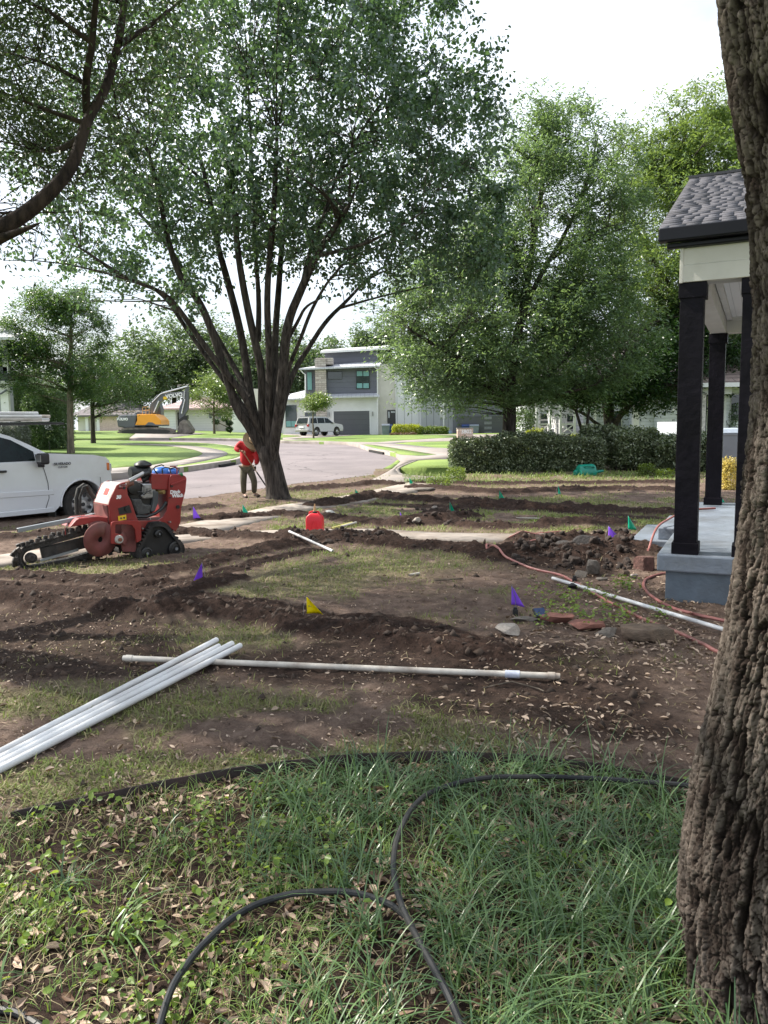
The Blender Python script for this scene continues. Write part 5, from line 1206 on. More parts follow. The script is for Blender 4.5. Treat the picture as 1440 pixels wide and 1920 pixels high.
for (x0, x1, yy0, Yf, Yb) in ((1170,1325,698,36.6,45), (975,1200,706,38,46)):
    A_ = PY(x0, yy0, Yf); B_ = PY(x1, yy0-1, Yf); zt = A_.z+1.9; my = (Yf+Yb)/2
    V = [(A_.x, Yf, A_.z), (B_.x, Yf, A_.z), (B_.x, Yb, A_.z), (A_.x, Yb, A_.z), (A_.x+1.5, my, zt), (B_.x-1.5, my, zt)]
    wpar(MB().add(V, [(0,1,5,4),(1,2,5),(2,3,4,5),(3,0,4),(0,3,2,1)]).build('roof', M_rf, gh), gh)
# white porch railing with crossed braces, posts, chairs
def xrail(px0, px1, pyt, pyb, Y):
    a = PY(px0, pyb, Y); b = PY(px1, pyt, Y); z0, z1 = a.z, b.z; mb = MB(); w_ = .07
    mb.bar((a.x, Y, z0+.1), (b.x, Y, z0+.1), w_, w_); mb.bar((a.x, Y, z1), (b.x, Y, z1), w_, w_)
    mb.bar((a.x, Y+.03, z0+.1), (b.x, Y+.03, z1), .05, .05); mb.bar((a.x, Y-.03, z1), (b.x, Y-.03, z0+.1), .05, .05)
    return wpar(mb.build('railing', M_trimw, gh), gh)
for x0, x1 in ((1009,1031),(1052,1077),(1082,1115)): xrail(x0, x1, 795, 818, 38.4)
for x in (1007, 1032, 1051, 1078, 1116): hb('post', gh, [(x-1.3,715,x+1.3,850,38.3,.12)], M_trimw)
hb('porch_floor', gh, [(990,817,1180,822,38.3,3)], M_conc)
def rocker(label, px, pyb, Y, rz):
    r = empty('rocking_chair', PY(px, pyb, Y), rz, label, 'chair'); m = M_trimw
    MB().box((0, 0, .42), (.55, .5, .05)).build('seat', m, r)
    b = MB()
    for k in range(5): b.bar((-.22+.11*k, .24, .45), (-.22+.11*k, .36, 1.15), .05, .02)
    b.bar((-.27, .35, 1.1), (.27, .35, 1.1), .06, .03).build('backrest', m, r)
    for s in (-1, 1):
        MB().bar((s*.27, -.24, .04), (s*.27, -.24, .65), .045, .045).build('leg', m, r); MB().bar((s*.27, .24, .04), (s*.27, .30, .65), .045, .045).build('leg', m, r)
        MB().bar((s*.28, -.3, .66), (s*.28, .3, .66), .07, .025).build('armrest', m, r)
        MB().tube([(s*.27, -.45, .07), (s*.27, -.2, .02), (s*.27, .2, .02), (s*.27, .5, .09)], .02, 6).build('rocker', m, r)
rocker('white rocking chair between white railings on the neighbour porch', 1042, 819, 38.9, .5); rocker('white rocking chair right of the thin double stemmed tree', 1110, 819, 38.9, -.4)
# pale neighbour house part seen between the posts
ph = empty('pale_house', (PY(1340, 850, 30).x, 30, float(Tz(13, 30))), 0, 'pale blue sided house porch corner seen between the dark posts', 'house')
hb('wall', ph, [(1358,722,1500,900,31,8)], M_wsid); hb('wall', ph, [(1296,738,1330,900,33,5)], M_gsid)
hb('beam', ph, [(1300,724,1372,739,30,.25)], M_trimw); hb('post', ph, [(1314,738,1321,850,30,.2)], mat('peeling_paint', (.5,.47,.43), .8, var=.35, scale=8))
hb('door', ph, [(1325,740,1355,850,32.6,.1)], mat('navy_door', (.012,.025,.07), .4)); hb('door_frame', ph, [(1355,735,1359,850,30.9,.1)], M_trimw)
win(ph, (1371,738,1395,790), 30.95, (1,1), mf=M_trimw, fw=1.6, hfn=I)
A_ = PY(1304, 718, 29.6); B_ = PY(1440, 714, 29.6); V = [(A_.x-.2, 29.6, A_.z), (B_.x+3, 29.6, A_.z), (B_.x+3, 38, A_.z), (A_.x-.2, 38, A_.z), (A_.x+2.2, 33, A_.z+1.1), (B_.x+1, 33, A_.z+1.4)]
wpar(MB().add(V, [(0,1,5,4),(1,2,5),(2,3,4,5),(3,0,4),(0,3,2,1)]).build('roof', brickmat('brown_shingle', (.20,.15,.135), (.30,.235,.21), (.13,.10,.09), 1, .9, .16, .4), ph), ph)
wpar(MB().b2((A_.x-.25, 29.45, A_.z-.17), (B_.x+3, 29.62, A_.z-.01)).build('gutter', M_trimw, ph), ph)

# ---- houses of the far left
E3 = lambda x, y: (200+x*.19444, 690+y*.19444)
def er(x0, y0, x1, y1, Y, dep=.3): a = E3(x0, y0); b = E3(x1, y1); return (a[0], a[1], b[0], b[1], Y, dep)
M_gar = linemat('white_lap', (.60, .60, .60), .3, 'Z', .02, .6, .7, .08)
M_pinkr = brickmat('rose_shingle', (.34, .24, .24), (.44, .32, .31), (.27, .19, .19), 1, .9, .18, .4)
M_pinkb = brickmat('pink_brick', (.50, .36, .32), (.60, .45, .40), (.5, .42, .38), 1, .4, .12, .3)
wh = empty('white_cottage', (PY(360, 811, 92).x, 92, float(Tz(-23, 92))), 0, 'white sided cottage with rosy shingle roof behind the excavator', 'house')
hb('wall', wh, [er(470,385,660,640,92,8)], M_gar); hb('wall', wh, [er(640,398,1040,640,93,8)], M_gar); hb('wall', wh, [er(1040,398,1225,640,94,7)], M_stucco2)
dd = hb('door', wh, [er(668,430,700,560,92.9,.1)], M_frame); 
for r_ in ((985,432,1020,490),(1078,430,1112,492)): win(wh, r_, 92.85 if r_[0] < 1040 else 93.85, (1,1), mf=M_trimw, fw=.8, hfn=E3)
def hip(root, x0, x1, ye, yt, Yf, Yb, ins, m, fn=E3):
    A_ = PY(*fn(x0, ye), Yf); B_ = PY(*fn(x1, ye), Yf); my = (Yf+Yb)/2; zt = PY(*fn(x0, yt), my).z
    V = [(A_.x, Yf, A_.z), (B_.x, Yf, A_.z), (B_.x, Yb, A_.z), (A_.x, Yb, A_.z), (A_.x+ins, my, zt), (B_.x-ins, my, zt)]
    V += [(x, y, z-.2) for x, y, z in V[:4]]
    return wpar(MB().add(V, [(0,1,5,4),(1,2,5),(2,3,4,5),(3,0,4),(6,9,8,7),(0,6,7,1),(1,7,8,2),(2,8,9,3),(3,9,6,0)]).build('roof', m, root), root)
hip(wh, 455, 1240, 392, 285, 91.4, 100, 4.2, M_pinkr)
gh2 = empty('gabled_house', (PY(455, 811, 86).x, 86, float(Tz(-16, 86))), 0, 'plain white gabled house partly hidden by the pear stems', 'house')
hb('wall', gh2, [er(1210,420,1700,640,86,9)], M_stucco); a = PY(*E3(1200, 425), 85.8); b = PY(*E3(1720, 425), 85.8); t = PY(*E3(1290, 225), 85.8)
wpar(MB().prism([(a.x, a.z), (b.x, a.z), (b.x-.6, t.z+.1), (a.x+2.2, t.z+.3)], lambda u, v, q: (u, q, v), 86.0, 92).build('gable', M_stucco2, gh2), gh2)
win(gh2, (1258,440,1300,488), 85.9, (1,1), mf=M_trimw, fw=.8, hfn=E3)
pk = empty('brick_house', (PY(170, 812, 95).x, 95, float(Tz(-35, 95))), 0, 'low pale pink brick house wall behind the excavator counterweight', 'house')
hb('wall', pk, [(148,778,184,830,95,7)], M_stucco2); hb('wall', pk, [(184,770,262,830,94.6,7)], M_pinkb); hip(pk, 130, 268, 779, 748, 94, 103, 3, M_rf, I)
for x in (162, 183): hb('corner_board', pk, [(x,778,x+2.5,830,94.5,.2)], M_trimw)
bh = empty('balcony_house', (PY(-30, 840, 42).x, 42, float(Tz(-22, 42))), 0, 'grey two storey house edge with metal porch roof at far left', 'house')
hb('wall', bh, [(-260,640,-2,860,42,1.2)], M_bbg); hb('balcony', bh, [(-260,690,13,718,40.6,.2)], M_slate); hb('floor', bh, [(-260,716,14,722,40.5,1.6)], M_trimw)
hb('post', bh, [(6,630,11,700,40.6,.2),(8,722,14,850,40.6,.2)], M_trimw)
P_ = [PY(-120, 630, 40), PY(28, 632, 40), PY(4, 590, 42.5), PY(-140, 560, 42.5)]; V = P_+[p-Vector((0, 0, .14)) for p in P_]
wpar(MB().add(V, [(0,1,2,3),(7,6,5,4),(0,4,5,1),(1,5,6,2),(2,6,7,3),(3,7,4,0)]).build('roof', M_metal, bh), bh)
wpar(MB().tube([PY(-20, 742, 40.4), PY(2, 738, 40.4), PY(13, 731, 40.4)], .05, 6).build('downspout', M_slate, bh), bh)
# wires
tag(MB().tube([PY(260, 727, 104)+Vector((0,0,-.05*math.sin(i/6*3.14)))+(PY(560, 706, 96)-PY(260, 727, 104))*(i/6) for i in range(7)], .035, 4).build('power_line', M_frame), 'thin dark overhead wire behind the excavator boom', 'power line')
# neighbour fence line / boards behind hedge
# ================================================================== VEHICLES AND MACHINES
M_wpaint = mat('white_car_paint', (.62, .64, .67), .22, var=.02, scale=1.5, coat=.6, dirt=(.34, .30, .26), dirtamt=.25)
M_blackp = mat('black_plastic', (.014, .014, .016), .45, var=.15, scale=6)
M_rub = mat('tyre_rubber', (.022, .021, .020), .8, var=.25, scale=12, bump=.3, dirt=(.08, .06, .045), dirtamt=.4)
M_steel = mat('steel_wheel', (.42, .42, .42), .35, metal=.8, var=.08)
M_tglass = mat('tinted_glass', (.004, .010, .010), .08, spec=.22, var=.3)
M_text = mat('dark_lettering', (.05, .05, .06), .4); M_textw = mat('white_lettering', (.8, .8, .8), .4)
def loft(prof, ws, fn, name, m, parent, smooth=True, bevel=0):
    V = []; n = len(prof)
    for w_ in ws: V += [fn(s, z, w_) for s, z in prof]
    F = [tuple(range(n))[::-1], tuple((len(ws)-1)*n+k for k in range(n))]
    for j in range(len(ws)-1):
        for k in range(n): F.append((j*n+k, j*n+(k+1) % n, (j+1)*n+(k+1) % n, (j+1)*n+k))
    return MB().add(V, F).build(name, m, parent, smooth=smooth, bevel=bevel)
def arc(cx_, cz, r, a0, a1, n=10): return [(cx_+r*math.cos(R_(a0+(a1-a0)*i/n)), cz+r*math.sin(R_(a0+(a1-a0)*i/n))) for i in range(n+1)]
def wheel(parent, s, w_, zc, r, side, wd=.26, holes=8, rimr=.62, steel=True):
    y0 = w_; y1 = w_+wd*side
    t = MB().lathe([(r*.6, 0), (r*.93, 0), (r, .03), (r, wd-.03), (r*.93, wd), (r*.6, wd)], (s, y0, zc), (0, side, 0), 36, caps=False)
    for k in range(44):
        a_ = 2*math.pi*k/44; t.box((s+r*math.cos(a_)*1.0, y0+side*wd/2, zc+r*math.sin(a_)), (.02, wd*.8, .012), rot=Matrix.Rotation(-a_, 3, 'Y'))
    root = t.build('wheel', M_rub, parent, smooth=True)
    rm = MB().lathe([(r*rimr, .01), (r*rimr*.96, .0), (r*rimr*.9, .03), (r*rimr*.8, .05), (r*.30, .02), (r*.22, -.01), (0, -.012)], (s, y0, zc), (0, side, 0), 32, caps=False)
    o = rm.build('rim', M_steel, root, smooth=True)
    h = MB()
    for k in range(holes):
        a_ = 2*math.pi*(k+.5)/holes
        h.lathe([(r*.085 if steel else r*.12, 0), (r*.085 if steel else r*.12, .012)], (s+r*.47*math.cos(a_), y0+side*.018, zc+r*.47*math.sin(a_)), (0, side, 0), 10)
    h.build('rim_holes', M_blackp, root); MB().lathe([(r*.1, -.03), (r*.1, .0)], (s, y0, zc), (0, side, 0), 14).build('hub', M_blackp if steel else M_steel, root)
    return root
# ---- white pickup
tk = VP(-6.2, 15.8, R_(52)); TG = -.34
tr_ = empty('pickup_truck', (-6.2, 15.8, TG), R_(52), 'white pickup truck with steel wheels and a pipe rack parked at the kerb', 'pickup')
W2 = 1.0
def nose(s, z, w_):
    k = abs(w_)**2.6
    if s > .3: s = .3+(s-.3)*(1-.42*k)
    y = w_*W2*(1-.04*max(0, z-1.0)/.4 - .03*max(0, .5-z)/.2)+W2
    return (s, y, z)
prof = [(.92,.42),(.97,.62),(.96,.9),(.95,1.12),(.93,1.28),(.80,1.36),(.3,1.42),(-.2,1.45),(-.66,1.485),(-.80,1.40),(-1.0,1.335),(-3.2,1.335),(-3.3,1.42),(-4.95,1.42),(-5.02,1.3),(-5.0,.55),(-4.3,.5)]
prof += arc(-3.75,.44,.49,0,180,12)[::1]
prof += [(-3.2,.31),(-.62,.31)]+arc(0,.44,.49,180,0,12)+[(.60,.40)]
loft(prof, [-1,-.985,-.95,-.85,-.6,-.3,0,.3,.6,.85,.95,.985,1], nose, 'body', M_wpaint, tr_)
MB().b2((-4.9, .25, .35), (.5, 1.75, .9)).build('underbody', M_blackp, tr_)
def gl(s, z, w_): return (s, W2+w_*(W2-.05-.20*max(0, (z-1.33))/.55), z)
gprof = [(-.66,1.48),(-.95,1.65),(-1.30,1.83),(-1.66,1.955),(-2.2,1.99),(-2.9,1.96),(-3.12,1.84),(-3.22,1.33),(-.85,1.33)]
loft(gprof, [-1,-.97,-.9,0,.9,.97,1], gl, 'cab', M_wpaint, tr_)
def wp(pts, nm='window', m=M_tglass, off=.008, sgn=-1, fn=gl, par=None):
    V = [fn(s, z, sgn) for s, z in pts]; V = [(a_, b_+sgn*off, c_) for a_, b_, c_ in V]; V2 = [(a_, b_-sgn*.02, c_) for a_, b_, c_ in V]; n = len(V)
    return MB().add(V+V2, [tuple(range(n)), tuple(range(2*n-1, n-1, -1))]+[(i, (i+1) % n, n+(i+1) % n, n+i) for i in range(n)]).build(nm, m, par or tr_)
for sg in (-1, 1):
    wp([(-.93,1.35),(-.93,1.53),(-1.32,1.765),(-1.68,1.875),(-1.98,1.90),(-1.98,1.35)], sgn=sg); wp([(-2.06,1.35),(-2.06,1.90),(-2.8,1.88),(-2.95,1.78),(-3.05,1.35)], sgn=sg)
wp([(-.76,1.37),(-.80,1.425),(-.91,1.48),(-.91,1.37)], 'pillar_trim', M_blackp, .012)
V = [(-.72, W2-.80, 1.475), (-.72, W2+.80, 1.475), (-1.62, W2+.68, 1.935), (-1.62, W2-.68, 1.935)]; V = [(a_+.02, b_, c_+.012) for a_, b_, c_ in V]
MB().add(V+[(a_, b_, c_-.02) for a_, b_, c_ in V], [(0,1,2,3),(7,6,5,4),(0,4,5,1),(1,5,6,2),(2,6,7,3),(3,7,4,0)]).build('windscreen', M_tglass, tr_)
def seam(pts, r=.006, y=-.003, nm='door_seam', m=M_blackp): return MB().tube([(s, y+.06*max(0, z-1.0)/.4*.66, z) for s, z in pts], r, 4).build(nm, m, tr_)
seam([(-.84,1.34),(-.78,1.15),(-.73,.9),(-.73,.6),(-.80,.42),(-.82,.36)]); seam([(-2.02,1.33),(-2.02,.40)]); seam([(-.82,.40),(-2.0,.40)], .004)
MB().tube([nose(s, z+.006, -.80) for s, z in ((-.62,1.483),(-.2,1.45),(.3,1.405),(.76,1.335))], .005, 4).build('hood_seam', M_blackp, tr_)
MB().tube([nose(s, z, -1.0) for s, z in ((.5,.95),(.55,.62),(.55,.42))], .006, 4).build('bumper_seam', M_blackp, tr_)
MB().prism([(-3.2,.70),(-.62,.66),(-.64,.76),(-3.2,.82)], lambda u, v, t: (u, t, v), -.014, .02).build('body_crease', M_wpaint, tr_, bevel=.01)
MB().b2((-3.2, -.012, .315), (-.64, .05, .41)).build('rocker_panel', M_wpaint, tr_, bevel=.01)
MB().b2((-1.82, -.035, 1.155), (-1.54, .02, 1.20)).build('handle', M_blackp, tr_, bevel=.012)
mr = MB().b2((-.98, -.27, 1.28), (-.80, -.05, 1.50)).build('mirror', M_blackp, tr_, bevel=.04, seg=3); MB().b2((-.985, -.25, 1.33), (-.983+.005, -.08, 1.47)).build('mirror_glass', M_steel, mr)
MB().b2((-.90, -.10, 1.22), (-.82, .05, 1.33)).build('mirror_arm', M_blackp, tr_, bevel=.02)
wheel(tr_, 0, .03, .41, .405, 1, .27, 8); wheel(tr_, -3.75, .03, .41, .405, 1, .27, 8); wheel(tr_, 0, 1.97, .41, .405, -1, .27, 8); wheel(tr_, -3.75, 1.97, .41, .405, -1, .27, 8)
for x in (0, -3.75): 
    MB().lathe([(.50, 0), (.50, .5)], (x, .33, .45), (0, 1, 0), 28).build('wheel_well', M_blackp, tr_)
    MB().tube([(x+.485*math.cos(R_(a_)), -.004, .44+.485*math.sin(R_(a_))) for a_ in range(-8, 189, 12)], .018, 6).build('arch_trim', M_wpaint, tr_)
MB().b2((-.60, .05, .16), (-.575, .33, .62)).build('mud_flap', M_blackp, tr_)
hl = MB(); hl.b2((.62, .14, 1.04), (.80, .34, 1.22)); hl.build('headlight', mat('lamp_glass', (.5,.5,.52), .1), tr_, bevel=.03); MB().b2((.60, .004, 1.08), (.655, .09, 1.24)).build('side_marker', mat('amber_lens', (.55,.16,.05), .2), tr_, bevel=.012)
MB().b2((.86, .5, .62), (.975, 1.5, 1.12)).build('grille', M_blackp, tr_, bevel=.02)
text('SILVERADO', .070, M_text, tr_, (-.40, -.0015, 1.265), (R_(90), 0, 0), bold=.003, ex=.001); text('CUSTOM', .05, M_text, tr_, (-.40, .001, 1.20), (R_(90), 0, 0), bold=.001, ex=.001)
MB().tube([(-.52, .22, 1.44), (-.54, .22, 1.72)], .004, 4).build('antenna', M_blackp, tr_); MB().tube([(-.85,.35,1.49),(-.75,.8,1.49),(-.7,1.1,1.485)], .012, 5).build('wiper', M_blackp, tr_)
rk = MB()
for y in (.18, 1.82): rk.bar((-5.0, y, 2.075), (-.22, y, 2.075), .05, .05)
for s in (-.9, -2.6, -4.6): rk.bar((s, .18, 2.08), (s, 1.82, 2.08), .05, .045)
for s in (-3.4, -4.9):
    for y in (.12, 1.88): rk.bar((s, y, 1.40), (s, y, 2.1), .05, .05)
rk.build('roof_rack', M_blackp, tr_, bevel=.006); MB().tube([(-2.2,.3,2.18),(-1.5,.3,2.17),(-1.05,.3,2.13)], .02, 6).build('rack_strut', M_blackp, tr_)
M_pvc = mat('white_pvc', (.62, .63, .64), .38, var=.04, scale=3, dirt=(.30, .24, .19), dirtamt=.35); M_pvcd = mat('dirty_pvc', (.50, .47, .42), .6, var=.12, scale=6, dirt=(.16, .11, .08), dirtamt=.75)
rr = random.Random(2)
E1, N1 = Vector((math.cos(R_(52)), math.sin(R_(52)), 0)), Vector((-math.sin(R_(52)), math.cos(R_(52)), 0)); TO = Vector((-6.2, 15.8, TG))
def tl(s, w_, z): return TO+E1*s+N1*w_+Vector((0, 0, z))
pp = None
spots = [(i*.075+.30, 0) for i in range(9)]+[(i*.075+.335, 1) for i in range(7)]+[(i*.075+.40, 2) for i in range(4)]
for i, (w_, k) in enumerate(spots):
    z = 2.155+k*.062; r = .032; e = -.30-rr.random()*.34-(.08 if k == 2 else 0); l = rr.choice([5.2, 5.4, 5.8]) 
    prf = [(r*.86, .01), (r*.86, 0), (r, 0), (r, l), (r*.86, l), (r*.86, l-.01)]
    if pp is None or True:
        o = MB().lathe(prf, tl(e, w_, z), -E1, 12).build('pvc_pipe', M_pvcd if rr.random() < .4 else M_pvc, smooth=True)
    row = ['bottom', 'middle', 'top'][k]; j = i-(0, 9, 16)[k]; nth = ['nearest', 'second', 'third', 'fourth', 'fifth', 'sixth', 'seventh', 'eighth', 'farthest'][j]
    tag(o, f'{nth} plastic pipe, counted from the kerb side, in the {row} row on the pickup rack', 'pipe', 'pipes stacked on the pickup rack')
tag(MB().tube([tl(-1.75,.2,2.13),tl(-1.75,.26,2.27),tl(-1.75,.45,2.36),tl(-1.75,.8,2.36),tl(-1.75,.98,2.2),tl(-1.75,1.0,2.12)], .018, 6).build('strap', M_blackp), 'black strap over the pipes on the pickup rack', 'strap')

# ---- red walk-behind trencher
TA = R_(40); tn_ = VP(-3.12, 9.47, TA)
K = lambda cx_, cy_: (180+cx_*.125, 860+cy_*.125)
Q = lambda cx_, cy_: (cx_*.25, 860+cy_*.25)
def KP(cx_, cy_, w_=0): return tn_(*K(cx_, cy_), w_)
def QP(cx_, cy_, w_=0): return tn_(*Q(cx_, cy_), w_)
tz0 = 0.0
tn = empty('trencher', (-3.12, 9.47, tz0), TA, 'red walk-behind trencher with chain boom on black rubber tracks', 'trencher')
M_red = mat('trencher_red', (.25, .020, .017), .42, var=.10, scale=4, coat=.2, dirt=(.16, .075, .05), dirtamt=.55); M_mar = mat('dusty_red', (.17, .05, .045), .7, var=.2, scale=6, dirt=(.10, .07, .055), dirtamt=.7)
M_eng = mat('engine_black', (.018, .018, .018), .4, var=.2, scale=8); M_alu = mat('engine_silver', (.36, .36, .36), .35, metal=.7, var=.15, scale=10, bump=.3)
M_chain = mat('greasy_chain', (.035, .032, .030), .55, metal=.3, var=.4, scale=20, bump=.4, dirt=(.07, .05, .04), dirtamt=.6); M_grey = mat('grey_tube', (.26, .28, .30), .4, metal=.5, var=.08, scale=5)
M_lgrey = mat('pale_decal', (.42, .42, .39), .5, var=.12, scale=6, dirt=(.2,.17,.14), dirtamt=.4); M_brn = mat('rust_brown', (.16, .06, .035), .6, var=.3, scale=12); M_yel = mat('warning_yellow', (.75, .50, .02), .5, var=.05)
def side(name, pts, w0, w1, m, parent=tn, f=KP, bevel=.006, wp_=None): 
    P2 = [f(a_, b_, w0 if wp_ is None else wp_) for a_, b_ in pts]
    return MB().prism(P2, lambda u, v, t: (u, t, v), w0, w1).build(name, m, parent, bevel=bevel)
# rear panel and side plates
rp = side('side_panel', [(1095,300),(1130,245),(1290,235),(1345,265),(1362,300),(1345,480),(1280,740),(1268,960),(1195,1100),(1120,1040),(1030,985),(935,985),(930,925),(1010,870),(1060,780),(1085,650),(1090,420)], .10, .125, M_red)
side('side_panel', [(1095,300),(1130,245),(1345,265),(1362,300),(1345,480),(1280,740),(1268,960),(1195,1100),(930,985),(930,925),(1060,780),(1085,650)], .62, .645, M_red, wp_=.10)
side('rear_tank', [(850,232),(1290,238),(1330,300),(1260,760),(1180,900),(1085,900),(1085,470),(850,460)], .13, .615, M_red, wp_=.10)
side('fender_lip', [(1120,385),(1340,305),(1362,300),(1345,330),(1135,405)], .08, .10, M_red, bevel=.003)
fp = side('front_panel', [(312,402),(350,375),(432,350),(462,390),(480,540),(530,640),(600,850),(640,935),(230,960),(205,820),(190,690),(212,610)], .09, .115, M_red)
side('chassis', [(180,700),(600,860),(640,930),(960,925),(1060,900),(1250,900),(1190,1080),(680,1230),(300,1180),(200,950)], .13, .60, M_mar, wp_=.09)
side('frame_rail', [(620,930),(980,925),(1000,985),(960,1010),(690,1100),(676,1000)], .08, .12, M_red)
# hood: front face and top
hf = [KP(312,402,.1), KP(432,350,.1), KP(190,690,.1), KP(205,820,.1), KP(235,960,.1)]
u0,z0_ = hf[0]; u1,z1_ = hf[2]; u2,z2_ = hf[4]
MB().add([(u0,.1,z0_),(u0,.60,z0_),(u1,.60,z1_),(u1,.1,z1_),(u0+.03,.1,z0_),(u0+.03,.60,z0_),(u1+.03,.60,z1_),(u1+.03,.1,z1_)], [(0,1,2,3),(7,6,5,4),(0,4,5,1),(1,5,6,2),(2,6,7,3),(3,7,4,0)]).build('front_cover', M_lgrey, tn, bevel=.004)
MB().add([(u1,.1,z1_),(u1,.60,z1_),(u2-.02,.60,z2_-.02),(u2-.02,.1,z2_-.02),(u1+.1,.1,z1_),(u1+.1,.60,z1_),(u2+.1,.60,z2_-.02),(u2+.1,.1,z2_-.02)], [(0,1,2,3),(7,6,5,4),(0,4,5,1),(1,5,6,2),(2,6,7,3),(3,7,4,0)]).build('front_skirt', M_red, tn, bevel=.006)
um,zm = hf[1]
MB().b2((u0+.02, .09, z0_-.03), (um+.02, .61, z0_+.02)).build('hood_top', mat('hood_white', (.55,.55,.54), .4, var=.05), tn, bevel=.008); MB().b2((u0+.01,.09,z0_-.045),(um,.61,z0_-.03)).build('hood_shadow_gap', M_blackp, tn)  # solid black strip stands in for the shade in the gap under the hood top
side('side_panel', [(312,402),(432,350),(480,540),(600,850),(230,960),(190,690)], .6, .62, M_red, wp_=.09)
# decal and lettering
d_ = MB(); mid = ((u0+u1)/2, (z0_+z1_)/2); tdir = Vector((u1-u0, 0, z1_-z0_)).normalized(); nn_ = Vector((-tdir.z, 0, tdir.x)); nn_ = nn_ if nn_.x < 0 else -nn_
def facequad(y0, y1, a_, b_, off): 
    c0 = Vector((u0, 0, z0_)); L0 = Vector((u1-u0, 0, z1_-z0_)).length
    P2 = []
    for t_, y_ in ((a_, y0), (a_, y1), (b_, y1), (b_, y0)): v = c0+tdir*(L0*t_)+nn_*off; P2.append((v.x, y_, v.z))
    return P2
for nm, a4, m_ in (('sticker', (.24,.42,.16,.60,.004), M_textw), ('sticker', (.26,.40,.20,.56,.007), mat('red_decal', (.55,.06,.04), .4))):
    v = facequad(*a4[:4], a4[4]); v2 = facequad(*a4[:4], a4[4]-.003); MB().add(v+v2, [(0,1,2,3),(7,6,5,4),(0,4,5,1),(1,5,6,2),(2,6,7,3),(3,7,4,0)]).build(nm, m_, tn)
u_, z_ = KP(335,578,.09); text('30', .058, M_textw, tn, (u_, .088, z_), (R_(90), 0, 0), bold=.004, ex=.001, shear=.25)
u_, z_ = KP(1185,500,.10); text('Ditch', .062, M_textw, tn, (u_, .098, z_), (R_(90), 0, 0), bold=.003, ex=.001, shear=.1)
u_, z_ = KP(1222,555,.10); text('Witch', .062, M_textw, tn, (u_, .098, z_), (R_(90), 0, 0), bold=.003, ex=.001, shear=.1)
side('sticker', [(330,862),(452,840),(458,915),(340,932)], .082, .088, M_yel, bevel=0)
side('sticker_mark', [(360,905),(375,870),(395,905)], .079, .082, M_text, bevel=0); side('sticker_mark', [(405,880),(440,870),(430,905),(415,900)], .079, .082, M_text, bevel=0)
side('side_opening', [(332,745),(500,695),(540,810),(350,840)], .084, .089, M_eng, bevel=0); u_, z_ = KP(470,745,.08); MB().cyl((u_, .06, z_), (u_, .12, z_), .035, n=14).build('filter', M_eng, tn)
for (cx_, cy_, r_) in ((420,440,20),(1228,722,28),(1135,410,18),(1113,585,12),(1322,325,12)):
    u_, z_ = KP(cx_, cy_, .09); MB().cyl((u_, .082, z_), (u_, .10, z_), r_*.125*9.7/1442*1.0, n=14).build('hole', M_eng, tn)
for (cx_, cy_) in ((650,985),(650,1065),(650,1145),(695,1045),(805,900),(958,950),(1105,948)):
    u_, z_ = KP(cx_, cy_, .07); MB().cyl((u_, .045, z_), (u_, .10, z_), .011, n=6).build('bolt', M_steel, tn)
# engine
eb = side('engine', [(480,400),(860,340),(950,470),(955,620),(900,800),(620,890),(540,640)], .2, .55, M_eng, wp_=.15, bevel=.02)
side('engine_cover', [(690,375),(850,370),(915,460),(905,540),(870,600),(720,610),(680,560),(760,480)], .14, .22, M_alu, wp_=.12, bevel=.02)
side('engine_shroud', [(860,470),(950,500),(945,660),(890,800),(830,800),(860,640)], .13, .2, mat('shroud', (.06,.065,.07), .4), wp_=.12, bevel=.015)
side('engine_block', [(530,600),(690,600),(720,680),(860,700),(830,830),(640,870),(590,760)], .15, .25, mat('block_grey', (.07,.07,.068), .5, metal=.3, var=.3, scale=20, bump=.5), wp_=.13, bevel=.02)
MB2 = MB(); 
for k in range(7): u_, z_ = KP(700+k*22, 420+k*4, .11); MB2.b2((u_-.004, .115, z_-.07), (u_+.004, .14, z_+.0))
MB2.build('cooling_fins', M_alu, tn)
c0 = KP(500,205,.3); c1 = KP(790,190,.3); rr_ = .075
MB().lathe([(0,0),(rr_*.9,0),(rr_,.02),(rr_,.10),(rr_*1.06,.105),(rr_*1.06,.12),(rr_,.125),(rr_,.2),(rr_*1.06,.205),(rr_*1.06,.22),(rr_,.225),(rr_*.9,c1[0]-c0[0]),(0,c1[0]-c0[0])], (c0[0], .28, c0[1]), (1, 0, 0), 24).build('air_filter', M_eng, tn, smooth=True)
u_, z_ = KP(705,130,.28); MB().lathe([(.045,-.06),(.045,.0),(.10,.01),(.115,.03),(.10,.055),(.05,.08),(.03,.09),(0,.092)], (u_, .28, z_), (0,0,1), 22).build('intake_cap', M_eng, tn, smooth=True)
MB().tube([(KP(500,335,.14)[0], .14, KP(500,335,.14)[1]), (KP(600,280,.14)[0], .14, KP(600,280,.14)[1]), (KP(720,220,.14)[0], .15, KP(720,220,.14)[1])], .028, 12).build('exhaust', M_steel, tn, smooth=True)
MB().tube([(KP(a_, b_, .15)[0], w_, KP(a_, b_, .15)[1]) for a_, b_, w_ in ((700,235,.15),(780,210,.17),(820,240,.2),(800,300,.24),(740,330,.26))], .034, 12).build('hose', M_eng, tn, smooth=True)
u_, z_ = KP(585,440,.12); MB().lathe([(.0,0),(.04,0),(.082,.01),(.088,.03),(.088,.08),(0,.09)], (u_, .12, z_), (0,1,0), 24).build('muffler', M_eng, tn, smooth=True)
MB().cyl((KP(465,395,.14)[0], .16, KP(465,395,.14)[1]), (KP(560,370,.14)[0], .16, KP(560,370,.14)[1]), .045, n=14).build('exhaust_guard', M_brn, tn)
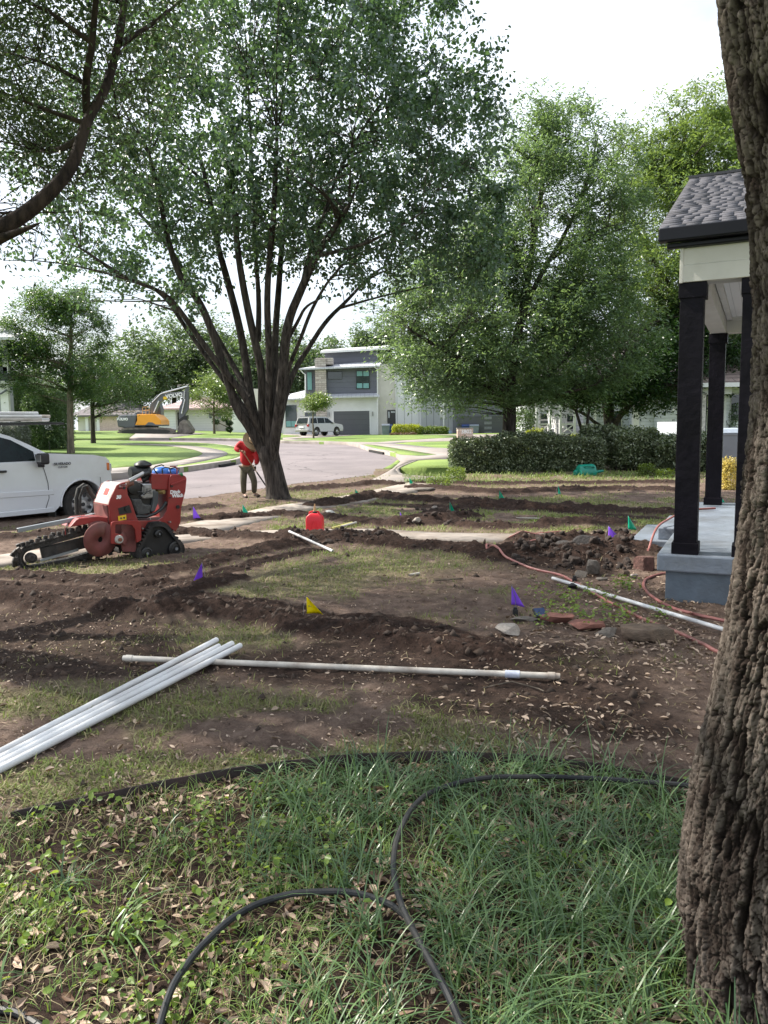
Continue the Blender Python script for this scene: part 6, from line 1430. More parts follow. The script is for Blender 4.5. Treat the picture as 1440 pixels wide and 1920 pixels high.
MB().tube([(KP(a_, b_, .12)[0], .13, KP(a_, b_, .12)[1]) for a_, b_ in ((600,870),(760,870),(900,820),(1000,740),(1060,650))], .022, 8).build('hose', M_eng, tn, smooth=True)
MB().tube([(KP(a_, b_, .12)[0], .12, KP(a_, b_, .12)[1]) for a_, b_ in ((620,500),(680,500),(720,540),(760,500),(830,470))], .008, 6).build('cable', M_eng, tn)
u_, z_ = KP(1025,500,.11); MB().cyl((u_-.06, .2, z_), (u_, .11, z_), .028, n=14).build('dial', mat('brass_cap', (.42,.30,.12), .4, .6), tn)
# controls
MB().ball((KP(1000,175,.4)[0], .42, KP(1000,205,.4)[1]), (.13, .13, .075), 20, 10).build('water_tank', mat('blue_plastic', (.03,.16,.55), .4, var=.05), tn, smooth=True)
MB().ball((KP(1110,180,.4)[0], .36, KP(1110,205,.4)[1]), (.09, .12, .06), 20, 10).build('water_tank', mat('blue_plastic_b', (.03,.14,.50), .4, var=.05), tn, smooth=True)
for pts, w_ in (([(920,230),(865,150),(890,120),(985,92),(1020,110)], .16), ([(1000,225),(990,150),(1040,130),(1100,140),(1125,225)], .14), ([(1090,225),(1110,150),(1190,130),(1248,145),(1225,230)], .30)):
    MB().tube([(KP(a_, b_, w_)[0], w_, KP(a_, b_, w_)[1]) for a_, b_ in pts], .009, 6).build('handlebar', M_eng, tn, smooth=True)
MB().tube([(KP(a_, b_, .2)[0], .2, KP(a_, b_, .2)[1]) for a_, b_ in ((1110,115),(1185,115),(1215,150),(1215,225))], .009, 6).build('handlebar', M_red, tn, smooth=True)
side('lever', [(1255,225),(1300,210),(1315,260),(1290,300),(1262,270)], .10, .14, mat('green_knob', (.02,.16,.05), .4))
# tracks
def track(w0, w1):
    P2 = [KP(a_, b_, 0) for a_, b_ in ((835,985),(940,968),(1035,985),(1100,1060),(1270,1270),(1302,1340),(1290,1410),(1210,1450),(1000,1492),(840,1530),(730,1545),(650,1500),(618,1430),(640,1330),(740,1130))]
    Pp = smooth2(P2+[P2[0]], 2)[:-1]; n = len(Pp)
    cu = sum(p[0] for p in P2)/len(P2); cz = sum(p[1] for p in P2)/len(P2)
    V = []; F = []
    for w_, k in ((w0, 1), (w1, 1), (w1, .87), (w0, .87)): V += [(cu+(a_-cu)*k, w_, cz+(b_-cz)*k) for a_, b_ in Pp]
    for j in range(4):
        for i in range(n): F.append((j*n+i, j*n+(i+1) % n, ((j+1) % 4)*n+(i+1) % n, ((j+1) % 4)*n+i))
    t = MB().add(V, F)
    PQ = resample(Pp, .052)
    for i, p in enumerate(PQ):
        q = PQ[(i+1) % len(PQ)]; a_ = math.atan2(q[1]-p[1], q[0]-p[0])
        t.box((p[0]+(p[0]-cu)*.03, (w0+w1)/2, p[1]+(p[1]-cz)*.03), (.026, (w1-w0)*.98, .030), rot=Matrix.Rotation(-a_, 3, 'Y'))
    o = t.build('track', M_rub, tn)
    ins = [(cu+(a_-cu)*.86, cz+(b_-cz)*.86) for a_, b_ in P2]
    wf = w0+.05 if w0 < .3 else w1-.1
    MB().prism(ins, lambda u, v, t_: (u, t_, v), wf+.02, wf+.06).build('track_frame', M_eng, o)
    for (a_, b_, r_) in ((765,1420,.075),(1200,1350,.095),(945,1130,.05)):
        u_, z_ = KP(a_, b_, 0); q = MB().lathe([(0,-.012),(r_*.3,-.012),(r_*.35,0),(r_*.7,.004),(r_*.78,-.006),(r_,0),(r_,.06),(0,.06)], (u_, wf-.03, z_), (0,1,0), 22).build('roller', M_eng, o, smooth=True)
        MB().cyl((u_, wf-.055, z_), (u_, wf-.03, z_), r_*.22, n=6).build('bolt', M_grey, q)
track(-.02, .19); track(.56, .77)
# auger, bracket and chain boom
side('guard_plate', [(385,985),(500,975),(600,1000),(607,1400),(400,1400),(380,1300)], .02, .04, M_mar)
br_ = [(230,990),(240,955),(280,938),(625,925),(665,945),(682,1000),(680,1225),(612,1262),(605,1180),(590,1060),(540,1000),(460,985),(300,988),(290,1010),(290,1280),(228,1275)]
side('bracket', br_, -.10, -.07, M_red, bevel=.004); side('bracket_arm', [(600,930),(665,945),(682,1000),(680,1225),(640,1240),(620,1000)], -.08, .09, M_red, wp_=-.08)
u_, z_ = KP(342,1210,-.1); MB().cyl((u_,-.16,z_),(u_,.3,z_),.022,n=12).build('auger_shaft', M_brn, tn); MB().lathe([(.028,-.02),(.046,-.02),(.052,0),(.052,.03)], (u_,-.11,z_),(0,1,0),20).build('bearing', M_lgrey, tn, smooth=True)
side('bracket', [(228,1130),(300,1120),(400,1140),(400,1240),(360,1290),(228,1275)], -.095, -.08, M_red, bevel=.003)
ag = MB(); V = []; n = 40
au, az = QP(760,605,.0); 
for i in range(n+1):
    a_ = 2*math.pi*i/n*1.15+1.2
    for r_ in (.04, .215): V.append((au+.02+.05*i/n-.04*(i/n), .0+.16*i/n-.02, az) if False else (au+r_*math.cos(a_)*.98, -.04+.15*i/n, az+r_*math.sin(a_)))
ag.add(V, [(2*i, 2*i+1, 2*i+3, 2*i+2) for i in range(n)]); o = ag.build('auger_disc', M_mar, tn, smooth=True); so2 = o.modifiers.new('thick', 'SOLIDIFY'); so2.thickness = .012
ag = MB(); V = []; u_, z_ = KP(342,1210,-.06)
for i in range(13):
    a_ = R_(-50+95*i/12)
    for r_ in (.03, .12): V.append((u_+r_*math.cos(a_), -.05+.06*i/12, z_+r_*math.sin(a_)))
o = ag.add(V, [(2*i, 2*i+1, 2*i+3, 2*i+2) for i in range(12)]).build('auger_blade', M_mar, tn, smooth=True); o.modifiers.new('thick', 'SOLIDIFY').thickness = .01
WB = .30
p0 = QP(228,742,WB); p1 = QP(760,600,WB)
def stadium(a_, ra, b_, rb, n=14):
    dx, dz = b_[0]-a_[0], b_[1]-a_[1]; th = math.atan2(dz, dx); out = []
    for i in range(n+1): g = th+math.pi/2+math.pi*i/n; out.append((a_[0]+ra*math.cos(g), a_[1]+ra*math.sin(g)))
    out.append(((a_[0]+b_[0])/2+.0, (a_[1]*.5+b_[1]*.5)-(ra+rb)/2-.025))
    for i in range(n+1): g = th-math.pi/2+math.pi*i/n; out.append((b_[0]+rb*math.cos(g), b_[1]+rb*math.sin(g)))
    return out
pth = resample(stadium(p0, .125, p1, .145), .052)
ch = MB(); 
for i, p in enumerate(pth):
    q = pth[(i+1) % len(pth)]; a_ = math.atan2(q[1]-p[1], q[0]-p[0]); rot = Matrix.Rotation(-a_, 3, 'Y'); nx, nz = math.sin(a_), -math.cos(a_)
    mx_, mz_ = (p[0]+q[0])/2, (p[1]+q[1])/2
    for s_ in (-1.9, -1, 1, 1.9): ch.box((mx_, WB+s_*.022, mz_), (.058, .012, .07), rot=rot)
    ch.cyl((p[0], WB-.055, p[1]), (p[0], WB+.055, p[1]), .015, n=8)
o = ch.build('digging_chain', M_chain, tn)
cu = (p0[0]+p1[0])/2; cz = (p0[1]+p1[1])/2
for i, p in enumerate(pth):
    q = pth[(i+1) % len(pth)]; a_ = math.atan2(q[1]-p[1], q[0]-p[0]); rot = Matrix.Rotation(-a_, 3, 'Y'); nx, nz = math.sin(a_), -math.cos(a_)
    if nx*(p[0]-cu)+nz*(p[1]-cz) < 0: nx, nz = -nx, -nz
    off = [-.055, 0, .055][i % 3]; t = MB()
    t.box((p[0]+nx*.03, WB+off*.6, p[1]+nz*.03), (.06, .085, .02), rot=rot)
    t.box((p[0]+nx*.055, WB+off, p[1]+nz*.055), (.045, .048, .055), rot=rot @ Matrix.Rotation(.35, 3, 'Y')).build('cutter_tooth', M_chain, o, bevel=.005)
MB().bar((p0[0]+.12, WB, p0[1]+.035), (p1[0]-.05, WB, p1[1]+.0), .05, .14).build('boom', M_chain, tn, bevel=.01)
MB().bar((p0[0]+.10, WB-.03, p0[1]-.045), (p1[0]-.3, WB-.03, p1[1]-.10), .02, .03).build('wear_strip', M_grey, tn)
MB().lathe([(0,-.01),(.03,-.012),(.045,0),(.06,.0),(.062,.09),(0,.09)], (p0[0], WB-.07, p0[1]), (0,1,0), 22).build('tail_sprocket', M_chain, tn, smooth=True)
MB().lathe([(.03,-.01),(.12,0),(.12,.08),(0,.08)], (p1[0], WB-.04, p1[1]), (0,1,0), 22).build('drive_sprocket', M_chain, tn, smooth=True)
a_ = QP(130,538,WB); b_ = QP(560,455,WB); 
v1 = Vector((a_[0], WB, a_[1])); v2 = Vector((b_[0]+.08, WB, b_[1]+.01)); MB().bar(v1, v2, .055, .05).build('restraint_bar', M_grey, tn, bevel=.005); dv = (v1-v2).normalized(); MB().bar(v1+dv*.0005, v1+dv*.002, .042, .038).build('bar_opening', M_eng, tn)
c_ = QP(490,505,WB); d2 = QP(560,440,WB); e_ = QP(700,425,WB); f_ = QP(800,470,WB)
MB().prism([c_, (d2[0]-.04, d2[1]-.02), d2, e_, (f_[0]+.1, f_[1]+.03), (f_[0]+.1, f_[1]-.06), (e_[0], e_[1]-.07)], lambda u, v, t: (u, t, v), WB-.16, WB+.16).build('boom_hood', M_red, tn, bevel=.008)
for k in range(3): v = [QP(640+k*12, 428-k*1, WB-.165), QP(690+k*12, 402, WB-.165)]; MB().bar((v[0][0], WB-.163, v[0][1]+.004), (v[1][0], WB-.163, v[1][1]-.01), .006, .006).build('stripe', M_textw, tn)
MB().tube([(QP(a_, b_, .3)[0], .35, QP(a_, b_, .3)[1]) for a_, b_ in ((590,420),(585,300),(600,230),(640,200),(670,215),(690,260),(720,300))], .028, 10).build('hydraulic_hose', M_rub, tn, smooth=True)
MB().tube([(QP(a_, b_, .3)[0], .30, QP(a_, b_, .3)[1]) for a_, b_ in ((600,410),(600,290),(625,215),(660,205))], .018, 8).build('hydraulic_hose', M_rub, tn, smooth=True)
MB().tube([(QP(a_, b_, WB)[0], WB-.17, QP(a_, b_, WB)[1]) for a_, b_ in ((452,505),(456,560))], .006, 5).build('pin', M_red, tn)

# ---- excavator
ex = empty('excavator', (PY(262, 812.5, 70).x, 71.2, float(Tz(-22, 70))), 0, 'orange and grey tracked excavator with its bucket resting on the ground', 'excavator')
M_or = mat('excavator_orange', (.80, .34, .025), .4, var=.04, scale=1); M_eg = mat('excavator_grey', (.10, .105, .115), .45, var=.08, scale=1); M_tr = mat('dusty_track', (.16, .14, .12), .8, var=.3, scale=3, bump=.4)
def ep(name, pts, Ya, Yb, m, parent=ex, bevel=.05):
    P3 = [PY(*E3(a_, b_), Ya) for a_, b_ in pts]
    return wpar(MB().prism([(p.x, p.z) for p in P3], lambda u, v, t: (u, t, v), Ya, Yb).build(name, m, ex, bevel=bevel), ex)
ep('counterweight', [(93,485),(125,455),(290,448),(275,552),(270,578),(185,582),(105,568)], 69.4, 72.2, M_eg, bevel=.12)
cab_ = ep('body', [(290,448),(420,443),(460,445),(520,502),(525,555),(272,552),(292,505)], 69.4, 72.2, M_or, bevel=.06)
ep('side_skirt', [(365,556),(400,522),(440,525),(470,545),(525,545),(524,560),(272,562),(272,550)], 69.35, 72.0, M_eg); ep('cab', [(430,445),(520,500),(524,400),(500,330),(440,325),(425,440)], 71.3, 72.4, M_eg, bevel=.1)
ep('turntable', [(300,560),(450,560),(430,590),(310,590)], 69.9, 71.8, M_eg)
ep('engine_hood', [(262,440),(300,418),(340,428),(350,448),(262,452)], 70, 71.5, M_eg)
rl = MB()
for pts in ([(345,445),(345,378),(410,372),(410,440)], [(378,443),(378,375)], [(345,410),(410,406)]): rl.tube([PY(*E3(*p), 69.6) for p in pts], .03, 5)
wpar(rl.build('handrail', mat('rail_orange', (.6,.35,.15), .5), ex), ex)
def etrack(Ya, Yb):
    pts = [E3(a_, b_) for a_, b_ in ((108,620),(118,598),(150,586),(190,580),(480,575),(600,583),(648,600),(655,625),(630,645),(160,648),(120,642))]
    P3 = [PY(a_, b_, Ya) for a_, b_ in pts]; P2 = [(p.x, p.z) for p in P3]; cx_ = sum(p[0] for p in P2)/len(P2); cz_ = sum(p[1] for p in P2)/len(P2)
    o = wpar(MB().prism(P2, lambda u, v, t: (u, t, v), Ya, Yb).build('track', M_tr, ex, bevel=.05), ex)
    g = MB(); PQ = resample(P2, .19)
    for i, p in enumerate(PQ):
        q = PQ[(i+1) % len(PQ)]; a_ = math.atan2(q[1]-p[1], q[0]-p[0]); g.box((p[0], (Ya+Yb)/2, p[1]), (.13, Yb-Ya+.06, .07), rot=Matrix.Rotation(-a_, 3, 'Y'))
    w2 = wpar(g.build('track_shoe', M_tr, ex), ex); w2.parent = o; w2.matrix_parent_inverse = Matrix.Identity(4)
    ins = [(cx_+(a_-cx_)*.86, cz_+(b_-cz_)*.55) for a_, b_ in P2]
    w3 = wpar(MB().prism(ins, lambda u, v, t: (u, t, v), Ya-.02, Ya+.3).build('track_frame', M_eng, ex), ex); w3.parent = o; w3.matrix_parent_inverse = Matrix.Identity(4)
etrack(69.2, 69.8); etrack(71.6, 72.2)
bo = ep('boom', [(425,442),(412,375),(440,305),(480,262),(540,243),(640,236),(745,228),(752,268),(650,282),(560,303),(515,330),(490,372),(468,440)], 70.4, 70.9, M_eg, bevel=.05)
ep('stick', [(700,375),(720,335),(742,230),(762,180),(785,178),(792,240),(785,400),(768,430),(742,470),(705,492),(696,480)], 70.45, 70.85, M_eg, bevel=.04)
ep('linkage', [(700,490),(745,460),(785,455),(775,500),(740,520),(700,525)], 70.4, 70.9, M_eng, bevel=.03)
ep('bucket', [(735,500),(760,500),(785,540),(820,590),(818,625),(780,640),(735,640),(700,648),(672,640),(690,570),(700,525)], 70.0, 71.3, M_tr, bevel=.06)
for a4, r_ in (([(455,430),(503,318)], .06), ([(545,240),(780,176)], .07), ([(440,330),(520,250),(545,240)], .05), ([(752,220),(745,300)], .05), ([(755,300),(722,440)], .06)):
    wpar(MB().tube([PY(*E3(*p), 70.3) for p in a4], r_, 8).build('hydraulic_cylinder', mat('chrome_rod', (.6,.6,.6), .25, .8), ex), ex)
M_lt = mat('white_plate_lettering', (.75,.75,.75), .4)
def etext(body, c, size, Y, rot=0): p = PY(*E3(*c), Y)-ex.location; text(body, size, M_lt, ex, (p.x, p.y, p.z), (R_(90), -rot, 0), bold=.02, ex=.005)
etext('VOLVO', (650,266), .46, 70.3, .13); etext('VOLVO', (150,494), .30, 69.3, -.03)
ep('plate', [(545,278),(580,272),(582,300),(548,305)], 70.36, 70.4, M_yel, bevel=0)

# ---- silver SUV
def suv():
    p = G(600, 818.2); p = Vector((PY(600, 818, 74).x, 74.0, float(Tz(-6, 74))+.01)); th = R_(50)
    r = empty('suv', p, th, 'silver suv parked on the drive before the grey garage door', 'suv'); pm_ = mat('silver_paint', (.36,.36,.35), .25, metal=.5, var=.02, coat=.5)
    W_ = .94
    bp_ = [(2.4,.45),(2.42,.8),(2.32,1.02),(1.9,1.12),(1.15,1.18),(-2.3,1.15),(-2.4,.95),(-2.42,.5),(-1.95,.38)]+arc(-1.4,.42,.46,180,0,10)+arc(1.45,.42,.46,180,0,10)[0:]+[(2.1,.36)]
    bp_ = [(2.4,.45),(2.42,.8),(2.32,1.02),(1.9,1.12),(1.15,1.18),(-2.3,1.15),(-2.4,.95),(-2.42,.5),(-1.86,.42)]+arc(-1.4,.42,.46,180,0,10)[1:]+[(.99,.40)]+arc(1.45,.42,.46,180,0,10)[1:]+[(2.1,.42)]
    def f(s, z, w_): k = abs(w_)**4; return (s*(1-.06*k), w_*W_*(1-.05*max(0, z-.9)/.3), z)
    loft(bp_, [-1,-.96,-.8,0,.8,.96,1], f, 'body', pm_, r)
    def g_(s, z, w_): return (s, w_*(W_-.05-.17*max(0, z-1.15)/.65), z)
    loft([(1.15,1.16),(.35,1.72),(0,1.80),(-1.8,1.80),(-2.15,1.72),(-2.38,1.12)], [-1,-.95,0,.95,1], g_, 'cabin', pm_, r)
    for sg in (-1, 1):
        for pts in ([(.92,1.2),(.30,1.66),(-.12,1.69),(-.12,1.2)], [(-.2,1.2),(-.2,1.69),(-1.1,1.69),(-1.1,1.2)], [(-1.2,1.2),(-1.2,1.69),(-1.95,1.66),(-2.1,1.2)]): wp(pts, sgn=sg, fn=g_, par=r)
    MB().add([(-2.385,-.72,1.2),(-2.385,.72,1.2),(-2.17,.64,1.70),(-2.17,-.64,1.70)]+[(-2.36,-.72,1.2),(-2.36,.72,1.2),(-2.15,.64,1.70),(-2.15,-.64,1.70)], [(3,2,1,0),(4,5,6,7),(0,1,5,4),(1,2,6,5),(2,3,7,6),(3,0,4,7)]).build('rear_window', M_tglass, r)
    MB().b2((-2.44,-.27,.78),(-2.41,.27,.93)).build('number_plate', M_textw, r)
    for s in (-1, 1):
        MB().b2((-2.42, s*.70, .9), (-2.3, s*.90, 1.12)).build('tail_light', mat('tail_red', (.3,.02,.02), .2), r, bevel=.02)
        for x in (1.45, -1.4): wheel(r, x, s*W_, .40, .40, -s, .25, 6, .68, False)
        MB().b2((.75, s*(W_), 1.12), (.92, s*(W_+.18), 1.28)).build('mirror', pm_, r, bevel=.03); MB().bar((-1.9, s*.66, 1.85), (.1, s*.66, 1.85), .04, .04).build('roof_rail', M_steel, r)
        MB().b2((-1.0, s*(W_-.1), .36), (1.0, s*(W_+.04), .40)).build('side_step', M_blackp, r)
    MB().b2((-2.46,-.85,.42),(-2.38,.85,.62)).build('bumper', pm_, r, bevel=.04)
suv()

# ================================================================== PERSON
def skin(name, J, E, mat_, parent, sub=2, off=Vector((0,0,0))):
    names = list(J); me = bpy.data.meshes.new(name); me.from_pydata([tuple(Vector(J[n][0])-off) for n in names], [(names.index(a_), names.index(b_)) for a_, b_ in E], [])
    me.materials.append(mat_); o = bpy.data.objects.new(name, me); COL.objects.link(o)
    if not me.skin_vertices: 
        bm = bmesh.new(); bm.from_mesh(me); bm.verts.layers.skin.verify(); bm.to_mesh(me); bm.free()
    for i, n in enumerate(names):
        r_ = J[n][1]; r_ = (r_, r_) if not isinstance(r_, tuple) else r_
        me.skin_vertices[0].data[i].radius = r_; me.skin_vertices[0].data[i].use_root = (i == 0)
    m = o.modifiers.new('skin', 'SKIN'); m.use_smooth_shade = True; m.branch_smoothing = .6
    s = o.modifiers.new('sub', 'SUBSURF'); s.levels = sub; s.render_levels = sub
    o.parent = parent; return o
MY = 18.25
def mp_(cx_, cy_, dy=0): return PY(400+cx_/9, 780+cy_/9, MY+dy)
ft = mp_(600, 1370); man = empty('person', (ft.x, MY, ft.z), 0, 'person in red long sleeved shirt, olive trousers and straw hat bending over a digging bar', 'person')
OFF = man.location.copy()
M_skin = mat('skin', (.30, .17, .11), .5, var=.06); M_shirt = mat('red_shirt', (.42, .010, .015), .75, var=.12, scale=9, bump=.5, bscale=12); M_trou = mat('olive_trousers', (.095, .085, .055), .85, var=.2, scale=10, bump=.5, bscale=14)
M_boot = mat('brown_boot', (.05, .03, .02), .6, var=.2); M_straw = mat('straw', (.50, .36, .22), .7, var=.12, scale=30, bump=.4, bscale=80)
J = dict(pelvis=(mp_(560,850),.115), spine=(mp_(575,720,-.08),.12), chest=(mp_(600,560,-.22),.125), neck=(mp_(655,455,-.36),.05), head=(mp_(690,425,-.46),.085), crown=(mp_(705,405,-.52),.07),
  lsh=(mp_(460,480,-.26),.055), lel=(mp_(385,575,-.30),.04), lwr=(mp_(465,608,-.42),.027), rsh=(mp_(715,560,-.28),.055), rel=(mp_(745,720,-.34),.04), rwr=(mp_(712,850,-.42),.027),
  lhip=(mp_(510,880,0),.085), lkn=(mp_(508,1095,-.08),.055), lan=(mp_(515,1325,.02),.036), ltoe=(mp_(560,1372,-.16),.03), rhip=(mp_(625,885,0),.085), rkn=(mp_(690,1110,-.10),.055), ran=(mp_(690,1315,.04),.036), rtoe=(mp_(770,1352,-.10),.03))
skin('body', J, [('pelvis','spine'),('spine','chest'),('chest','neck'),('neck','head'),('head','crown'),('chest','lsh'),('lsh','lel'),('lel','lwr'),('chest','rsh'),('rsh','rel'),('rel','rwr'),('pelvis','lhip'),('lhip','lkn'),('lkn','lan'),('lan','ltoe'),('pelvis','rhip'),('rhip','rkn'),('rkn','ran'),('ran','rtoe')], M_skin, man, 1, OFF)
S = dict(belly=(mp_(553,852),.185), sp=(mp_(575,700,-.08),.20), ch=(mp_(595,560,-.20),.205), nk=(mp_(640,470,-.32),.09), ls=(mp_(455,475,-.24),.115), le=(mp_(380,570,-.30),.082), lw=(mp_(445,602,-.40),.045), rs=(mp_(712,555,-.26),.11), re=(mp_(748,720,-.33),.08), rw=(mp_(722,835,-.41),.045))
skin('shirt', S, [('belly','sp'),('sp','ch'),('ch','nk'),('ch','ls'),('ls','le'),('le','lw'),('ch','rs'),('rs','re'),('re','rw')], M_shirt, man, 2, OFF)
Tt = dict(p=(mp_(560,858),.125), lh=(mp_(520,893),.10), lk=(mp_(508,1095,-.08),.082), la=(mp_(515,1325,.02),.066), rh=(mp_(608,895),.10), rk=(mp_(692,1110,-.10),.080), ra=(mp_(690,1310,.04),.066))
skin('trousers', Tt, [('p','lh'),('lh','lk'),('lk','la'),('p','rh'),('rh','rk'),('rk','ra')], M_trou, man, 2, OFF)
for nm, a_, b_ in (('boot', (515,1345,.03), (568,1385,-.17)), ('boot', (690,1330,.05), (785,1358,-.12))):
    skin(nm, dict(a=(mp_(*a_)+Vector((0,0,-.01)),(.055,.045)), b=(mp_((a_[0]+b_[0])/2,(a_[1]+b_[1])/2,(a_[2]+b_[2])/2)+Vector((0,0,-.015)),(.05,.04)), c=(mp_(*b_),(.042,.03))), [('a','b'),('b','c')], M_boot, man, 1, OFF)
def hand(wr, dirv, curl, name='hand', lab=None):
    w_ = Vector(wr); d = Vector(dirv).normalized(); s = d.cross(Vector(curl)).normalized(); c_ = Vector(curl).normalized()
    J = {'w': (w_, .026), 'p': (w_+d*.05, (.034, .018))}; E = [('w', 'p')]
    for i, (o_, l) in enumerate(((-.030, .07), (-.010, .08), (.010, .075), (.028, .06))):
        a_ = w_+d*.09+s*o_; J[f'a{i}'] = (a_, .011); J[f'b{i}'] = (a_+d*l*.35+c_*l*.3, .0095); J[f'c{i}'] = (a_+d*l*.1+c_*l*.75, .008); E += [('p', f'a{i}'), (f'a{i}', f'b{i}'), (f'b{i}', f'c{i}')]
    J['t0'] = (w_+d*.04-s*.04, .012); J['t1'] = (w_+d*.07-s*.05+c_*.03, .010); E += [('p', 't0'), ('t0', 't1')]
    return skin(name, J, E, M_skin if name == 'hand' else M_blackp, man, 1, OFF)
hand(mp_(462,606,-.42), (1, -.2, -.1), (.2, -.5, -.8)); hand(mp_(712,850,-.42), (-.1, -.3, -1), (-.9, .3, -.1), 'gloved_hand')
man.location.z += ground_z(ft.x, MY-.1)-ft.z+.015
hc = mp_(655,425,-.46)-OFF; ax = (mp_(720,360,-.62)-mp_(655,425,-.46)).normalized()
MB().lathe([(0,.115),(.05,.11),(.085,.09),(.098,.04),(.102,0),(.16,-.012),(.215,-.02),(.225,-.012),(.215,-.012),(.16,-.002),(.10,.012)], hc, ax, 30).build('straw_hat', M_straw, man, smooth=True)
MB().lathe([(.104,.0),(.105,.03),(.103,.03)], hc, ax, 24).build('hat_band', M_blackp, man)
a_ = mp_(480,575,-.46); b_ = mp_(935,1248,-.62); e_ = a_+(b_-a_)*1.12
db = empty('digging_bar', e_, 0, 'long thin digging bar held by the person in red, its tip behind the tree trunk', 'tool')
wpar(MB().tube([a_, a_.lerp(e_, .5)], [.012, .013], 8).build('shaft', mat('wood_handle', (.30,.19,.10), .6, var=.15), db), db); wpar(MB().tube([a_.lerp(e_, .5), e_], [.018, .016], 8).build('tip', M_eng, db), db)

# ================================================================== SMALL THINGS
M_pur = leafmat('purple_flag', (.22, .07, .66), (.32, .13, .85), (.45, .18, .95), .3, .4); M_grn = leafmat('green_flag', (.0, .36, .22), (.0, .48, .30), (.0, .6, .35), .3, .4); M_yfl = leafmat('yellow_flag', (.75, .60, .0), (.85, .70, .0), (.9, .75, .0), .3, .4)
M_wire = mat('wire', (.25, .25, .25), .5, metal=.6)
def flag(px, yt, yb, yg, wpx, m, label, grp, mir=1, seed=0, mark=False):
    b = G(px, yg); b.z = ground_z(b.x, b.y); k = b.y/FPX; top = PY(px, yt, b.y); h = (yb-yt)*k*(1.05 if abs(wpx) > 15 else 1.2); wd = wpx*k*(1.2 if wpx > 15 else 1.5)
    r = empty('marker_flag', b, 0, label, 'flag', grp)
    hgt = top.z-b.z; rg = random.Random(seed); l = rg.uniform(-.06, .06)
    MB().tube([(0,0,-.05), (l*.3, 0, hgt*.5), (l, 0, hgt+.01)], .0018+.00012*b.y, 5).build('wire', M_wire, r)
    n = 6; V = []; pts = []
    for i in range(n+1):
        for j in range(n+1):
            u = i/n; v = j/n
            x = mir*wd*(u*(.16+.84*v)); z = -h*v*(1-.08*u)-.16*h*u; y = .25*wd*math.sin(u*3.4+seed)*(.3+v*.6)
            V.append((l+x, y-.003, hgt+z))
    F = [(i*(n+1)+j, (i+1)*(n+1)+j, (i+1)*(n+1)+j+1, i*(n+1)+j+1) for i in range(n) for j in range(n)]
    o = npmesh('flag_cloth', V, np.array(F), m, r, smooth=True, attrs={'tint': ('FLOAT', [rg.random()]*len(V))}); o.modifiers.new('thick', 'SOLIDIFY').thickness = .001
    if mark: MB().b2((l+.12*wd, -.02-.05*wd, hgt-.55*h), (l+.30*wd, -.018-.05*wd, hgt-.53*h)).b2((l+.12*wd, -.02-.05*wd, hgt-.48*h), (l+.22*wd, -.018-.05*wd, hgt-.46*h)).build('mark', M_text, r)
    return r
gP = 'purple marker flags'; gG = 'green marker flags'
flag(969,1098,1134,1150,20,M_pur,'purple marker flag nearest the flat stones and black stake',gP,1,1); flag(1133,987,1009,1022,18,M_pur,'purple marker flag on the dark soil heap beside the porch steps',gP,1,2)
flag(754,960,978,986,8,M_pur,'purple marker flag between the red can and the green flags on the soil ridge',gP,1,3); flag(386,1056,1084,1098,-12,M_pur,'purple marker flag at the fork of two trenches in front of the trencher',gP,1,4)
flag(362,950,969,978,9,M_pur,'small purple marker flag right behind the trencher by the street soil',gP,1,5)
flag(568,1119,1150,1166,26,M_yfl,'yellow marker flag standing in the long near trench','yellow marker flag',1,6,True)
for i, (a_, b_, c_, d_, e2, lb) in enumerate(((455,946,959,965,7,'green marker flag below the boots of the person in red'),(667,917,930,936,8,'green marker flag between the tree trunk and the sidewalk slab'),(768,896,905,910,6,'farthest small green marker flag near the kerb ramp'),(846,940,961,968,9,'green marker flag on the ridge right of the purple one'),(940,919,934,938,8,'green marker flag in front of the clipped hedge'),(1042,910,925,927,4,'thin edge-on green marker flag below the green can'),(1179,967,988,996,12,'green marker flag beside the blue porch steps'),(1347,925,939,945,9,'green marker flag seen behind the far porch post'))):
    flag(a_, b_, c_, d_, e2, M_grn, lb, gG, 1, 10+i)
# gas can
def gascan():
    b = G(591, 997); b.z = ground_z(b.x, b.y); r = empty('fuel_can', b, R_(-8), 'red plastic fuel can with tan spout on the soil', 'fuel can'); m = mat('red_plastic', (.60, .012, .025), .4, var=.05, scale=4, dirt=(.25,.04,.03), dirtamt=.2)
    V = []; 
    for z, w_, d in ((0,.125,.085),(.02,.13,.09),(.22,.128,.088),(.27,.115,.078),(.305,.075,.055),(.315,.06,.05)): V += [(-w_,-d,z),(w_,-d,z),(w_,d,z),(-w_,d,z)]
    F = [(3,2,1,0),(20,21,22,23)]+[(4*i+k, 4*i+(k+1) % 4, 4*i+4+(k+1) % 4, 4*i+4+k) for i in range(5) for k in range(4)]
    MB().add(V, F).build('body', m, r, bevel=.02, seg=3, smooth=True)
    MB().tube([(-.09,0,.27),(-.08,0,.33),(-.02,0,.345),(.06,0,.335),(.10,0,.27)], .014, 8).build('handle', m, r, smooth=True)
    MB().lathe([(.035,0),(.035,.03),(.028,.035)], (0,0,.31), (0,0,1), 16).build('cap', M_blackp, r); MB().lathe([(.022,0),(.014,.06),(.009,.11),(.009,.12)], (0,0,.34), (.05,-.1,1), 14).build('spout', mat('tan_spout', (.42,.25,.12), .5), r, smooth=True)
    for s in (-1, 1): MB().bar((s*.05,-.093,.05),(s*.02,-.093,.2),.012,.006).build('rib', m, r)
gascan()
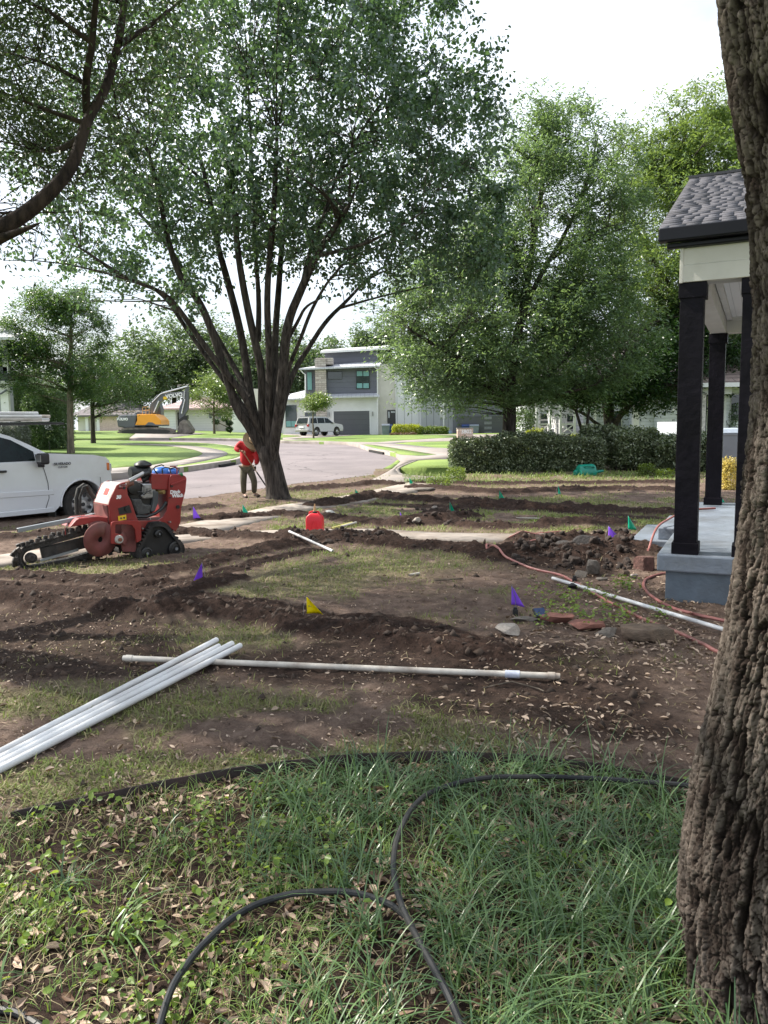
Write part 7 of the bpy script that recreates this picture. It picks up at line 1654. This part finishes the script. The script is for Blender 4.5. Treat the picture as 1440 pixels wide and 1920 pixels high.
# pipes on the ground
def gpt(px, py, h=0): p = G(px, py); p.z = ground_z(p.x, p.y)+h; return p
def pipe(a_, b_, r, m, label, group=None, name='pvc_pipe', sleeve=False, ext=0.0, n=14):
    a_, b_ = Vector(a_), Vector(b_); d = (b_-a_).normalized(); a2 = a_-d*ext; L_ = (b_-a2).length
    rt = empty(name, b_, 0, label, 'pipe', group)
    wpar(MB().lathe([(r*.84,.03),(r*.84,0),(r,0),(r,L_),(r*.84,L_),(r*.84,L_-.03),(0,L_-.03)], b_, -d, n).build('tube', m, rt, smooth=True), rt)
    if sleeve: wpar(MB().lathe([(r*.9,0),(r*1.3,0),(r*1.3,.11),(r*.9,.11)], b_, -d, n).build('bell_end', m, rt, smooth=True), rt)
    return rt
gb = 'white pipes bundled at lower left'
for i, (a_, b_, h0_, h1_, lb) in enumerate((((0,1417),(407,1222),.028,.085,'upper left white pipe of the bundle, ending shortest'),((0,1432),(411,1229),.028,.060,'second white pipe of the bundle, lying below the shortest one'),((0,1441),(436,1224),.028,.075,'third white pipe of the bundle, between the short pair and the long front one'),((0,1453),(451,1224),.026,.055,'front white pipe of the bundle reaching farthest right'))):
    pipe(gpt(*a_, h0_), gpt(*b_, h1_), .0205, M_pvc, lb, gb, ext=2.2)
lp = gpt(232,1243,.02); lq = gpt(1050,1278,.02); lp.z = lq.z = max(lp.z, lq.z)+.008
pipe(lp, lq, .0195, M_pvcd, 'long dirty white pipe lying across the bare soil under the bundle')
dd_ = (lq-lp).normalized(); cp = lp.lerp(lq, .885); tag(MB().lathe([(.0195,0),(.0245,0),(.0245,.09),(.0195,.09)], cp, dd_, 16).build('pipe_coupling', mat('pale_coupling', (.50,.54,.62), .5, var=.15, scale=20, dirt=(.18,.14,.4), dirtamt=.3), smooth=True), 'pale coupling sleeve near the right end of the long dirty pipe', 'coupling')
tag(MB().lathe([(.0195,0),(.024,0),(.024,.045),(.0195,.045)], lq-dd_*.075, dd_, 16).build('pipe_coupling', M_pvcd, smooth=True), 'broken collar at the very end of the long dirty pipe', 'coupling')
tag(MB().lathe([(.0195,0),(.0235,0),(.0235,.05),(.0195,.05)], lp+dd_*.02, dd_, 16).build('pipe_coupling', M_pvcd, smooth=True), 'muddy collar at the left end of the long dirty pipe', 'coupling')
pipe(gpt(543,1019,.10), gpt(624,1038,.03), .017, M_pvc, 'short white pipe leaning on the soil mound below the red can')
pipe(gpt(1036,1090,.03), gpt(1380,1200,.06), .017, M_pvc, 'thin white pipe running from the soil heap toward the oak trunk', ext=0)
pipe(gpt(968,974,.02), gpt(1190,978,.02), .012, M_pvcd, 'thin pale pipe on the dry grass behind the soil heap')
pipe(gpt(660,985,.03), gpt(622,993,.03), .018, mat('yellow_pvc', (.55,.50,.15), .5), 'yellow tinted pipe end right of the red can'); pipe(gpt(637,990,.03), gpt(668,986,.04), .018, M_pvcd, 'grey pipe piece right of the yellow pipe end')
pipe(gpt(767,1082,.015), gpt(786,1078,.015), .014, M_pvcd, 'tiny pale pipe offcut on the bare earth', name='pipe_offcut')
# hoses
def hose(pts, r, m, label, name='garden_hose', lift_=0.0, n=8):
    P = []
    for i, q in enumerate(pts):
        p = G(q[0], q[1]) if len(q) == 2 else None
        if len(q) == 3: p = Vector(q)
        else: p.z = None or 0
        P.append(p)
    P = [tuple(p) for p in P]; P = smooth2(P, 3); out = []
    for i, p in enumerate(P):
        z = ground_z(p[0], p[1])+r*.8+lift_; out.append([p[0], p[1], max(z, p[2] if p[2] > .02 else z)])
    o_ = np.array(out); z = o_[:, 2].copy()
    for _ in range(4): z[1:-1] = np.maximum(z[1:-1]-.004, (z[:-2]+z[1:-1]*2+z[2:])/4)
    o_[:, 2] = z
    return tag(MB().tube([tuple(v) for v in o_], r, n).build(name, m, smooth=True), label, 'hose')
M_hred = mat('red_hose', (.27, .10, .09), .5, var=.12, scale=4, dirt=(.25,.15,.12), dirtamt=.5); M_hblk = mat('black_hose', (.020, .022, .025), .5, spec=.3, var=.2, scale=5, dirt=(.10,.09,.075), dirtamt=.45)
hose([(1105,992),(1060,998),(1010,1001),(955,1005),(938,1011),(950,1018),(1000,1019),(1040,1017)], .013, M_hred, 'pinkish red hose looping over the concrete walk')
hose([(1012,1037),(985,1039),(940,1034),(914,1036),(911,1044),(930,1053),(965,1062),(1010,1073),(1060,1082),(1085,1098),(1110,1115),(1150,1136),(1200,1158),(1260,1185),(1310,1208),(1345,1226),(1380,1240)], .014, M_hred, 'long pinkish red hose curving from the soil heap past the stones')
hose([(1262,1074),(1230,1079),(1208,1088),(1206,1104),(1222,1122),(1262,1143),(1310,1157),(1352,1165),(1400,1170)], .014, M_hred, 'red hose curling out from under the porch corner')
def wl(x, y, z): c, s = math.cos(math.atan2(-.438, .899)), math.sin(math.atan2(-.438, .899)); return (2.41+x*c-y*s, 6.72+x*s+y*c, z)
hose([wl(.3,3.7,.46), wl(-.05,3.5,.45), wl(-.22,3.1,.36), wl(-.30,2.75,.33), wl(-.34,2.55,.2), (*wl(-.36,2.35,0)[:2],.03)], .014, M_hred, 'red hose draped over the blue porch steps')
hose([(1400,1512),(1300,1504),(1200,1497),(1100,1491),(1000,1488),(900,1490),(830,1503),(785,1530),(752,1580),(736,1640),(742,1710),(775,1790),(815,1860),(850,1930),(880,2010)], .0108, M_hblk, 'black rubber hose sweeping through the grass bed from the oak', lift_=.075)
hose([(290,2010),(305,1930),(340,1850),(400,1778),(470,1728),(540,1704),(610,1697),(680,1705),(730,1724),(760,1745)], .0108, M_hblk, 'black hose arching across the bed, its end under the long hose', lift_=.055)
hose([(-80,1880),(0,1890),(50,1904),(95,1935),(120,1990)], .0108, M_hblk, 'short bit of black hose at the bottom left corner', lift_=.0)
# steel edging
def edging():
    P = smooth2(bed[1:-1], 2); V = []; F = []; P = resample(P, .06, False)
    for i, (x, y) in enumerate(P):
        if x > 1.8: break
        z = ground_z(x, y+.05); h_ = .045+.012*math.sin(i*.11); h_ *= .5+.5*min(1, i/20)
        for dy, dz in ((.0,-.03),(.0,h_),(.005,h_+.002),(.006,-.03)): V.append((x, y+dy, z*.3+dz))
    n = len(V)//4
    for i in range(n-1):
        for k in range(3): F.append((i*4+k, i*4+k+1, i*4+4+k+1, i*4+4+k))
    return tag(npmesh('garden_edging', V, np.array(F), mat('rusted_steel', (.020,.010,.008), .75, var=.5, scale=8, bump=.3)), 'dark rusty steel edging strip bordering the grass bed', 'edging')
edging()
# stones
def rock(px, py, wpx, hpx, m, label, seed, name='rock', flat=.6, rz=0, slab=False, dep=.8, grp=None):
    b = gpt(px, py); k = b.y/FPX; W_ = wpx*k/2; Hh = hpx*k; rg = np.random.default_rng(seed)
    bm = bmesh.new(); bmesh.ops.create_icosphere(bm, subdivisions=5, radius=1)
    planes = [(rg.normal(size=3), rg.uniform(.48, .80)) for _ in range(10)]; planes += [(np.array([0,0,1.]), .42 if slab else .8)]
    for v in bm.verts:
        p = np.array(v.co)
        for nn, dd0 in planes:
            nn = nn/np.linalg.norm(nn); d = p.dot(nn)
            if d > dd0: p = p-nn*(d-dd0)
        q = p*(1+.035*(fbm(np.array([p[0]*4+seed]), np.array([p[1]*4+p[2]*4]), 3, seed)[0]-.5)*2)
        v.co = q
    me = bpy.data.meshes.new(name); bm.to_mesh(me); bm.free(); me.materials.append(m); me.shade_smooth()
    try: me.set_sharp_from_angle(angle=R_(28))
    except Exception: pass
    o = bpy.data.objects.new(name, me); COL.objects.link(o); o.location = (b.x, b.y+W_*dep*.5, b.z+Hh*.30); o.scale = (W_*1.12, W_*dep, Hh*.62); o.rotation_euler = (0, 0, rz)
    return tag(o, label, 'rock', grp)
M_r1 = mat('brown_stone', (.12, .085, .060), .9, var=.25, scale=2.5, bump=.6, bscale=9, dirt=(.06,.055,.045), dirtamt=.6); M_r2 = mat('red_stone', (.20, .085, .065), .9, var=.2, scale=2.5, bump=.5, bscale=9); M_r3 = mat('pale_stone', (.36, .32, .28), .9, var=.2, scale=3, bump=.6, bscale=8, dirt=(.12,.09,.07), dirtamt=.5); M_r4 = mat('grey_rubble', (.16, .14, .12), .95, var=.25, scale=3, bump=.6, bscale=9, dirt=(.07,.05,.04), dirtamt=.6); M_r5 = mat('dark_brick_stone', (.11, .055, .045), .9, var=.3, scale=3, bump=.6, bscale=9)
rock(1222,1204,104,46,M_r1,'largest flat brown stone lying beside the red hose',3,slab=True,dep=.75); rock(1046,1170,72,26,M_r2,'flat red stone behind the leaves right of the small solar light',5,slab=True); rock(1100,1184,70,26,M_r2,'dull red flat stone between the bright red one and the largest brown one',7,slab=True)
rock(953,1192,46,26,M_r3,'rounded pale grey stone nearest the trench end',9,dep=.9); rock(1140,1194,44,22,M_r4,'small dark grey stone tucked against the largest brown stone',11); rock(985,1166,50,10,M_r4,'thin grey flat stone behind the pale rounded stone',13,slab=True)
rock(1213,1068,42,46,M_r5,'upright dark reddish block against the blue porch steps',15,dep=.8,slab=True); rock(1112,1076,34,32,M_r4,'tilted grey concrete chunk on the dark soil heap',17,rz=.6); rock(1093,1082,26,16,M_r4,'small grey chunk left of the tilted concrete chunk',18); rock(1172,1080,18,14,M_r1,'small yellowish brown stone between the soil heap and the upright block',19); rock(1190,1084,16,9,M_r3,'little pale stone beside the upright dark block',20); rock(1130,1088,22,10,M_r4,'flat grey chip at the foot of the soil heap',24)
rock(781,989,16,12,M_r3,'pale stone in the soil ridge below the far purple flag',21); rock(618,964,18,9,mat('crumpled_white', (.55,.54,.50), .7, var=.1, scale=20, bump=.6),'crumpled white paper bag behind the red can',22,name='paper_bag'); rock(815,955,12,8,M_r3,'small pale stone left of the ridge top green flag',23)
rock(800,921,40,10,M_r4,'flat dark stone at the end of the weeds by the hedge',25,slab=True); rock(1110,1042,60,22,mat('wet_clay', (.018,.014,.013), .7, var=.3, bump=.8, bscale=10),'big wet black clay clod on top of the soil heap by the steps',26,name='clod'); rock(1060,1030,40,14,mat('wet_clay_b', (.018,.014,.013), .7, var=.3, bump=.8, bscale=10),'smaller wet black clay clod left of the big one',27,name='clod')
# stakes, solar light, green can
def stake(px, pyb, h, label, w_=.02): b = gpt(px, pyb); return tag(MB().b2((b.x-w_, b.y-w_, b.z-.03), (b.x+w_, b.y+w_, b.z+h)).b2((b.x-w_*.7, b.y-w_*.7, b.z+h), (b.x+w_*.7, b.y+w_*.7, b.z+h+.02)).build('stake', M_blackp, bevel=.004), label, 'stake')
stake(966,1156,.055,'short black stake beside the nearest purple flag'); stake(1077,1093,.06,'short black stake next to the thin white pipe'); rock(1074,1106,22,13,M_blackp,'small black box tipped against the thin white pipe',31,name='valve_box')
def solar():
    b = gpt(1012, 1160); r = empty('solar_light', b, R_(15), 'tipped solar garden light with small blue panel among the stones', 'solar light')
    rot = Matrix.Rotation(R_(38), 3, 'X'); MB().box((0,0,.05), (.105,.09,.016), rot=rot).build('housing', M_blackp, r, bevel=.005); MB().box((0,-.006,.060), (.09,.075,.003), rot=rot).build('panel', mat('solar_blue', (.03,.05,.12), .15), r); MB().cyl((0,.02,.05),(.03,.06,-.02),.012,n=8).build('spike', M_blackp, r)
solar()
def can():
    b = G(1108, 890); b.z = float(Tz(b.x, b.y))-.18; r = empty('watering_can', b, 0, 'green plastic watering can lying in the gap of the hedge', 'watering can'); m = mat('green_plastic', (.0,.20,.14), .4, var=.06)
    MB().lathe([(0,0),(.20,0),(.25,.03),(.25,.44),(.23,.5),(.12,.53),(0,.53)], (-.42,-.1,.24), (1,.1,.05), 24).build('body', m, r, smooth=True); MB().tube([(.05,-.1,.24),(.2,-.12,.28),(.34,-.14,.30)], [.06,.045,.03], 12).build('spout', m, r, smooth=True); MB().tube([(-.35,-.2,.40),(-.22,-.3,.46),(0,-.3,.44),(.05,-.2,.38)], .025, 8).build('handle', m, r, smooth=True); MB().lathe([(.10,0),(.10,.12),(.08,.12)], (-.52,-.08,.24), (1,.1,.05), 16).build('neck', m, r, smooth=True)
can()
tag(MB().tube([gpt(815,1093,.02), gpt(840,1090,.02), gpt(868,1088,.02)], .008, 5).build('stick', BK_grey), 'short dark stick on the bare earth near the pipe offcut', 'stick')
tag(MB().tube([gpt(905,1291,.01), gpt(960,1286,.03), gpt(1010,1292,.015), gpt(1020,1298,.01)], .005, 5).build('stick', BK_grey), 'thin curved brown twig beyond the end of the long dirty pipe', 'stick')
bs = gpt(1347,940); tag(MB().b2((bs.x+.25, bs.y-.5, bs.z), (bs.x+.33, bs.y-.42, bs.z+.34)).build('wooden_stake', mat('weathered_wood', (.30,.25,.2), .85, var=.2)), 'weathered wooden stake behind the far end of the porch deck', 'stake')
